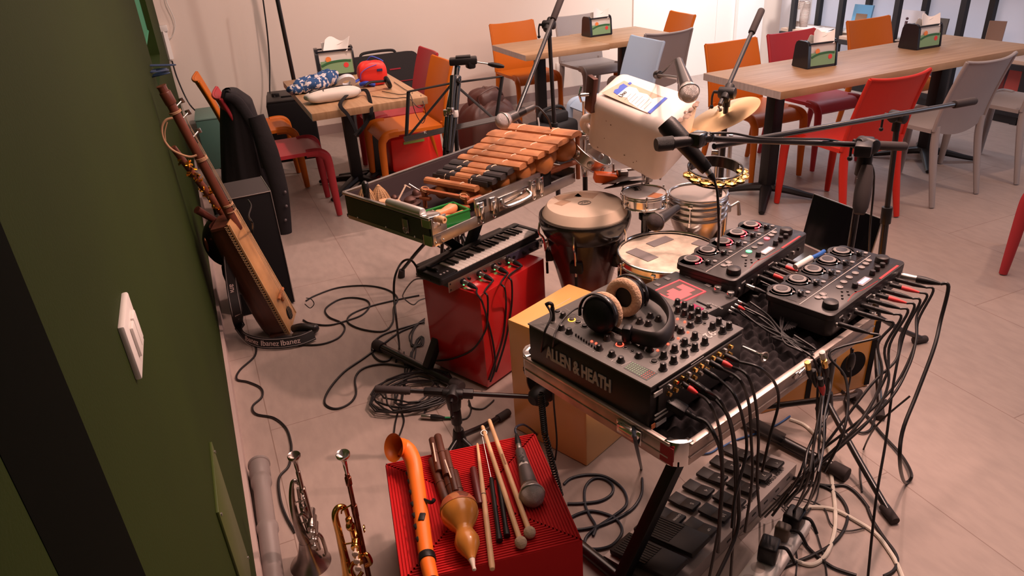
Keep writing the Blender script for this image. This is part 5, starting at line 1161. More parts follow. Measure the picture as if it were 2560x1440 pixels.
def egg(u, v):
    x, y = .012+u*(L2-.024), .012+v*(W2-.024)
    e = min(u, 1-u, v*1.5, (1-v)*1.5)*14; e = max(0, min(1, e))
    return Vector((x, y, ZM-.036+e*.026*(.5+.5*math.sin(x*2*PI/.048)*math.sin(y*2*PI/.048))+.0))
g = M(); g.grid(egg, 150, 90); g.done('egg_foam', FOAM, cs2, 80)
g = M()
for y in (.13,):
    g.box((-.010, y, ZM-.028), (.006, .07, .036), bev=.002); g.cyl((-.014, y-.018, ZM-.022), (-.014, y+.018, ZM-.022), .009, n=12); g.tube([(-.014, y-.025, ZM-.012), (-.022, y-.01, ZM-.008), (-.022, y+.015, ZM-.012), (-.014, y+.028, ZM-.02)], .004, 6)
g.done('latch', CHR, cs2)
g = M(); g.box((.42, -.010, ZM-.012), (.03, .006, .02), bev=.002); g.cyl((.42, -.012, ZM-.01), (.42, -.022, ZM+.004), .003); g.cyl((.405, -.02, ZM+.0), (.435, -.02, ZM+.006), .003)
g.done('latch', CHR, cs2)
g = M(); g.box((-.0068, .028, ZM-.030), (.001, .035, .045)); g.box((.02, -.0068, ZM-.030), (.02, .001, .045)) if False else None; g.done('red_tape', mat('red tape', (.45, .02, .03), .5), cs2)
xs2 = xstand('black folding cross stand under the mixer case', mx2, (.09, .92), (.52, .26), zb2-.003, W2/2, .31)
# ======================= MIXER =======================
ZX = ZM+.105; MZ0 = ZM-.012
a = U(1627, 969, ZX); b = U(1320, 808, ZX); c = U(1858, 820, ZX)
an3 = (math.atan2(c.y-a.y, c.x-a.x)+math.atan2(b.y-a.y, b.x-a.x)-PI/2)/2; MWd = (c-a).length; MLn = (b-a).length
mx3 = tr(a.x, a.y, 0)@rotm('Z', an3); ix3 = mx3.inverted()
mxr_ = thing('audio_mixer', 'dark grey audio mixer with rows of knobs on the front of the foam case', 'mixer', mx=mx3)
MXB = mat('mixer side panel', (.014, .011, .012), .4); MXT = mat('worn mixer panel', (.15, .138, .13), .45, .2, vary=.35, vscale=7)
g = M(); g.box((MWd/2, MLn/2, (MZ0+ZX)/2-.002), (MWd-.004, MLn-.004, ZX-MZ0-.004), bev=.002); g.done('housing', MXB, mxr_)
g = M(); g.box((MWd/2, MLn/2, ZX-.0015), (MWd, MLn, .004), bev=.001); g.done('control_panel', MXT, mxr_)
text('ALLEN & HEATH', .046, tr(.0005, MLn*.56, (MZ0+ZX)/2+.004)@rotm('Z', -PI/2)@rotm('X', PI/2)@Matrix.Diagonal((.62, 1, 1, 1)), mat('silver lettering', (.60, .58, .57), .4), mxr_, .0012, bold=.0016)
def mp4(x, y, z=ZX): return ix3@U(1300+x/3.79, 680+y/3.79, z)
KN = mat('black knob', (.022, .018, .018), .45)
tall = [(1490, 318), (1555, 343), (1620, 370), (1685, 402), (1750, 437), (1495, 388), (1557, 418), (1622, 445), (1690, 475), (1822, 540), (1882, 500), (1978, 540), (1918, 578), (1655, 635), (1750, 685), (1560, 695), (1655, 740), (1463, 755), (1560, 800), (1360, 815), (1455, 862), (1355, 928), (1425, 632), (1330, 690), (1165, 715)]
short = [(1230, 745), (750, 735), (870, 795), (955, 850), (825, 645), (410, 428), (395, 545), (465, 580), (1235, 430), (1310, 462), (1135, 485), (1215, 505), (1470, 545), (1525, 575), (1612, 520), (1125, 808)]
for i, (x, y) in enumerate(tall+short):
    p = mp4(x, y); t = i < len(tall); g = M()
    g.lathe([(.0095, 0), (.0100, .0015), (.0075, .004), (.0066, .017 if t else .012), (.0058, .0185 if t else .0135), (0, .0185 if t else .0135)], 16, tr(p.x, p.y, ZX)); k = g.done('knob', KN, mxr_)
    g = M(); g.box((p.x-.0035, p.y-.003, ZX+(.0188 if t else .0138)), (.006, .0012, .0006), rot=Matrix.Rotation(.7, 3, 'Z')); g.done('pointer', GREY, k)
for i, (x, y) in enumerate(((355, 378), (490, 455), (550, 480), (612, 515), (945, 690), (1270, 852), (1085, 352), (1095, 268), (940, 585), (1000, 720), (1065, 755), (1750, 492), (1530, 660), (1610, 700))):
    p = mp4(x, y); r = .0085 if i < 9 else .0045
    g = M(); g.cyl((p.x, p.y, ZX), (p.x, p.y, ZX+.005), r*.75, n=16, bev=.001); b_ = g.done('button', KN, mxr_)
    lit = {1: mat('amber ring', (.9, .4, .05), .4, emit=(1, .38, .03), es=3), 4: REDL}.get(i, mat('grey button ring', (.25, .24, .23), .5))
    g = M(); g.ring((p.x, p.y, ZX+.0008), r, .0012, n=20, m=6); g.done('button_ring', lit, b_)
for (x, y) in ((1493, 449), (1562, 477), (1592, 575), (1500, 632), (1403, 687), (1305, 747), (680, 662), (722, 682), (1205, 640)):
    p = mp4(x, y); g = M(); g.sph((p.x, p.y, ZX+.001), .0032, 10); g.done('red_light', REDL, mxr_)
for i in range(8):
    p = mp4(530+25*i, 608+17*i); g = M(); g.cyl((p.x, p.y, ZX), (p.x, p.y, ZX+.007), .0022, n=8); g.done('toggle', KN, mxr_)
g = M()
for (p_, q_) in (((190, 480), (460, 610)), ((460, 610), (620, 700)), ((500, 590), (660, 680)), ((620, 700), (760, 775)), ((790, 800), (960, 890)), ((960, 890), (1050, 850)), ((380, 560), (420, 575)), ((440, 620), (480, 600)), ((690, 760), (720, 740)), ((860, 850), (885, 830)), ((1620, 880), (1740, 800)), ((1000, 380), (1180, 470)), ((340, 330), (480, 250)), ((430, 350), (640, 470)), ((1500, 500), (1640, 560)), ((1640, 560), (1760, 600)), ((1180, 700), (1290, 640))):
    A, B = mp4(*p_), mp4(*q_); g.cyl((A.x, A.y, ZX+.0006), (B.x, B.y, ZX+.0006), .0006, n=6)
g.done('silk_print_lines', GREY, mxr_)
q = mp4(1140, 945); g = M(); pts = [mp4(*v) for v in ((980, 912), (1065, 850), (1305, 965), (1200, 1032))]
t = bmesh.new(); lo = [t.verts.new((v.x, v.y, ZX+.0004)) for v in pts]; hi = [t.verts.new((v.x, v.y, ZX+.0012)) for v in pts]; t.faces.new(lo[::-1]); t.faces.new(hi)
for i in range(4): t.faces.new((lo[i], lo[(i+1) % 4], hi[(i+1) % 4], hi[i]))
bmesh.ops.recalc_face_normals(t, faces=t.faces); t.verts.index_update(); g._add(t); g.done('meter_panel', BLKG, mxr_)
for col_, k0_, k1_ in ((mat('green meter dots', (.25, .45, .25), .5), 0, 7), (mat('red meter dots', (.55, .12, .08), .5), 7, 10)):
    g = M()
    for i in range(k0_, k1_):
        for j in range(5):
            u, v = (i+.7)/10.5, (j+.7)/5.5; P_ = (pts[0]*(1-v)+pts[1]*v)*(1-u)+(pts[3]*(1-v)+pts[2]*v)*u; g.box((P_.x, P_.y, ZX+.0015), (.0028, .0028, .0006))
    g.done('meter_dots', col_, mxr_)
p = mp4(1800, 590); text(':92', .030, tr(p.x, p.y, ZX+.001)@rotm('Z', PI), GREY, mxr_, bold=.0006)
p = mp4(1680, 780); text('PROFESSIONAL', .007, tr(p.x, p.y, ZX+.001)@rotm('Z', PI), GREY, mxr_) if False else None
# rear sockets
g = M(); g.box((MWd*.52, -.002, (MZ0+ZX)/2), (MWd*.90, .004, ZX-MZ0-.02), bev=.001); g.done('rear_plate', mat('rear plate', (.03, .024, .024), .5), mxr_)
for i in range(11):
    for j in range(2):
        x = MWd*(.16+.066*i); z = ZX-.020-.020*j; g = M(); g.cyl((x, 0, z), (x, -.012, z), .0048, n=12); g.cyl((x, -.003, z), (x, -.005, z), .0062, n=6); g.done('gold_socket', GOLD if (i+j) % 3 else STEEL, mxr_)
g = M(); g.box((MWd*.06, -.004, ZX-.022), (MWd*.08, .003, .010)); g.box((MWd*.10, -.004, MZ0+.03), (MWd*.13, .003, .004)); g.box((MWd*.10, -.004, MZ0+.04), (MWd*.13, .003, .003)); g.box((MWd*.10, -.004, MZ0+.012), (MWd*.10, .003, .010)); g.done('rear_print', GREY, mxr_)
g = M(); g.box((MWd*.02, -.0045, MZ0+.016), (.012, .002, .012)); g.done('orange_sticker', mat('orange sticker', (.80, .25, .10), .5), mxr_)
# inserted headphone plug on top
p = mp4(312, 475); pl_ = thing('jack_plug', 'black jack plug standing upright in the top left of the mixer', 'plug', mx3@Vector((p.x, p.y, ZX)))
g = M(); g.cyl((0, 0, 0), (0, 0, .006), .0075, n=16); g.done('collar', CHR, pl_); g = M(); g.cyl((0, 0, .006), (0, 0, .040), .006, .0055, n=16); g.tube([(0, 0, .038), (0, .001, .048), (-.006, .004, .052), (-.014, .008, .048)], .0045, 8); g.done('boot', BLK, pl_)
pw = mx3@Vector((p.x, p.y, ZX))
hpd = mx3@Vector((-.02, MLn*.85, 0))
cable('coiled headphone lead dropping from the mixer plug over the case edge', [pw+Vector((-.012, .008, .048)), U(1378, 790, ZX+.03), U(1362, 830, ZX+.004), DIST(1354, 870, mx3@Vector((-.012, MLn*.78, ZM))), DIST(1352, 900, mx2@Vector((-.016, W2*.9, .65))), DIST(1350, 950, mx2@Vector((-.018, W2*.9, .6)))], .0028)
def coil(A, B, R, r, n): # helix between two points
    A, B = Vector(A), Vector(B); mxc_ = along(A, B); L = (B-A).length; return [mxc_@Vector((R*math.cos(2*PI*i/8), R*math.sin(2*PI*i/8), L*i/(8*n))) for i in range(8*n+1)]
hA = DIST(1352, 985, mx2@Vector((-.02, W2*.88, .55))); hB = DIST(1362, 1085, mx2@Vector((-.02, W2*.88, .40))); hC = DIST(1402, 1240, mx2@Vector((-.02, W2*.80, .10)))
g = M(); g.tube(coil(hA, hB, .0075, 0, 20)+coil(hB, hC, .0075, 0, 24), .0022, 6, 0); tag(g.done('coiled_cable', CABLE), 'tightly coiled black lead hanging in front of the wooden box drum', 'cable')
# ======================= HEADPHONES =======================
hz = ZX+.022
hd = thing('headphones', 'black studio headphones with beige velour pads lying on the mixer', 'headphones', U(1600, 800, hz))
hO = U(1600, 800, hz)
HB = mat('soft black headband', (.014, .010, .011), .55); VEL = mat('beige velour', (.62, .40, .26), .95, bump=.5, bscale=160)
def hq(px, py, z=ZX+.04): return U(px, py, z)-hO
band = [hq(1572, 905-20, ZX+.028), hq(1600, 858, ZX+.03), hq(1640, 850, ZX+.034), hq(1672, 826, ZX+.036), hq(1676, 790, ZX+.038), hq(1655, 755, ZX+.036), hq(1625, 733, ZX+.032), hq(1598, 722, ZX+.03)]
g = M(); g.tube([hq(1578, 838, ZX+.018)]+band[2:], .0155, 12, 6, flat=(1.25, .55)); g.done('headband', HB, hd)
g = M(); 
for (px, py) in ((1568, 832), (1610, 738)): g.box(hq(px, py, ZX+.024), (.030, .022, .038), rot=Matrix.Rotation(an3+.5, 3, 'Z'), bev=.007)
g.done('slider_block', BLK, hd)
# cups stand upright; axis roughly along the line between them
c1_, c2_ = hq(1507, 782, ZX+.047), hq(1562, 742, ZX+.047)
ax = Vector(((c2_-c1_).x, (c2_-c1_).y, 0)).normalized()
ax = (ax+Vector((0, 0, -.18))).normalized()
for i, (c_, s) in enumerate(((c1_, 1), (c2_, -1))):
    mxc2 = along(c_-ax*s*.018, c_+ax*s*.02)
    g = M(mxc2); g.lathe([(0, -.016), (.022, -.016), (.038, -.010), (.0455, .002), (.0465, .012), (.044, .016), (0, .016)], 40, cap=False); cup = g.done('ear_cup', BLK, hd)
    g = M(mxc2); g.tube([Vector((.037*math.cos(a*2*PI/24), .037*math.sin(a*2*PI/24), .024)) for a in range(24)], .0125, 10, 1, True); g.done('ear_pad', VEL, cup)
    g = M(mxc2); g.tube([Vector((.050*math.cos(a), .050*math.sin(a), -.004)) for a in [PI*k/10-.3 for k in range(11)]], .004, 8, 2, flat=(1.6, .7)); g.done('yoke', BLKG, cup)
g = M(); g.tube([c1_+Vector((0, 0, -.03)), hq(1560, 835, ZX+.02)], .006, 8, 0, flat=(1.5, .7)); g.done('yoke_arm', BLKG, hd)
g = M(); g.tube([c2_+Vector((0, 0, .035)), hq(1590, 712, ZX+.045), hq(1606, 735, ZX+.03)], .008, 8, 4, flat=(1.5, .7)); g.done('yoke_arm', BLKG, hd)
cable('ribbed headphone lead leaving the left ear cup over the mixer edge', [U(1468, 770, ZX+.02), U(1440, 772, ZX+.014), U(1412, 795, ZX+.010), U(1392, 825, ZX+.006), DIST(1385, 850, mx3@Vector((-.012, MLn*.7, ZX))), DIST(1382, 900, mx2@Vector((-.02, W2*.8, .62))), DIST(1384, 1000, mx2@Vector((-.022, W2*.8, .5))), DIST(1392, 1100, mx2@Vector((-.022, W2*.8, .32))), DIST(1388, 1150, mx2@Vector((-.022, W2*.8, .25)))], .0025)
# ======================= LOOPERS =======================
def looper(label, A, B, z, lit, lcd, mains):
    p0, an, ln = frame(A, B, z); BW_, BD = .425, .205
    pm = (U(*A, z)+U(*B, z))/2; d = Vector((math.cos(an), math.sin(an), 0)); p0 = pm-d*BW_/2
    mx = tr(p0.x, p0.y, z-.060)@rotm('Z', an); T = .060
    o = thing('loop_station', label, 'looper', mx=mx)
    LBM = mat('looper black panel', (.020, .015, .015), .38); g = M()
    g.rbox((BW_/2, BD*.44, .022), (BW_, BD*.88, .044), .02, bev=.002)
    g.rbox((BW_/2, BD*.46, .052), (BW_, BD*.92, .016), .018, bev=.003)
    for k in range(5): g.cyl((.048+.082*k, BD*.80, .043), (.048+.082*k, BD*.80, T), .038, n=28, bev=.002)
    g.done('housing', LBM, o)
    RG = mat('pale grey ring', (.34, .31, .30), .5); PD = mat('pad grey', (.06, .05, .05), .4); LRED = mat('glowing red arc', (.9, .05, .08), .4, emit=(1, .04, .06), es=3)
    for k in range(5):
        cx, cy = .048+.082*k, BD*.80
        g = M(); g.cyl((cx, cy, T), (cx, cy, T+.006), .0185, n=28, bev=.002); g.ring((cx, cy, T+.004), .0205, .0022, n=28, m=6); pd = g.done('loop_pad', RG, o)
        g = M(); g.cyl((cx, cy, T+.006), (cx, cy, T+.0072), .0155, n=24); g.done('pad_face', PD, pd)
        g = M(); a0, a1 = -2.2, .9; rr = [Vector((cx+.0285*math.cos(a0+(a1-a0)*q/16), cy+.0285*math.sin(a0+(a1-a0)*q/16), T+.0008)) for q in range(17)]
        if not lit[k]: rr = [Vector((cx+.0285*math.cos(2*PI*q/24), cy+.0285*math.sin(2*PI*q/24), T+.0004)) for q in range(24)]
        g.tube(rr, .0016, 6, 0, not lit[k]); g.done('light_ring', LRED if lit[k] else mat('unlit ring', (.09, .07, .07), .4), o)
        g = M(); g.box((cx+.006, BD*.56, T+.0005), (.004, .034, .001)); g.done('fader_slot', BLKM, o)
        g = M(); g.box((cx+.006, BD*.555, T+.006), (.018, .010, .013), bev=.002); g.done('fader_cap', BLKG, o)
        g = M(); g.box((cx+.025, BD*.62, T+.001), (.008, .008, .002), bev=.0008); g.cyl((cx+.030, BD*.52, T), (cx+.030, BD*.52, T+.003), .006, n=16); g.cyl((cx+.010, BD*.66, T), (cx+.010, BD*.66, T+.002), .004, n=12); g.done('track_button', RG, o)
        g = M(); g.tube([(cx-.034, BD*.98-.07, T+.0003), (cx-.034, BD*.50, T+.0003), (cx+.028, BD*.49, T+.0003), (cx+.036, BD*.53, T+.0003)], .0005, 5, 0); g.done('track_outline', mat('dim print', (.16, .14, .14), .6), o)
        g = M(); g.sph((cx-.004, cy-.030, T+.001), .0016, 8); g.done('pin_light', mat('white pin light', (1, 1, 1), .4, emit=(1, .95, .9), es=3), o)
    g = M(); g.box((BW_/2-.01, BD*.44, T+.0006), (BW_-.03, .0016, .0008)); g.done('white_line', mat('pale line', (.62, .55, .52), .5), o)
    for (x, y, r, h) in ((.045, BD*.14, .0195, .017), (BW_-.045, BD*.24, .0185, .017), (.185, BD*.16, .0075, .013), (.285, BD*.16, .0075, .014), (.318, BD*.17, .0075, .014), (.35, BD*.17, .0075, .012)):
        g = M(); g.lathe([(r, 0), (r*1.02, h*.3), (r*.94, h*.92), (r*.85, h), (0, h)], 24, tr(x, y, T)); g.done('knob', KN, o)
    for (x, y, c) in ((.07, BD*.36, 0), (.095, BD*.36, 0), (.08, BD*.30, 0), (.16, BD*.30, 0), (.195, BD*.33, 1), (.23, BD*.34, 0), (.265, BD*.34, 0), (.31, BD*.36, 2), (.34, BD*.37, 0), (.365, BD*.39, 0)):
        m_ = RG if (c == 0 or not any(lit)) else (mat('green lit ring', (.2, .8, .4), .4, emit=(.15, .8, .35), es=1.2) if c == 1 else mat('pink lit ring', (.9, .2, .25), .4, emit=(1, .12, .15), es=1.2))
        g = M(); g.ring((x, y, T+.0015), .0075, .0017, n=18, m=6); g.cyl((x, y, T), (x, y, T+.002), .0055, n=16); g.done('button', m_, o)
    g = M(); g.box((.232, BD*.15, T+.001), (.058, .022, .003), bev=.001); g.done('display_frame', mat('display frame', (.30, .27, .27), .4), o)
    g = M(); g.box((.232, BD*.15, T+.0028), (.044, .012, .0008)); g.done('display', lcd, o)
    g = M(); g.box((.33, BD*.035, T+.0006), (.11, .006, .0008)); g.tube([(.10, BD*.05, T+.0004), (.15, BD*.09, T+.0004), (.19, BD*.05, T+.0004), (.26, BD*.03, T+.0004)], .0005, 5, 3); g.done('red_stripe', mat('red stripe', (.75, .03, .03), .4, emit=(.7, .02, .02), es=.25), o)
    g = M()
    for (x, y) in ((.105, BD*.13), (.12, BD*.17), (.135, BD*.12), (.15, BD*.17), (.165, BD*.10), (.14, BD*.22)): g.cyl((x, y, T), (x, y, T+.003), .003, n=10)
    g.done('small_button', PD, o)
    for i in range(11):
        g = M(); x = .03+.034*i; g.cyl((x, .004, .026), (x, -.004, .026), .0062, n=12); g.cyl((x, -.003, .026), (x, -.0045, .026), .0035, n=10); g.done('jack', STEEL if i % 3 == 0 else BLKG, o)
    g = M(); g.box((.05, -.0005, .04), (.02, .001, .004)); g.box((.10, -.0005, .012), (.012, .001, .003)); g.box((.2, -.0005, .04), (.03, .001, .003)); g.box((.3, -.0005, .012), (.025, .001, .003)); g.done('rear_print', GREY, o)
    return o, mx
LCDW = mat('lit white display', (.85, .85, 1), .4, emit=(.80, .82, 1), es=1.3); LCDB = mat('lit lavender display', (.4, .42, .7), .4, emit=(.40, .44, .75), es=.8)
l1, ml1 = looper('black five track looper further back with red glowing arcs', (1828, 710), (2027, 578), .765, (1, 0, 1, 1, 1), LCDW, 0)
l2, ml2 = looper('black five track looper nearer on the right with unlit grey pads', (2082, 792), (2266, 655), .742, (0, 0, 0, 0, 0), LCDB, 0)
# touch pad effector
zk = .735; kA_, kB_ = U(1597, 722, zk), U(1845, 745, zk)
kf = U(1690, 677, zk); kr = U(1847, 745, zk); kan_ = math.atan2(kr.y-kf.y, kr.x-kf.x); KS = (kr-kf).length
mxp = tr(kf.x, kf.y, zk-.04)@rotm('Z', kan_)@tr(0, -.215, 0)
kp = thing('touch_effector', 'grey effects pad with a square red glowing touch area behind the headphones', 'effects pad', mx=mxp)
KSm = mat('graphite panel', (.075, .070, .070), .4, .3); KT = .040
g = M(); g.box((KS/2, .1075, KT/2), (KS, .215, KT), bev=.003); g.done('housing', KSm, kp)
def kpx(px, py): v = mxp.inverted()@U(px, py, zk); return v
c4s = [kpx(*v) for v in ((1695, 697), (1757, 727), (1700, 765), (1642, 730))]
cx = sum(v.x for v in c4s)/4; cy = sum(v.y for v in c4s)/4; pw_ = (c4s[1]-c4s[0]).length*.98; pd_ = (c4s[3]-c4s[0]).length*.98
g = M(); g.box((cx, cy, KT+.0006), (pw_, pd_, .0008)); g.done('touch_area', mat('smoky touch area', (.10, .075, .07), .25, emit=(.20, .03, .03), es=.25), kp)
g = M()
for (x, y, sx, sy) in ((cx, cy+pd_/2, pw_+.004, .0035), (cx, cy-pd_/2, pw_+.004, .0035), (cx+pw_/2, cy, .0035, pd_), (cx-pw_/2, cy, .0035, pd_)): g.box((x, y, KT+.0012), (sx, sy, .0016))
g.done('glowing_frame', mat('glowing red frame', (.9, .05, .05), .4, emit=(1, .04, .05), es=2.2), kp)
g = M(); n = 8; random.seed(5); cell = pw_/n; celld = pd_/n
for (i, j) in ((3, 6), (4, 6), (2, 5), (3, 5), (4, 5), (5, 5), (4, 4), (5, 4), (6, 4), (5, 3), (6, 3), (4, 3), (2, 3), (3, 2), (4, 2), (5, 2), (2, 2), (4, 1), (5, 1), (6, 1), (3, 1), (2, 6), (5, 6), (3, 3), (6, 2), (5, 0), (4, 0), (6, 0)): g.box((cx-pw_/2+cell*(i+.5), cy-pd_/2+celld*(j+.5), KT+.0012), (cell, celld, .0006))
g.done('lit_cells', mat('red lit cells', (.8, .1, .1), .5, emit=(.75, .06, .07), es=.9), kp)
for (px, py) in ((1780, 736), (1812, 750)):
    v = kpx(px+14, py-9); g = M(); g.lathe([(.011, 0), (.011, .010), (.009, .014), (0, .0145)], 24, tr(v.x, v.y, KT)); g.done('chrome_knob', CHR, kp)
v = kpx(1760, 762); g = M(); g.box((v.x, v.y, KT+.001), (.05, .004, .002)); g.done('slot', BLKM, kp); g = M(); g.cyl((v.x+.015, v.y, KT), (v.x+.015, v.y, KT+.010), .004, .0055, n=12); g.done('lever', CHR, kp)
v = kpx(1764, 762); g = M(); g.box((v.x-.005, v.y-.03, KT+.001), (.035, .020, .002)); g.done('red_display', mat('red numerals display', (.12, .0, .02), .3, emit=(.6, .0, .08), es=.8), kp)
g = M()
for i in range(8): g.box((cx-pw_/2+.004+pw_/8*i, cy-pd_/2-.012, KT+.0008), (pw_/11, .010, .0012), bev=.0004)
for (px, py) in ((1643, 712), (1668, 697), (1622, 725), (1770, 708+6), (1722, 692)):
    v = kpx(px, py); g.box((v.x, v.y, KT+.0008), (.018, .012, .0014), bev=.0004)
g.done('buttons', mat('grey flat buttons', (.16, .15, .15), .5), kp)
v = kpx(1765, 700); g = M(); g.box((v.x, v.y, KT+.001), (.045, .004, .001)); g.box((v.x+.02, v.y, KT+.006), (.016, .008, .012), bev=.002); g.done('slider', BLK, kp)
v = kpx(1806, 766); text('KAOSS PAD', .008, tr(v.x-.01, v.y-.012, KT+.001), GREY, kp)
# ======================= MUSIC STAND AND TRIPOD =======================
D0 = 3.45
mb = dpt(1127, 300, D0); q = Vector((mb.x, mb.y, 0))
ms = thing('music_stand', 'black wire music stand with an empty open desk behind the case', 'music stand', (q.x, q.y, 0))
def ml(px, py, dd=0): return dpt(px, py, D0+dd)-q
g = M(); g.cyl((0, 0, .12), ml(1131, 205), .011); g.cyl((0, 0, .40), (0, 0, .46), .018, n=12, bev=.003); g.done('pole', TB, ms)
fr = [((1021, 229), (1133, 207)), ((1133, 207), (1256, 191)), ((1021, 229), (1016, 343)), ((1256, 191), (1240, 300)), ((1020, 342), (1128, 212)), ((1138, 212), (1238, 300))]
for (a, b) in fr:
    g = M(); g.tube([ml(*a, .02), ml(*b, .02)], .0085, 8, 0, flat=(.6, 1.1)); g.done('desk_strut', BLK, ms)
g = M(); A, B = ml(1010, 348), ml(1128, 320); C_ = ml(1242, 296); 
for (u, v) in ((A, B), (B, C_)):
    d = (v-u).normalized(); g.cyl(u, v, .012, n=4); g.cyl(u+Vector((0, -.02, -.004)), v+Vector((0, -.02, -.004)), .006, n=4)
g.done('desk_ledge', mat('black ledge steel', (.02, .016, .016), .25, coat=.4), ms)
text('K', .02, Matrix.Translation(ml(1063, 331, -.02))@basis((0, 0, 0), (B-A), UP), GREY, ms)
for k in range(3):
    a = k*2.09+.6; d = Vector((math.cos(a), math.sin(a), 0)); g = M(); g.cyl((0, 0, .22), d*.25+Vector((0, 0, .01)), .008); lg = g.done('leg', TB, ms); g = M(); g.cyl(d*.24+Vector((0, 0, .018)), d*.26+Vector((0, 0, .006)), .013, n=10); g.done('rubber_foot', RUB, lg)
tq2 = dpt(1128, 300, D0-.09); tq2 = Vector((tq2.x, tq2.y, 0))
tri = thing('camera_tripod', 'glossy black camera tripod with a tilting head and lever behind the case', 'tripod', tq2)
def tl_(px, py, dd=0): return dpt(px, py, D0-.09+dd)-tq2
for i, (a, b, c) in enumerate((((1139, 190), (1118, 290), (1112, 370)), ((1146, 192), (1138, 292), (1126, 385)), ((1133, 190), (1128, 285), (1120, 378)))):
    g = M(); dd = (0, .03, -.03)[i]; g.cyl(tl_(*a, dd), tl_(*b, dd), .015, .013, n=14); g.cyl(tl_(*b, dd), tl_(*c, dd), .011, n=12); p0 = tl_(*c, dd); g.cyl(p0, Vector((p0.x*2+(i-1)*.05, p0.y*1.6, .005)), .009, n=12); lg = g.done('leg', BLKG, tri)
    g = M(); g.cyl(tl_(*b, dd), tl_(*b, dd)+Vector((0, 0, .03)), .0165, n=16, bev=.002); g.done('leg_lock', WHT if i == 1 else CHR, lg)
g = M(); g.cyl(tl_(1140, 205), tl_(1143, 165), .012); g.cyl(tl_(1140, 208), tl_(1141, 190), .024, n=14, bev=.004); g.done('centre_column', BLKG, tri)
g = M(); g.box(tl_(1158, 152)+Vector((0, 0, 0)), (.13, .07, .030), rot=Matrix.Rotation(-.35, 3, 'Z'), bev=.007); g.box(tl_(1158, 147)+Vector((0, 0, .008)), (.07, .05, .012), rot=Matrix.Rotation(-.35, 3, 'Z'), bev=.003); g.box(tl_(1176, 160), (.04, .05, .04), bev=.01); g.done('pan_head', BLK, tri)
g = M(); g.cyl(tl_(1188, 155), tl_(1222, 160), .004, n=10); lv = g.done('lever_rod', CHR, tri); g = M(); g.lathe([(.006, 0), (.011, .02), (.012, .05), (.007, .075), (0, .078)], 16, along(tl_(1220, 160), tl_(1256, 166))); g.done('lever_grip', BLK, lv)
g = M(); g.box(tl_(1144, 178), (.016, .008, .05), rot=Matrix.Rotation(.3, 3, 'Y')); g.done('blue_strip', mat('blue lit strip', (.10, .35, .62), .3), tri)
# ======================= MONITOR BOX, LUTE, STRAP =======================
mo = thing('monitor_speaker', 'black speaker box with grey top behind the leather bodied lute', 'speaker', (.062, 3.545, 0), .05)
g = M(); g.box((0, 0, .30), (.255, .27, .585), bev=.004); g.done('cabinet', BLKM, mo)
g = M(); g.box((0, 0, .5945), (.252, .267, .006), bev=.001); g.done('top_panel', mat('grey carpet top', (.05, .042, .042), .8), mo)
g = M()
for (a, b) in (((.128, -.136, .01), (.128, -.136, .597)), ((.128, -.136, .597), (.128, .136, .597)), ((-.128, -.136, .597), (.128, -.136, .597))): g.cyl(a, b, .0025, n=6)
g.done('metal_edge', STEEL, mo)
cable('short black lead lying over the grey top of the speaker box', [U(620, 500, .602), U(628, 515, .602), U(622, 540, .602), U(632, 560, .602), PYy(630, 585, 3.39)], .004)
B0 = Vector((.150, 3.14, .02)); T0 = Vector((-.141, 3.08, 1.175)); zax = (T0-B0).normalized(); nn = Vector((.93, -.36, .10)); nn = (nn-zax*nn.dot(zax)).normalized(); xx = nn.cross(zax).normalized()
mg = Matrix(((xx.x, nn.x, zax.x, B0.x), (xx.y, nn.y, zax.y, B0.y), (xx.z, nn.z, zax.z, B0.z), (0, 0, 0, 1)))
LG = (T0-B0).length
ge = thing('skin_lute', 'long necked lute with a rectangular tan leather body leaning on the green wall', 'lute', mx=mg)
LEA = mat('tan leather', (.56, .29, .12), .32, vary=.35, vscale=9, bump=.15, bscale=30); WDK = grained('dark brown wood', (.06, .018, .012), (.12, .035, .02), (8, 8, 1), 5, .4)
NK = grained('reddish neck wood', (.11, .030, .018), (.19, .055, .03), (8, 8, 1), 5, .35)
def hull(u, v):     # trough: u around from one edge to the other, v along
    a = PI*u; w_ = (.080-.014*v); dp_ = .135-.03*v; s = 1-.12*(2*v-1)**6
    return Vector((math.cos(a)*w_*s, -.01-abs(math.sin(a))**.6*dp_*s, .02+.585*v))
g = M(); g.grid(hull, 16, 14); g.prism([(-.078, -.09), (.078, -.09), (.079, -.0), (-.079, -.0)], .018, .03); g.prism([(-.06, -.08), (.06, -.08), (.066, -.0), (-.066, -.0)], .595, .607); g.done('trough', WDK, ge, 60)
g = M()
def top_(u, v): w_ = .083-.014*v; return Vector(((2*u-1)*w_, .004+.012*(1-(2*u-1)**4)*(1-(2*v-1)**8), .015+.60*v))
g.grid(top_, 12, 18, .006); g.done('leather_face', LEA, ge, 60)
g = M()
for i in range(46):
    z = .025+.0128*i; w_ = .083-.014*(z/.6)
    for s in (-1, 1): g.cyl((s*(w_-.004), .006, z), (s*(w_+.002), -.014, z+.004), .0016, n=5); g.cyl((s*(w_-.004), .006, z), (s*(w_+.002), -.014, z-.004), .0012, n=5)
g.tube([(-.080, .007, .02), (-.066, .009, .61)], .0022, 6, 0); g.tube([(.080, .007, .02), (.066, .009, .61)], .0022, 6, 0)
g.done('stitching', mat('pale lacing', (.50, .33, .17), .8), ge)
g = M(); g.cyl((0, .012, .08), (0, .0175, .08), .030, n=28); g.done('sound_hole', BLKM, ge)
g = M(); g.cyl((0, .0, .55), (0, .018, LG), .020, .017, n=16); g.cyl((0, .018, LG), (0, .018, LG+.004), .019, n=14); g.cyl((0, .018, LG-.07), (0, .018, LG-.02), .0215, n=16, bev=.003); g.done('neck', NK, ge)
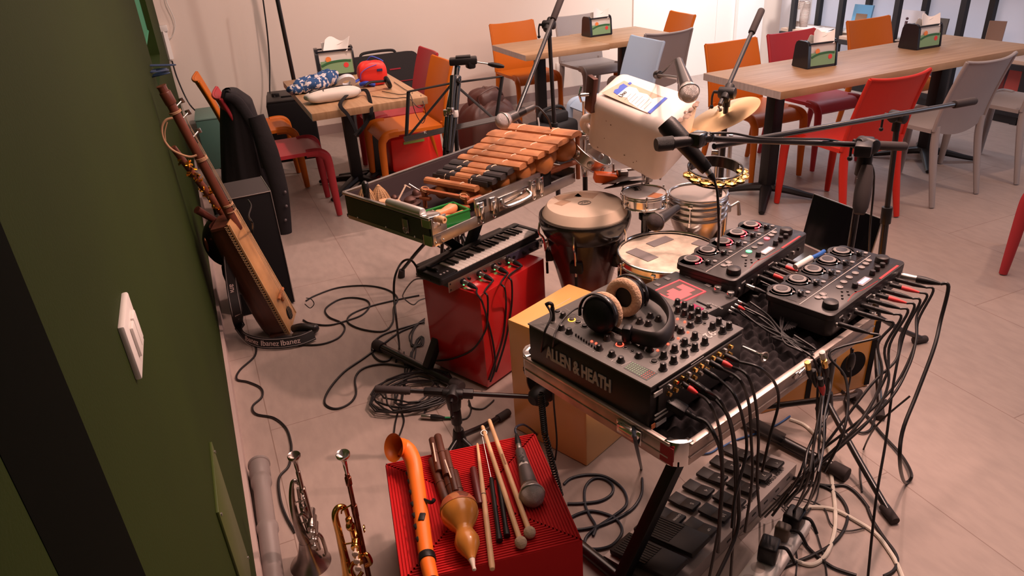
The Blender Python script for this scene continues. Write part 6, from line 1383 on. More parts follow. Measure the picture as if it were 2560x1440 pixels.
g = M(); g.box((0, .026, .19), (.09, .012, .012), bev=.003); g.box((0, .022, .17), (.02, .012, .04), bev=.004); g.done('bridge', mat('orange wood bridge', (.48, .17, .06), .5), ge)
for i, x in enumerate((-.010, 0, .010)):
    g = M(); g.tube([(x*1.5, .016, .05), (x*1.3, .033, .19), (x*.8, .037, LG-.12-.06*i)], .0012, 5, 0); g.done('string', mat('gut string', (.45, .33, .22), .5), ge)
for i, z in enumerate((LG-.09, LG-.14, LG-.22)):
    g = M(); g.cyl((-.02, .018, z), (-.055, .03, z+.005), .004); g.box((-.062, .032, z+.006), (.006, .022, .02), bev=.002); g.done('tuning_peg', STEEL, ge)
CRT = mat('twisted pale twine', (.45, .26, .15), .9)
g = M()
for z in (LG-.30, LG-.305, LG-.31, LG-.52, LG-.525, LG-.10, LG-.105, .64): g.ring((0, .015, z), .0215, .0026, n=18, m=6)
wl = lambda px, py: mg.inverted()@PYy(px, py, 3.03)
g.tube([wl(432, 295), wl(415, 300), wl(405, 318), wl(408, 345), wl(425, 370), wl(450, 385), wl(475, 392), wl(492, 388)], .0045, 8); g.tube([wl(418, 305), wl(412, 330), wl(414, 352)], .0025, 6); g.done('twine', CRT, ge)
# tinsel wrapped fiddle
F0, F1 = PYy(546, 518, 3.22), PYy(432, 368, 3.16)
fi = thing('spike_fiddle', 'dark fiddle with a gold tinsel wrapped neck and round black body beside the lute', 'fiddle', PYy(565, 600, 3.28)); fo = PYy(565, 600, 3.28)
g = M(); g.cyl(F0-fo+(F0-F1).normalized()*.12, F1-fo, .018, .013, n=14); g.done('neck', NK, fi)
g = M(); mt = along(F0-fo, F1-fo); Lt = (F1-F0).length; random.seed(3)
for k in range(70):
    t_ = random.random()**1.0*.86; a = random.random()*2*PI; c_ = mt@Vector((.019*math.cos(a), .019*math.sin(a), Lt*t_)); g.box(c_, (.014, .003, .010), rot=Matrix.Rotation(random.random()*6, 3, 'X')@Matrix.Rotation(random.random()*6, 3, 'Z'))
g.done('gold_tinsel', mat('gold tinsel', (.95, .48, .06), .22, 1), fi)
g = M(); g.sph((0, 0, 0), .115, 28, (.85, 1, 1.05)); g.sph((.02, 0, -.16), .09, 20, (.8, .9, 1.3)); g.done('gourd_body', mat('black lacquered gourd', (.010, .008, .009), .35), fi)
g = M(); P_ = PYy(492, 524, 3.2)-fo; Q_ = PYy(540, 552, 3.24)-fo; g.cyl(P_, Q_, .017, .015, n=14); g.done('peg', mat('dark red wood', (.12, .03, .02), .4), fi)
g = M(); P_ = PYy(516, 612, 3.2)-fo; g.sph(P_, .015, 12, (.5, 1, 2.2)); g.done('copper_disc', mat('copper glint', (.5, .2, .1), .3, .8), fi)
# guitar strap
sp_ = [PYy(572, 600, 3.1), PYy(574, 650, 3.1), PYy(581, 720, 3.1), PYy(592, 780, 3.08), U(598, 812, .05), U(612, 842, .035), U(650, 857, .030), U(700, 858, .030), U(750, 850, .030), U(785, 836, .030)]
sto = Vector((sp_[5].x, sp_[5].y, 0)); stp = thing('guitar_strap', 'black guitar strap with pale lettering hanging down and trailing over the floor', 'strap', sto)
PS = cr(sp_, 6)
def band_mesh(P, w, th, upf):
    g = M(); t = bmesh.new(); R_ = []
    for i, p in enumerate(P):
        d = (P[min(i+1, len(P)-1)]-P[max(i-1, 0)]).normalized(); wv = upf(i, len(P), d); wv = (wv-d*wv.dot(d)).normalized(); nv = d.cross(wv)
        R_.append([t.verts.new(p+wv*a*w/2+nv*b*th/2) for a, b in ((-1, -1), (1, -1), (1, 1), (-1, 1))])
    for A, B in zip(R_, R_[1:]):
        for k in range(4): t.faces.new((A[k], A[(k+1) % 4], B[(k+1) % 4], B[k]))
    t.faces.new(R_[0][::-1]); t.faces.new(R_[-1]); bmesh.ops.recalc_face_normals(t, faces=t.faces); t.verts.index_update(); g._add(t); return g
def upf(i, n, d):
    u = min(1, max(0, (i/n-.35)/.2)); return Vector((1, .1, 0))*(1-u)+Vector((-.15, .5, .85))*u
g = band_mesh([p-sto for p in PS], .050, .003, upf); g.done('webbing', mat('black webbing', (.012, .009, .010), .7), stp)
for s in (-1, 1):
    P2 = []
    for i, p in enumerate(PS):
        d = (PS[min(i+1, len(PS)-1)]-PS[max(i-1, 0)]).normalized(); wv = upf(i, len(PS), d); wv = (wv-d*wv.dot(d)).normalized(); P2.append(p-sto+wv*s*.019-(FW*.0026))
    g = M(); g.tube(P2, .0011, 5, 0); g.done('edge_stripe', mat('pale stripe', (.42, .38, .38), .6), stp)
g = M(); g.sph(U(762, 832, .02)-sto, .05, 18, (1.2, .7, .35)); g.sph(U(782, 822, .03)-sto, .03, 14, (1, .8, .8)); g.tube([U(735, 822, .03)-sto, U(755, 818, .045)-sto, U(785, 822, .035)-sto], .02, 10); g.done('leather_end', mat('black strap leather', (.012, .009, .009), .35), stp)
PRT = mat('strap lettering', (.62, .48, .46), .6)
for (i, up_) in ((4, 1), (12, 1), (20, 1), (33, 0), (39, 0), (45, 0)):
    p = PS[i]; d = (PS[i+1]-PS[i-1]).normalized(); wv = upf(i, len(PS), d); wv = (wv-d*wv.dot(d)).normalized()
    yv = wv if up_ == 0 else wv; n_ = d.cross(yv); 
    if n_.dot(EYE-p) < 0: yv = -yv
    if not up_ and yv.z < 0: d = -d; yv = -yv
    text('Ibanez', .034, basis(p-sto+(EYE-p).normalized()*.0028, d, yv), PRT, stp, .0003, bold=.0003)
# ======================= FRONT LEFT: PIPE, CORNET, TRUMPET =======================
a, b = U(648, 1165, .034), U(684, 1440, .034); d = (b-a); b2_ = a+d*1.45
pp = thing('plastic_pipe', 'grey plastic drain pipe lying on the floor along the green wall', 'pipe', mx=along(a, b2_)); Lp = d.length*1.45
g = M(); g.lathe([(.029, -.012), (.037, -.012), (.037, -.002), (.034, .0), (.034, .06), (.031, .065), (.031, .075), (.0335, .08), (.0335, .10), (.0275, .12), (.0275, .30), (.033, .31), (.0335, .33), (.029, .34), (.0275, Lp), (.02, Lp)], 32); g.done('tube', mat('grey plastic', (.26, .22, .21), .4), pp)
SIL = mat('tarnished silver', (.50, .43, .40), .26, 1, vary=.3, vscale=30); BRS = mat('dark lacquered brass', (.72, .40, .12), .16, 1); COP = mat('reddish leadpipe', (.22, .075, .045), .22, .8)
def mouthpiece(o, x, z, m, s=1):
    g = M(); g.lathe([(.003, 0), (.0045, .035), (.005, .05), (.010, .060), (.0135, .066), (.0138, .072), (.0125, .075), (.0095, .072), (.006, .064), (.001, .058)], 32, tr(x, 0, z), cap=False); q = g.done('mouthpiece', m, o); q.scale = (1.3, 1.3, 1); return q
tz = U(857, 1135, .50)
tp2 = thing('trumpet', 'golden trumpet standing upright on its bell in front of the red ribbed box', 'trumpet', (tz.x, tz.y, 0), -.25)
mouthpiece(tp2, 0, .428, CHR)
g = M(); g.cyl((0, 0, .30), (0, 0, .435), .0062, n=14); g.cyl((0, 0, .04), (0, 0, .31), .0075, n=14); g.cyl((0, 0, .40), (0, 0, .425), .0085, n=14, bev=.001); g.cyl((0, 0, .29), (0, 0, .33), .0085, n=14, bev=.001); g.done('leadpipe', COP, tp2)
g = M(); g.tube([(0, 0, .36), (-.004, 0, .335), (-.02, 0, .325), (-.032, 0, .318), (-.036, .004, .305)], .0022, 8); g.done('brace_rod', BRS, tp2)
g = M(); g.tube([(-.022, .02, .16), (-.024, .02, .28), (-.028, .014, .315), (-.042, .004, .325), (-.052, -.002, .305), (-.052, 0, .24), (-.052, 0, .15), (-.052, 0, .09)], [.0055, .006, .0075, .0085, .009, .0095, .012, .017], 16, 6); g.lathe([(.017, .09), (.023, .06), (.034, .03), (.052, .008), (.062, 0), (.060, .001), (.030, .033), (.014, .09)], 40, tr(-.052, 0, 0), cap=False); g.done('bell_tube', BRS, tp2)
for i in range(3):
    z = .185+.027*i-.02
    g = M(); g.cyl((-.012, -.032, z), (-.012, .045, z), .0108, n=20, bev=.002); g.cyl((-.012, -.040, z), (-.012, -.030, z), .0120, n=20, bev=.003); v_ = g.done('valve_casing', BRS, tp2)
    g = M(); g.cyl((-.012, -.055, z), (-.012, -.040, z), .003, n=8); g.cyl((-.012, -.062, z), (-.012, -.056, z), .0085, n=18, bev=.002); g.done('valve_button', mat('pearl button', (.7, .55, .45), .3), v_)
g = M(); g.sph((-.018, -.01, .270), .012, 16, (1, 1, 1.3)); g.cyl((-.018, -.01, .283), (-.018, -.01, .298), .009, n=16, bev=.002); g.tube([(-.018, -.01, .26), (-.014, -.012, .22), (-.016, -.01, .16)], .005, 8); g.tube([(-.004, -.02, .17), (.012, -.03, .18), (.018, -.03, .15), (.004, -.02, .13)], .0065, 10); g.tube([(-.03, -.01, .14), (-.04, -.03, .13), (-.03, -.035, .10), (-.01, -.02, .11)], .006, 10); g.ring((.016, -.012, .255), .009, .0018, (1, 0, 0)); g.cyl((-.05, 0, .12), (0, 0, .12), .0025); g.cyl((-.05, 0, .20), (0, 0, .20), .0025); g.done('slides_and_caps', BRS, tp2)
cz = U(735, 1140, .40)
co = thing('cornet', 'tarnished silver cornet standing upright on its bell left of the trumpet', 'cornet', (cz.x, cz.y, 0), -.2)
mouthpiece(co, 0, .330, SIL)
g = M(); g.cyl((0, 0, .27), (0, 0, .345), .0065, n=14); g.cyl((.004, 0, .05), (.002, 0, .28), .0075, n=14); g.cyl((.0, 0, .275), (.0, 0, .285), .0095, n=14); g.cyl((-.006, 0, .30), (-.006, 0, .312), .004); g.done('leadpipe', SIL, co)
g = M(); g.tube([(-.006, .006, .30), (-.018, .004, .312), (-.026, .002, .295), (-.034, 0, .25), (-.037, 0, .19), (-.034, 0, .13), (-.028, 0, .09)], [.0055, .006, .0068, .009, .0115, .014, .018], 16, 6); g.lathe([(.018, .09), (.025, .06), (.036, .03), (.052, .008), (.060, 0), (.058, .001), (.030, .033), (.015, .09)], 40, tr(-.028, 0, 0), cap=False); g.tube([(-.014, .01, .10), (-.017, .01, .2), (-.012, .01, .28)], .0055, 10); g.done('bell_tube', SIL, co)
for i in range(3):
    z = .115+.026*i; g = M(); g.cyl((.004, -.03, z), (.004, .04, z), .0105, n=20, bev=.002); g.cyl((.004, -.038, z), (.004, -.028, z), .0118, n=20, bev=.003); v_ = g.done('valve_casing', SIL, co)
    g = M(); g.cyl((.004, -.052, z), (.004, -.038, z), .003, n=8); g.cyl((.004, -.059, z), (.004, -.053, z), .0085, n=18, bev=.002); g.done('valve_button', STEEL, v_)
g = M(); g.cyl((-.008, 0, .19), (-.008, 0, .225), .0125, n=20, bev=.002); g.tube([(-.02, -.01, .20), (-.012, -.02, .21), (-.004, -.015, .19)], .005, 8); g.tube([(.012, -.01, .12), (.022, -.012, .10), (.024, -.01, .04), (.014, -.01, .03)], .0055, 8); g.ring((0, -.012, .262), .008, .002, (1, 0, 0)); g.cyl((-.03, 0, .24), (.002, 0, .24), .0022); g.cyl((-.03, 0, .16), (.002, 0, .16), .0022); g.done('slides_and_caps', SIL, co)
# ======================= RED RIBBED BOX WITH INSTRUMENTS =======================
ZQ = .30
qa, qb, qc = U(962, 1157, ZQ), U(1338, 1080, ZQ), U(1450, 1330, ZQ)
an4 = math.atan2(qb.y-qa.y, qb.x-qa.x); SX4 = (qb-qa).length; SY4 = (qc-qb).length*1.06
m4 = tr(qa.x, qa.y, 0)@rotm('Z', (an4+math.atan2(qc.y-qb.y, qc.x-qb.x)+PI/2)/2)@tr(0, -SY4, 0)
rb4 = thing('ribbed_red_box', 'matte red box with a fine ribbed top carrying small wind instruments and sticks', 'box', mx=m4)
RR4 = mat('matte red plastic', (.55, .014, .016), .65, spec=.15)
g = M(); g.box((SX4/2, SY4/2, ZQ/2-.002), (SX4, SY4, ZQ-.008), bev=.003); g.done('box_body', RR4, rb4)
g = M()
for k in range(26):
    e = .004+k*.0078
    if e > min(SX4, SY4)/2-.004: break
    x0_, x1_, y0_, y1_ = e, SX4-e, e, SY4-e
    for (p_, q_) in (((x0_, y0_), (x1_, y0_)), ((x1_, y0_), (x1_, y1_)), ((x1_, y1_), (x0_, y1_)), ((x0_, y1_), (x0_, y0_))):
        dx, dy = q_[0]-p_[0], q_[1]-p_[1]; g.box(((p_[0]+q_[0])/2, (p_[1]+q_[1])/2, ZQ-.005), (abs(dx)+.004, abs(dy)+.004, .004))
g.done('ribbed_lid', RR4, rb4)
ZT4 = ZQ-.003
def on(px, py, h=0): return U(px, py, ZT4+h)
# orange sax
OS = mat('orange plastic body', (.95, .20, .02), .38)
oB = on(1045, 1260, .02); sx = thing('plastic_saxophone', 'orange plastic saxophone with black keys on the left of the red ribbed box', 'saxophone', oB)
pts = [on(1080, 1452, .022), on(1068, 1400, .022), on(1058, 1330, .022), on(1048, 1250, .024), on(1040, 1195, .028), on(1033, 1155, .042), on(1020, 1128, .052), on(1004, 1118, .062)]
g = M(); g.tube([p-oB for p in pts], [.017, .0185, .0195, .0205, .0215, .023, .024, .0245], 24, 8, cap=False)
e0 = pts[-1]-oB; dd_ = (pts[-1]-pts[-2]).normalized(); dd_ = (-RT*.62-FW*.72+UP*.12).normalized()
g.lathe([(.0245, -.006), (.027, .008), (.032, .020), (.038, .028), (.040, .030), (.037, .028), (.029, .016), (.023, .0), (.020, -.02), (0, -.022)], 36, along(e0, e0+dd_), cap=False); g.done('body', OS, sx, 60)
g = M(); 
for (px, py) in ((1022, 1185), (1026, 1205), (1030, 1232), (1034, 1262), (1038, 1290), (1042, 1318), (1048, 1350)): g.box(on(px, py, .03)-oB, (.014, .020, .012), rot=Matrix.Rotation(.2, 3, 'Z'), bev=.004)
g.tube([on(1023, 1178, .03)-oB, on(1034, 1260, .03)-oB, on(1050, 1365, .03)-oB], .0035, 6); g.tube([on(1060, 1250, .035)-oB, on(1078, 1256, .042)-oB, on(1086, 1248, .045)-oB], .005, 8); g.done('key_rack', BLK, sx)
g = M(); g.box(on(1055, 1292, .042)-oB, (.016, .026, .006), rot=Matrix.Rotation(-.5, 3, 'Z'), bev=.003); g.done('thumb_key', BLK, sx)
g = M(); p_ = on(1069, 1405, .022)-oB; q_ = on(1066, 1388, .022)-oB; g.cyl(p_, q_, .0215, n=24, bev=.002); g.done('black_ring', BLK, sx)
# brown cane flutes
BF = mat('dark brown cane', (.10, .028, .014), .5, vary=.4, vscale=16)
pf = thing('cane_flutes', 'bundle of dark brown stepped cane pipes tied beside the orange saxophone', 'flute', on(1115, 1200, .01)); po = on(1115, 1200, .01)
for i, (a, b, r, h) in enumerate((((1080, 1098), (1098, 1180), .010, .030), ((1094, 1090), (1118, 1190), .011, .034), ((1080, 1150), (1128, 1290), .012, .016), ((1108, 1160), (1150, 1290), .013, .020), ((1116, 1130), (1140, 1230), .009, .034), ((1135, 1180), (1160, 1285), .012, .024))):
    g = M(); A, B = on(*a, h)-po, on(*b, h-.004)-po; g.cyl(A, B, r, r*1.05, n=18, bev=.0015); m_ = A.lerp(B, .45); dn_ = (B-A).normalized(); g.cyl(m_-dn_*.003, m_+dn_*.003, r*1.12, n=18); g.cyl(A-dn_*.0003, A, r*.7, n=14); g.done('pipe', BF, pf)
for (a, b) in (((1082, 1108), (1090, 1155)), ((1112, 1150), (1128, 1195))): g = M(); g.cyl(on(*a, .042)-po, on(*b, .040)-po, .0022, n=8); g.done('cane_strip', mat('pale cane', (.75, .62, .5), .6), pf)
# gourd maraca
gA_, gB_ = on(1148, 1278, .045), on(1186, 1425, .024); LGd = (gB_-gA_).length
go = thing('gourd_rattle', 'orange double bulb gourd with a carved band and bone tip on the red ribbed box', 'gourd', mx=along(gA_, gB_))
g = M(); g.lathe([(0, -.050), (.022, -.045), (.040, -.028), (.0485, -.004), (.047, .016), (.036, .038), (.024, .054), (.021, .062), (.026, .076), (.031, .092), (.029, .108), (.019, .126), (.011, .140), (.009, .146), (0, .146)], 44, cap=False); g.done('gourd_body', mat('polished orange gourd', (.62, .24, .04), .3, vary=.12, vscale=12, coat=.3), go, 70)
CAR = mat('carved band', (.50, .12, .05), .5)
_n = CAR.node_tree; v = _n.nodes.new('ShaderNodeTexVoronoi'); v.inputs['Scale'].default_value = 42; tc = _n.nodes.new('ShaderNodeTexCoord'); _n.links.new(tc.outputs['Object'], v.inputs['Vector']); r_ = _n.nodes.new('ShaderNodeValToRGB'); r_.color_ramp.interpolation = 'CONSTANT'
r_.color_ramp.elements[0].color = (.52, .14, .06, 1); r_.color_ramp.elements[1].color = (.22, .05, .02, 1); r_.color_ramp.elements[1].position = .48; e = r_.color_ramp.elements.new(.62); e.color = (.14, .13, .03, 1); e = r_.color_ramp.elements.new(.78); e.color = (.60, .22, .08, 1)
_n.links.new(v.outputs['Color'], r_.inputs[0]); _n.links.new(r_.outputs[0], _n.nodes['Principled BSDF'].inputs['Base Color'])
g = M(); g.lathe([(.024, -.0455), (.0408, -.029), (.0470, -.016), (.0493, -.002)], 44, cap=False); g.done('carved_band', CAR, go, 70)
g = M(); g.lathe([(.0085, .143), (.0075, .150), (.0045, .165), (.005, .175), (0, .178)], 16); g.done('bone_tip', mat('bone', (.78, .66, .56), .5), go)
# sticks
HK = mat('hickory wood', (.80, .50, .27), .45, vary=.08, vscale=30); FELT = mat('beige felt ball', (.55, .42, .30), .95, bump=.4, bscale=120)
def stick(name, label, cat, a, b, ha, hb, prof, m, parts=()):
    A, B = on(*a, ha), on(*b, hb); L = (B-A).length; o = thing(name, label, cat, mx=along(A, B)); g = M(); g.lathe([(r, t*L) for r, t in prof], 18); g.done('shaft', m, o); return o, L
o, L = stick('drumstick', 'single pale drumstick lying left of the black brush handles', 'drumstick', (1193, 1108), (1231, 1425), .010, .009, [(.001, 0), (.0035, .01), (.004, .03), (.0062, .35), (.0072, .5), (.0075, .97), (.006, .995), (0, 1)], HK)
g = M(); g.cyl((0, 0, L*.46), (0, 0, L*.465), .0076, n=16); g.done('printed_mark', TX, o)
for i, (a, b, lab_) in enumerate((((1206, 1066), (1300, 1350), 'felt tipped mallet lying left of its twin, second ball lower'), ((1223, 1050), (1322, 1325), 'felt tipped mallet nearest the silver microphone'))):
    o, L = stick('drum_mallet', lab_, 'mallet', a, b, .020, .014, [(.0045, 0), (.006, .01), (.0065, .3), (.0072, .6), (.0070, 1)], HK)
    g = M(); g.sph((0, 0, L+.008), .0155, 20); g.done('felt_ball', FELT, o)
    if i: g = M(); g.box((0, .0074, L*.42), (.004, .0006, .045)); g.done('printed_mark', mat('brown print', (.35, .16, .07), .6), o)
for i, (a, b) in enumerate((((1228, 1196), (1249, 1352)), ((1243, 1180), (1268, 1340)))):
    o, L = stick('wire_brush', ['black handled wire brush with its wire loop showing', 'second black brush handle right beside the first'][i], 'brush', a, b, .012, .010, [(.0055, 0), (.0062, .02), (.0062, .85), (.008, .93), (.0085, 1), (.006, 1)], BLK)
    if i == 0:
        oi = o.matrix_world.inverted() if False else along(on(*a, .012), on(*b, .010)).inverted()
        g = M(); A = on(1228, 1196, .012); g.tube([oi@A, oi@on(1214, 1130, .018), oi@on(1206, 1092, .022)], .0009, 6, 3); g.ring(oi@on(1210, 1082, .024), .009, .0011, (0, 1, .3), n=20, m=6); g.done('wire', CHR, o)
o, L = stick('rhythm_stick', 'short dark red wooden stick left of the drumstick', 'stick', (1183, 1172), (1200, 1262), .010, .010, [(.0095, 0), (.0100, .03), (.0100, .97), (.009, 1)], mat('dark red polished wood', (.15, .02, .02), .35))
sm = microphone('silver ball vocal microphone with a taped body at the right of the red ribbed box', on(1336, 1258, .026), on(1300, 1128, .016), body=mat('worn grey body', (.13, .11, .11), .45, .3))
mm = along(on(1300, 1128, .016), on(1336, 1258, .026)).inverted()
g = M(); a_ = mm@on(1305, 1140, .032); b_ = mm@on(1318, 1190, .036)
_p = mm.inverted()@Vector((0, 0, .05)); nv = (mm.to_3x3()@(EYE-_p)).normalized(); nv.z = 0; nv.normalize(); sd = Vector((0, 0, 1)).cross(nv)
mk = Matrix(((sd.x, 0, nv.x, 0), (sd.y, 0, nv.y, 0), (0, 1, 0, 0), (0, 0, 0, 1)))
g = M(mk)
def stk(u, v): a = (u-.5)*1.5; r = .0125+.0065*v; return Vector((r*math.sin(a), .025+.055*v, r*math.cos(a)))
g.grid(stk, 8, 4, .0006); g.done('sticker', mat('white sticker', (.78, .72, .68), .5), sm)
g = M(mk)
for k in range(5): 
    v = .1+.18*k; p = stk(.5, v); g.box(p+Vector((.002*(k % 2*2-1), 0, .0008)), (.009, .006, .0012), rot=Matrix.Rotation(.4*k, 3, 'Z'))
g.done('sticker_doodle', TX, sm)
xlr('dark cable plug on the taped silver microphone', on(1300, 1132, .016), on(1291, 1085, .016), tipm=STEEL)
cable('dark blue cable leading from the taped microphone off the red ribbed box', [on(1291, 1085, .016), on(1288, 1076, .018), on(1293, 1066, .012), U(1310, 1062, .22), U(1330, 1075, .10), U(1345, 1090, .006)], .0035, mat('navy cable', (.012, .022, .045), .45))
# ======================= LOW STAND WITH BASS MICROPHONE =======================
b5 = U(1152, 1128); c5 = DIST(1132, 985, (b5.x, b5.y, .3)); t5 = U(945, 973, c5.z+.02); e5 = DIST(1330, 992, mxw@Vector((-.10, .25, .25)))
s5 = mic_stand('low black stand with a short boom aimed at the wooden box drum', b5, c5.z, [(.25, .45), (.24, -1.2), (.22, -2.5)], (t5, e5), c5, lean=c5, low=.05)
g = M(); bq = Vector((b5.x, b5.y, 0)); g.cyl(c5-bq-Vector((0, 0, .06)), c5-bq, .022, .03, n=12, bev=.004); p_, q_ = t5.lerp(e5, .30)-bq, t5.lerp(e5, .62)-bq; g.cyl(p_, q_, .016, .018, n=8, bev=.003); g.done('boom_clutch', BLK, s5)
me_ = DIST(1352, 985, mxw@Vector((-.055, .22, .25)))
dm_ = thing('bass_microphone', 'squat black bass drum microphone in front of the hole of the wooden box drum', 'microphone', mx=along(me_, me_+Vector((.85, .35, .05))))
g = M(); g.lathe([(0, -.045), (.018, -.045), (.030, -.030), (.034, -.005), (.037, .012), (.036, .018)], 28, cap=False); g.done('body', BLK, dm_)
g = M(); g.lathe([(.036, .018), (.038, .026), (.033, .036), (.0, .040)], 28, cap=False); g.done('grille', mat('black mesh', (.02, .02, .02), .5, bump=.5, bscale=900), dm_)
g = M(); g.ring((0, 0, .018), .0375, .003, n=28); g.cyl((-.02, .0, -.02), (-.052, .0, -.03), .010); g.done('swivel', BLK, dm_)
# ======================= FOOT CONTROLLER =======================
fr_ = U(1992, 1160, .055); fe = U(1721, 1440, .055); anf = math.atan2(fe.y-fr_.y, fe.x-fr_.x)
mf = tr(fr_.x, fr_.y, 0)@rotm('Z', anf)      # x runs towards the camera side, y negative is the left/back side
fb = thing('foot_controller', 'long grey pedal board with numbered black footswitches and two treadle pedals on the floor', 'foot controller', mx=mf)
FBM = mat('grey enamelled steel', (.46, .40, .38), .38, .3, vary=.08)
g = M(); Ry = Matrix(((0, 0, 1, 0), (1, 0, 0, 0), (0, 1, 0, 0), (0, 0, 0, 1)))
g.prism([(0, .004), (0, .055), (-.225, .030), (-.235, .004)], 0, .69, 0, Ry); g.done('housing', FBM, fb)
def zt_(y): return .055+y*(.025/.225)
tlt_ = math.atan(.025/.225)
PDM = mat('black pedal rubber', (.016, .012, .012), .5)
lab_n = [['6', '7', '8', '9', '10', 'UP'], ['1', '2', '3', '4', '5', 'DOWN']]
for r_i, y in enumerate((-.068, -.168)):
    for k in range(6):
        x = .055+.077*k+(.012 if r_i else 0)
        Rm = Matrix.Translation((x, y, zt_(y)+.002))@rotm('X', tlt_)
        g = M(Rm); g.box((0, .020, .010), (.046, .050, .012), rot=Matrix.Rotation(.12, 3, 'X'), bev=.004); g.box((0, -.022, .008), (.046, .050, .012), rot=Matrix.Rotation(-.08, 3, 'X'), bev=.003); pdl = g.done('footswitch', PDM, fb)
        text(lab_n[r_i][k], .017 if k < 5 else .010, Rm@tr(0, .026, .0172)@rotm('X', .12)@rotm('Z', 0), GREY, pdl, .0003, bold=.0006)
for i, x in enumerate((.475+.045, .60+.03)):
    Rm = Matrix.Translation((x, -.115, zt_(-.115)+.014))@rotm('X', tlt_+.10)
    g = M(Rm); g.box((0, 0, .006), (.092, .205, .018), bev=.004); t2_ = g.done('treadle', PDM, fb)
    g = M(Rm)
    for k in range(9): g.box((-.036+.009*k, -.035, .0158), (.0045, .11, .002))
    g.done('ridges', BLK, t2_)
g = M()
for k in range(6): g.box((.40-.07*k, .0008, .028), (.02, .001, .006)); 
g.done('rear_print', BLK, fb)
text('BEHRINGER', .018, tr(.10, -.022, zt_(-.022)+.0008)@rotm('X', tlt_)@rotm('Z', PI), TX, fb, .0003)
text('FCB1010', .012, tr(.26, -.022, zt_(-.022)+.0008)@rotm('X', tlt_)@rotm('Z', PI), TX, fb, .0003)
g = M(); g.box((.10, -.045, zt_(-.045)+.0006), (.14, .003, .001)); g.done('printed_bar', TX, fb)
# ======================= POWER STRIP, PLUGS =======================
pa_, pb_ = U(1985, 1292, .045), U(1872, 1450, .045); anp = math.atan2(pb_.y-pa_.y, pb_.x-pa_.x)
mps = tr(pa_.x, pa_.y, 0)@rotm('Z', anp)
ps = thing('power_strip', 'white multi socket power strip on the floor right of the pedal board', 'power strip', mx=mps)
g = M(); g.box((.16, .008, .022), (.36, .078, .042), bev=.008, seg=3); g.done('housing', mat('bright white plastic', (.88, .84, .80), .4), ps)
for k in range(6): g = M(); g.cyl((.03+.052*k, 0, .0428), (.03+.052*k, 0, .0436), .019, n=24); g.done('socket', mat('cream socket', (.62, .56, .52), .5), ps)
g = M(); g.box((-.008, 0, .046), (.018, .012, .008), bev=.002); g.done('red_switch', mat('red rocker', (.5, .01, .05), .3, emit=(.6, 0, .08), es=.8), ps)
for k, (x, s, t_) in enumerate(((.035, (.06, .05, .055), 'black power adapter at the far end of the power strip'), (.10, (.035, .04, .05), 'brownish grey plug in the middle of the power strip'), (.19, (.06, .05, .06), 'black power adapter near the bottom edge on the power strip'))):
    p = mps@Vector((x, .006 if k else .012, .0445)); o = thing('power_adapter', t_, 'plug', p, anp+.1*k); g = M(); g.box((0, 0, s[2]/2), s, bev=.008, seg=3); g.done('body', BLK if k != 1 else mat('taupe plastic', (.12, .085, .06), .5), o)
    g = M(); g.tube([(0, .02, s[2]*.8), (0, .045, s[2]*.9), (.01, .07, s[2]*.4)], .005, 8); g.done('strain_relief', BLK, o)
# tin mouthpiece on foam, plug adapters
A, B = U(1858, 868, ZM+.012), U(1912, 893, ZM+.018)
mo2 = thing('brass_mouthpiece', 'silver brass mouthpiece lying on the black foam right of the mixer', 'mouthpiece', mx=along(A, B)); Lm_ = (B-A).length
g = M(); g.lathe([(.0045, 0), (.0058, Lm_*.55), (.006, Lm_*.75), (.012, Lm_*.90), (.0138, Lm_*.98), (.0138, Lm_), (.0105, Lm_), (.006, Lm_*.88), (0, Lm_*.8)], 30, cap=False); g.done('cup_and_shank', CHR, mo2)
tg_ = thing('metal_tag', 'small silver tag on a jack plug between the two loopers', 'tag', U(1888, 740, .72)); g = M(); g.box((0, 0, 0), (.028, .012, .003), rot=Matrix.Rotation(1.0, 3, 'Z')@Matrix.Rotation(.4, 3, 'Y')); g.done('tag', STEEL, tg_)
# ======================= CABLES =======================
def PL(px, py, c=-.05):             # on the hanging plane in front of the long case side
    i = mx2.inverted(); e = i@EYE; d = i.to_3x3()@ray(px, py); t = (c-e.y)/d.y; return EYE+ray(px, py)*t
def mixp(px, py): return DIST(px, py, mx3@Vector((MWd*.4, -.03, ZX-.03)))
# plugs and leads at the back of the mixer
mixer_jacks = [(1705, 958, 1745, 985, 1), (1720, 948, 1765, 978, 0), (1738, 962, 1790, 1000, 0), (1775, 905, 1810, 925, 0), (1790, 898, 1832, 918, 1), (1760, 925, 1800, 950, 0), (1812, 888, 1850, 905, 0)]
ends_ = [[(1775, 1010), (1800, 1080), (1806, 1180), (1800, 1300), (1772, 1450)], [(1800, 1000), (1828, 1070), (1838, 1180), (1836, 1300), (1826, 1450)], [(1820, 1040), (1838, 1120), (1846, 1230), (1842, 1330), (1790, 1450)],
         [(1850, 950), (1872, 1010), (1878, 1100), (1880, 1200), (1862, 1330)], [(1868, 938), (1888, 1000), (1896, 1090), (1893, 1200), (1900, 1290)], [(1835, 985), (1858, 1050), (1866, 1130), (1838, 1240), (1830, 1320)], [(1900, 920), (1938, 960), (1946, 1010), (1925, 1090), (1905, 1180)]]
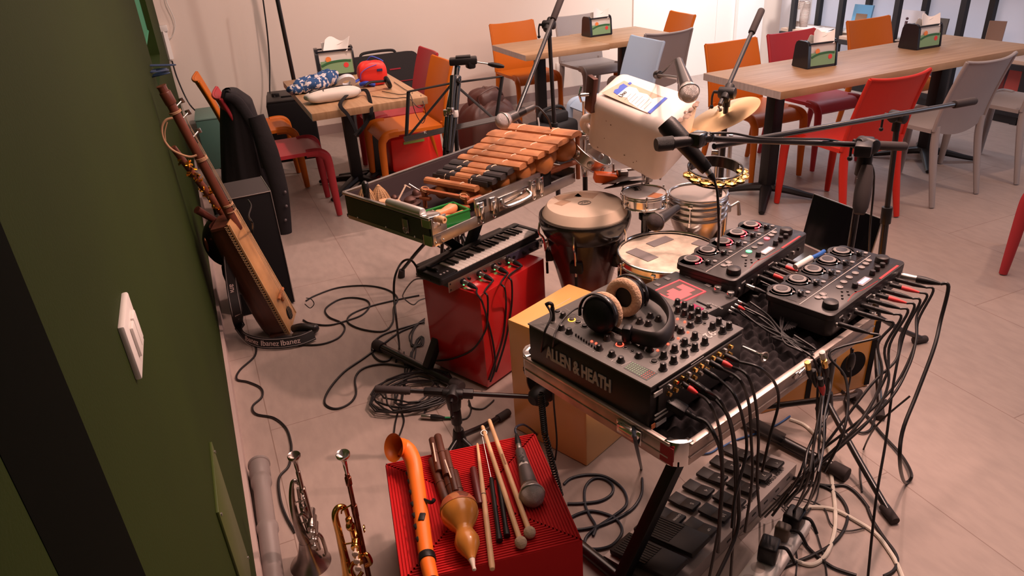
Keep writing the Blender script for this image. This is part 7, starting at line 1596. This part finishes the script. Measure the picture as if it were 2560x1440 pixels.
for i, ((x0_, y0_, x1_, y1_, rd), en) in enumerate(zip(mixer_jacks, ends_)):
    a = mixp(x0_, y0_); b = DIST(x1_, y1_, a+Vector((.015, -.03, -.005))); 
    tx = ['lowest left', 'second from the left', 'fat dark', 'middle', 'red banded upper', 'third from the left', 'rightmost'][i]
    xlr('%s plug in the rear of the mixer' % tx, a, b, REDP if rd else BLK, r=.0062 if i != 2 else .010, tipm=BLK)
    pts = [b]
    for k, (px, py) in enumerate(en):
        z_ = PL(px, py, -.03-.012*k*(i % 3+1)/2); pts.append(z_ if z_.z > .02 else U(px, py, .01))
    cable(['cable hanging steeply beside the near corner of the mixer case', 'second cable of the bundle hanging off the mixer case rail', 'fat dark plugged cable of the bundle hanging off the mixer case rail', 'cable from the middle plug of the mixer falling behind the pedal board', 'cable from the upper red banded plug arching over the case rail', 'cable falling from the third mixer plug, swinging left low down', 'long arching cable from the rightmost mixer plug beside the silver mouthpiece'][i], pts, .0034 if i != 2 else .0045, grp=None)
# adapter brick cable (power) of the mixer
pd_ = thing('power_connector', 'flat black power connector plugged into the mixer rear near the case corner', 'plug', mx=along(mixp(1668, 1002), DIST(1735, 1042, mixp(1668, 1002)+Vector((.03, -.05, -.03)))))
g = M(); g.box((0, 0, .02), (.030, .020, .05), bev=.004); g.cyl((0, 0, .045), (0, 0, .085), .007, .004, n=12); g.done('connector', BLK, pd_)
cable('power cord of the mixer running over the near case corner', [DIST(1735, 1042, mixp(1668, 1002)+Vector((.03, -.05, -.03))), U(1765, 1055, ZM+.01), PL(1785, 1085, -.02), PL(1802, 1130, -.03), PL(1806, 1200, -.04), PL(1800, 1290, -.05), PL(1795, 1380, -.05)], .0045)
BUNDLE = 'thin black cable running over the foam between mixer and loopers and down the case side'
for i in range(8):
    s = [(1836, 770), (1842, 764), (1850, 776), (1860, 768), (1895, 700), (1905, 712), (1985, 838), (1875, 755)][i]
    random.seed(100+i); j = lambda k: random.uniform(-k, k)
    pts = [U(*s, ZM+.03), U(s[0]+50+j(10), s[1]+32+j(8), ZM+.012), U(1945+j(16), 830+j(14), ZM+.012), U(2000+j(14), 868+j(12), ZM+.010)]
    pts += [PL(2040+j(14)+2*i, 905+j(10), -.01), PL(2055+j(12)+2*i, 960+j(10), -.03), PL(2058+j(16), 1040+j(10), -.04-.006*i), PL(2040+j(22), 1120, -.05-.01*i), PL(1990+8*i+j(20), 1210, -.06-.012*i), U(1905+16*i+j(10), 1285+j(14), .012+.004*i)]
    cable(BUNDLE, pts, .003, grp='cables crossing the foam')
for i, (a, b) in enumerate((((1826, 768), (1850, 782)), ((1834, 760), (1862, 775)), ((1842, 752), (1874, 768)), ((1820, 776), (1842, 788)))):
    xlr(['leftmost', 'red banded second', 'third', 'lowest'][i]+' small jack plug behind the touch pad', U(*a, ZM+.04), U(*b, ZM+.028), REDP if i == 1 else BLK, r=.0048)
# plugs on the loopers
lp1 = [(.06, 0), (.13, 0), (.165, 1), (.20, 0), (.235, 1), (.275, 0)]
for i, (x, rd) in enumerate(lp1):
    a = ml1@Vector((x, -.004, .028)); b = ml1@Vector((x+.012, -.060, .016)); xlr(['nearest', 'second', 'red cable plug as third', 'fourth', 'red banded fifth', 'farthest'][i]+' plug along the back of the further looper', a, b, REDP if i == 2 else (REDP if rd else BLK), r=.0062, tipm=CHR if i == 0 else BLK)
    pts = [b, b+Vector((.03, -.03, -.012)), DIST(1985+i*4, 790-i*8, ml2@Vector((-.02, .05+.02*i, .01))) if False else b+Vector((.045, -.06, -.035)), U(1955+6*i, 830-2*i, ZM+.008)]
    cable('black lead curling onto the foam from the %s plug of the further looper' % ['nearest', 'second', 'red cable', 'fourth', 'red banded fifth', 'farthest'][i], pts, .003, grp='leads behind the further looper')
wt = thing('taped_cable', 'white taped blue cable passing between the two loopers', 'cable', ml1@Vector((.30, -.05, .03))); wo = ml1@Vector((.30, -.05, .03))
g = M(); g.cyl(U(1988, 668, .745)-wo, U(2028, 645, .755)-wo, .009, n=14); g.done('tape', WHT, wt); g = M(); g.tube([U(2026, 646, .755)-wo, U(2048, 636, .755)-wo, U(2060, 628, .75)-wo], .006, 8); g.done('cable', mat('bright blue cable', (.02, .12, .45), .45), wt)
lp2 = [(.03, 0, (2070, 850)), (.115, 0, (2155, 850)), (.16, 0, (2195, 850)), (.20, 0, (2212, 830)), (.24, 1, (2236, 800)), (.275, 0, (2250, 780)), (.32, 1, (2272, 740)), (.36, 0, (2290, 730)), (.39, 0, (2340, 745))]
falls = [[(2075, 880), (2112, 940), (2120, 1010), (2105, 1090), (2060, 1180)], [(2195, 860), (2205, 930), (2180, 1010), (2120, 1090), (2010, 1190)], [(2212, 870), (2222, 950), (2190, 1030), (2110, 1110), (1990, 1210)], [(2225, 860), (2215, 940), (2145, 1060), (2060, 1150), (1960, 1260)],
         [(2252, 840), (2240, 900), (2180, 960), (2080, 1090), (1930, 1290)], [(2262, 830), (2235, 950), (2215, 1100), (2190, 1250), (2170, 1440)], [(2292, 790), (2290, 850), (2270, 920), (2215, 1010), (2080, 1130)], [(2296, 800), (2288, 860), (2240, 960), (2150, 1050), (2060, 1120)], [(2352, 800), (2335, 870), (2292, 985), (2256, 1080), (2250, 1160)]]
for i, ((x, rd, _), fl_) in enumerate(zip(lp2, falls)):
    big = i == 8; a = ml2@Vector((x, -.004, .030)); b = ml2@Vector((x+.02, -.075 if not big else -.10, .022 if not big else .03))
    xlr(['leftmost', 'second', 'third', 'fourth', 'red banded fifth', 'sixth', 'red banded seventh', 'eighth', 'big rightmost'][i]+' plug along the back of the nearer looper', a, b, REDP if rd else BLK, r=.0065 if not big else .0105, tipm=BLK if not big else STEEL)
    pts = [b, b+(b-a).normalized()*.02+Vector((0, 0, -.004))]
    dref = (b-EYE).dot(FW)
    for k, (px, py) in enumerate(fl_):
        p = dpt(px, py, dref-.03*k+(.05 if k == 4 else 0)); pts.append(p if p.z > .012 else U(px, py, .008))
    if big: pts += [U(2262, 1206, .03), U(2279, 1188, .02), U(2255, 1140, .012), U(2205, 1085, .008), U(2150, 1020, .008), U(2085, 960, .008)]
    cable(['black cable dropping from the left end of the nearer looper', 'second cable falling from the nearer looper', 'third cable falling from the nearer looper', 'fourth cable falling steeply from the nearer looper', 'cable with red band swinging back under the case from the nearer looper', 'long cable hanging almost straight to the bottom edge of the picture', 'cable with red band arching over the right side of the nearer looper', 'cable beside the outer red banded one on the nearer looper', 'thick black cable arching out to the right and forming a floor loop'][i], pts, .0034 if not big else .0050)
for i, (x, y) in enumerate(((2018, 905), (2032, 925), (2055, 880), (2060, 900), (2050, 945))):
    a, b = PL(x, y, -.05-.006*i), PL(x+8, y+42, -.055-.006*i); xlr(['leftmost', 'second', 'white banded', 'gold tipped', 'red tailed'][i]+' inline plug joint hanging in the bundle beside the case', a, b, BLK if i < 4 else REDP, r=.007, tipm=[GOLD, BLK, WHT, GOLD, BLK][i])
# floor cables on the left
cable('black cable looping wide over the floor from the lute', FP([(765, 752), (790, 738), (846, 719), (915, 714), (968, 724), (994, 745), (984, 770), (982, 805), (958, 828), (905, 823), (870, 806), (878, 786), (925, 766), (985, 751), (1048, 738)]), .0042)
cable('black cable making an inner loop on the floor right of the lute', FP([(758, 800), (775, 808), (820, 813), (862, 803), (905, 787), (924, 765), (915, 750), (880, 744), (845, 750), (814, 772), (822, 792), (852, 806), (862, 822), (845, 845), (800, 861), (740, 862)]), .0042)
cable('thin black lead curling off the bottom of the lute', [PYy(765, 745, 3.1), PYy(778, 748, 3.1), PYy(785, 760, 3.1), PYy(775, 770, 3.1), PYy(762, 760, 3.1)], .0022)
cable('black cable winding along the floor from the strap towards the cornet', FP([(640, 862), (637, 890), (600, 925), (592, 948), (620, 955), (652, 970), (655, 992), (632, 1015), (640, 1035), (685, 1045), (715, 1070), (727, 1105), (728, 1130), (722, 1165), (698, 1195), (700, 1245), (715, 1290), (738, 1330)]), .0045)
cable('black cable making a long narrow loop in the middle of the floor', FP([(1045, 812), (1000, 830), (955, 862), (910, 895), (860, 930), (822, 975), (812, 1008), (838, 1022), (872, 1010), (890, 985), (888, 945), (910, 920), (960, 910), (1020, 918), (1060, 922)]), .0045)
cable('black cable looping around the rubber end of the stand foot', FP([(1060, 805), (1000, 822), (955, 838), (932, 860), (932, 885), (950, 902), (972, 900), (990, 880)]), .0042)
g = M(); cxy = U(1035, 985, .01); random.seed(11)
P_ = []
for k in range(9*16):
    a = k*2*PI/16; rr_ = .105+.035*math.sin(a*.37+1)+.01*math.sin(3.3*a); P_.append(cxy+Vector((rr_*1.25*math.cos(a)+.01*math.sin(.23*a), rr_*math.sin(a)+.012*math.cos(.31*a), .004+.006*math.sin(1.7*a)**2+.0007*(k/16)*2)))
g.tube(P_, .0038, 7, 0); g.tube([P_[-1], U(1062, 1030, .012), U(1085, 1040, .012)], .0038, 7); tag(g.done('coiled_cable', CABLE), 'black cable coiled up on the floor under the low boom stand', 'cable')
o = xlr('black plug with silver collar and green lead lying beside the cable coil', U(1054, 1040, .014), U(1112, 1044, .014), r=.0095)
cable('green lead stub from the plug beside the cable coil', [U(1110, 1044, .012), U(1135, 1044, .012)], .0035, mat('green cable', (.01, .25, .09), .5))
cable('pair cable hanging towards the orange saxophone, left strand', FP([(1010, 880), (1012, 930), (1006, 985), (995, 1030), (988, 1060), (984, 1092)]), .0032)
cable('pair cable hanging towards the orange saxophone, right strand', FP([(1028, 880), (1012, 960), (1004, 1020), (1010, 1050), (1004, 1075), (996, 1094)]), .0032)
cable('thin cable with a pale tip under the low boom', FP([(1172, 1010), (1182, 1020), (1205, 1022), (1222, 1012), (1235, 1000)]), .003)
cable('black cable from the cable coil around the base of the low stand', FP([(1092, 1042), (1130, 1048), (1165, 1046), (1178, 1025), (1172, 1000)]), .003)
g = M(); random.seed(21)
for (st_, txt) in ((((1062, 805), (1035, 850), (1030, 880), (1045, 895), (1060, 870), (1052, 830), (1075, 800)), 0),): pass
for i in range(4):
    random.seed(60+i); j = lambda k: random.uniform(-k, k)
    cable(['thin cable tangle left of the red box drum, uppermost strand', 'thin cable tangle left of the red box drum, second strand', 'thin cable tangle left of the red box drum, third strand', 'thin cable tangle left of the red box drum, lowest strand'][i], FP([(1062, 796+4*i), (1042+j(5), 812+j(4)), (1026+j(6), 836+j(4)), (1032+j(5), 862+j(4)), (1052+j(4), 862+j(4)), (1056+j(4), 842+j(4)), (1044+j(4), 850+j(4)), (1034+j(6), 880+j(5)), (1026+j(8), 920+j(6)), (1016+j(8), 955), (1012+j(12), 985)]), .0026)
# blue and white cables
NV = mat('dark blue grey cable', (.022, .030, .045), .4); BLC = mat('blue network cable', (.03, .12, .35), .45)
def Zc(L): return [(1400+x/3.273, 1000+y/3.273) for x, y in L]
cable('dark blue cable hanging behind the case and curving over the floor', [PL(1583, 1070, .12), PL(1590, 1110, .10)]+FP(Zc([(665, 560), (672, 660), (665, 770), (600, 880), (480, 960), (330, 1025), (180, 1058), (60, 1062)])), .0045, NV)
cable('dark blue cable in wide loops between the red ribbed box and the stand', FP(Zc([(30, 690), (90, 640), (210, 612), (340, 618), (450, 670), (530, 755), (540, 860), (430, 955), (290, 1050), (210, 1130), (215, 1200), (300, 1220), (420, 1190), (500, 1100), (495, 1020), (420, 950), (260, 908), (130, 940), (20, 1010)])), .0045, NV)
cable('dark blue cable making the small inner loop beside the red ribbed box', FP(Zc([(60, 848), (180, 845), (330, 825), (420, 770), (430, 700), (360, 645), (270, 645), (205, 720), (205, 850), (240, 940), (290, 1030), (270, 1110)])), .0045, NV)
cable('blue network cable curled under the near corner of the mixer case', FP([(1725, 1122), (1745, 1133), (1775, 1132), (1798, 1115), (1800, 1092), (1788, 1080)]), .0032, BLC)
cable('blue network cable running to the back under the cross stand', FP([(1800, 1120), (1840, 1100), (1900, 1080), (1945, 1060), (1975, 1040)]), .0032, BLC)
cable('white mains cable hanging down from the stands and ending at the power strip', FP([(1975, 1048), (2010, 1062), (2042, 1090), (2066, 1110), (2076, 1140), (2080, 1200), (2088, 1270), (2086, 1330), (2066, 1385), (2030, 1412), (1985, 1400), (1952, 1378)]), .0062, CORD)
cable('white mains cable arching from the power strip to the bottom right', FP([(1978, 1292), (2005, 1272), (2045, 1268), (2090, 1276), (2140, 1302), (2190, 1335), (2225, 1380), (2245, 1415), (2262, 1460)]), .0062, CORD)
def Zd(L): return [(1800+x/3.368, 1100+y/3.368) for x, y in L]
fl2 = [[(600, 380), (760, 370), (930, 385), (1040, 380), (1120, 420), (1190, 490), (1250, 570)], [(600, 310), (740, 350), (900, 400), (1010, 480), (1075, 600), (1050, 740), (960, 860), (800, 960), (560, 1060), (420, 1140)],
       [(590, 600), (620, 720), (700, 850), (800, 960), (950, 1070), (1150, 1140)], [(1240, 560), (1290, 680), (1380, 820), (1470, 940), (1495, 1020), (1460, 1100), (1380, 1145)], [(480, 470), (620, 480), (780, 520), (880, 580), (930, 700), (1000, 755), (1100, 765), (1220, 740)],
       [(430, 480), (560, 560), (700, 650), (800, 760), (840, 870), (880, 1000), (900, 1140)], [(820, 260), (830, 400), (800, 520), (700, 660), (640, 800), (560, 920), (420, 980), (300, 1140)], [(520, 560), (640, 700), (680, 800), (640, 900), (650, 1000), (640, 1140)]]
txs = ['black cable on the floor arching under the stand leg', 'thick black cable curving in a big arc right of the power strip', 'black cable crossing under the white mains loop', 'black cable following the white mains cable to the bottom', 'thin twisted cable meeting the stand leg tip', 'thin cable wandering to the bottom through the white loop', 'thin cable curling left from the hanging bundle', 'thin crooked cable beside the power strip']
for L_, t_ in zip(fl2, txs): cable(t_, FP(Zd(L_), .006), .0045 if 'thick' in t_ or 'black cable' in t_ else .0022)
cable('twisted black lead hanging between the two right stands', [dpt(2275, 990, 2.2), dpt(2195, 1060, 2.25)]+FP([(2160, 1120), (2150, 1170), (2155, 1230)]), .003)
cable('dark cable crossing the stand legs in a low arc', FP([(2110, 990), (2120, 1040), (2145, 1078), (2175, 1075), (2190, 1040), (2215, 1000)], .008), .0042)
sw2 = thing('inline_switch', 'black lens shaped cable hanger in front of the yellow box drum', 'switch', PL(2127, 905, .02) if False else DIST(2127, 905, Vector((1.75, 1.42, .35)))); 
g = M(); g.sph((0, 0, 0), .038, 18, (.42, .3, 1)); g.cyl((0, 0, .03), (0, 0, .05), .003); g.done('body', BLK, sw2)
cable('thin black cable hanging with the lens shaped piece in front of the yellow box drum', [DIST(2118, 805, Vector((1.75, 1.42, .5))), DIST(2128, 840, Vector((1.75, 1.42, .4))), DIST(2128, 870, Vector((1.75, 1.42, .4))), DIST(2127, 905, Vector((1.75, 1.42, .35))), DIST(2125, 950, Vector((1.75, 1.42, .35))), DIST(2112, 1000, Vector((1.75, 1.42, .2)))], .003)
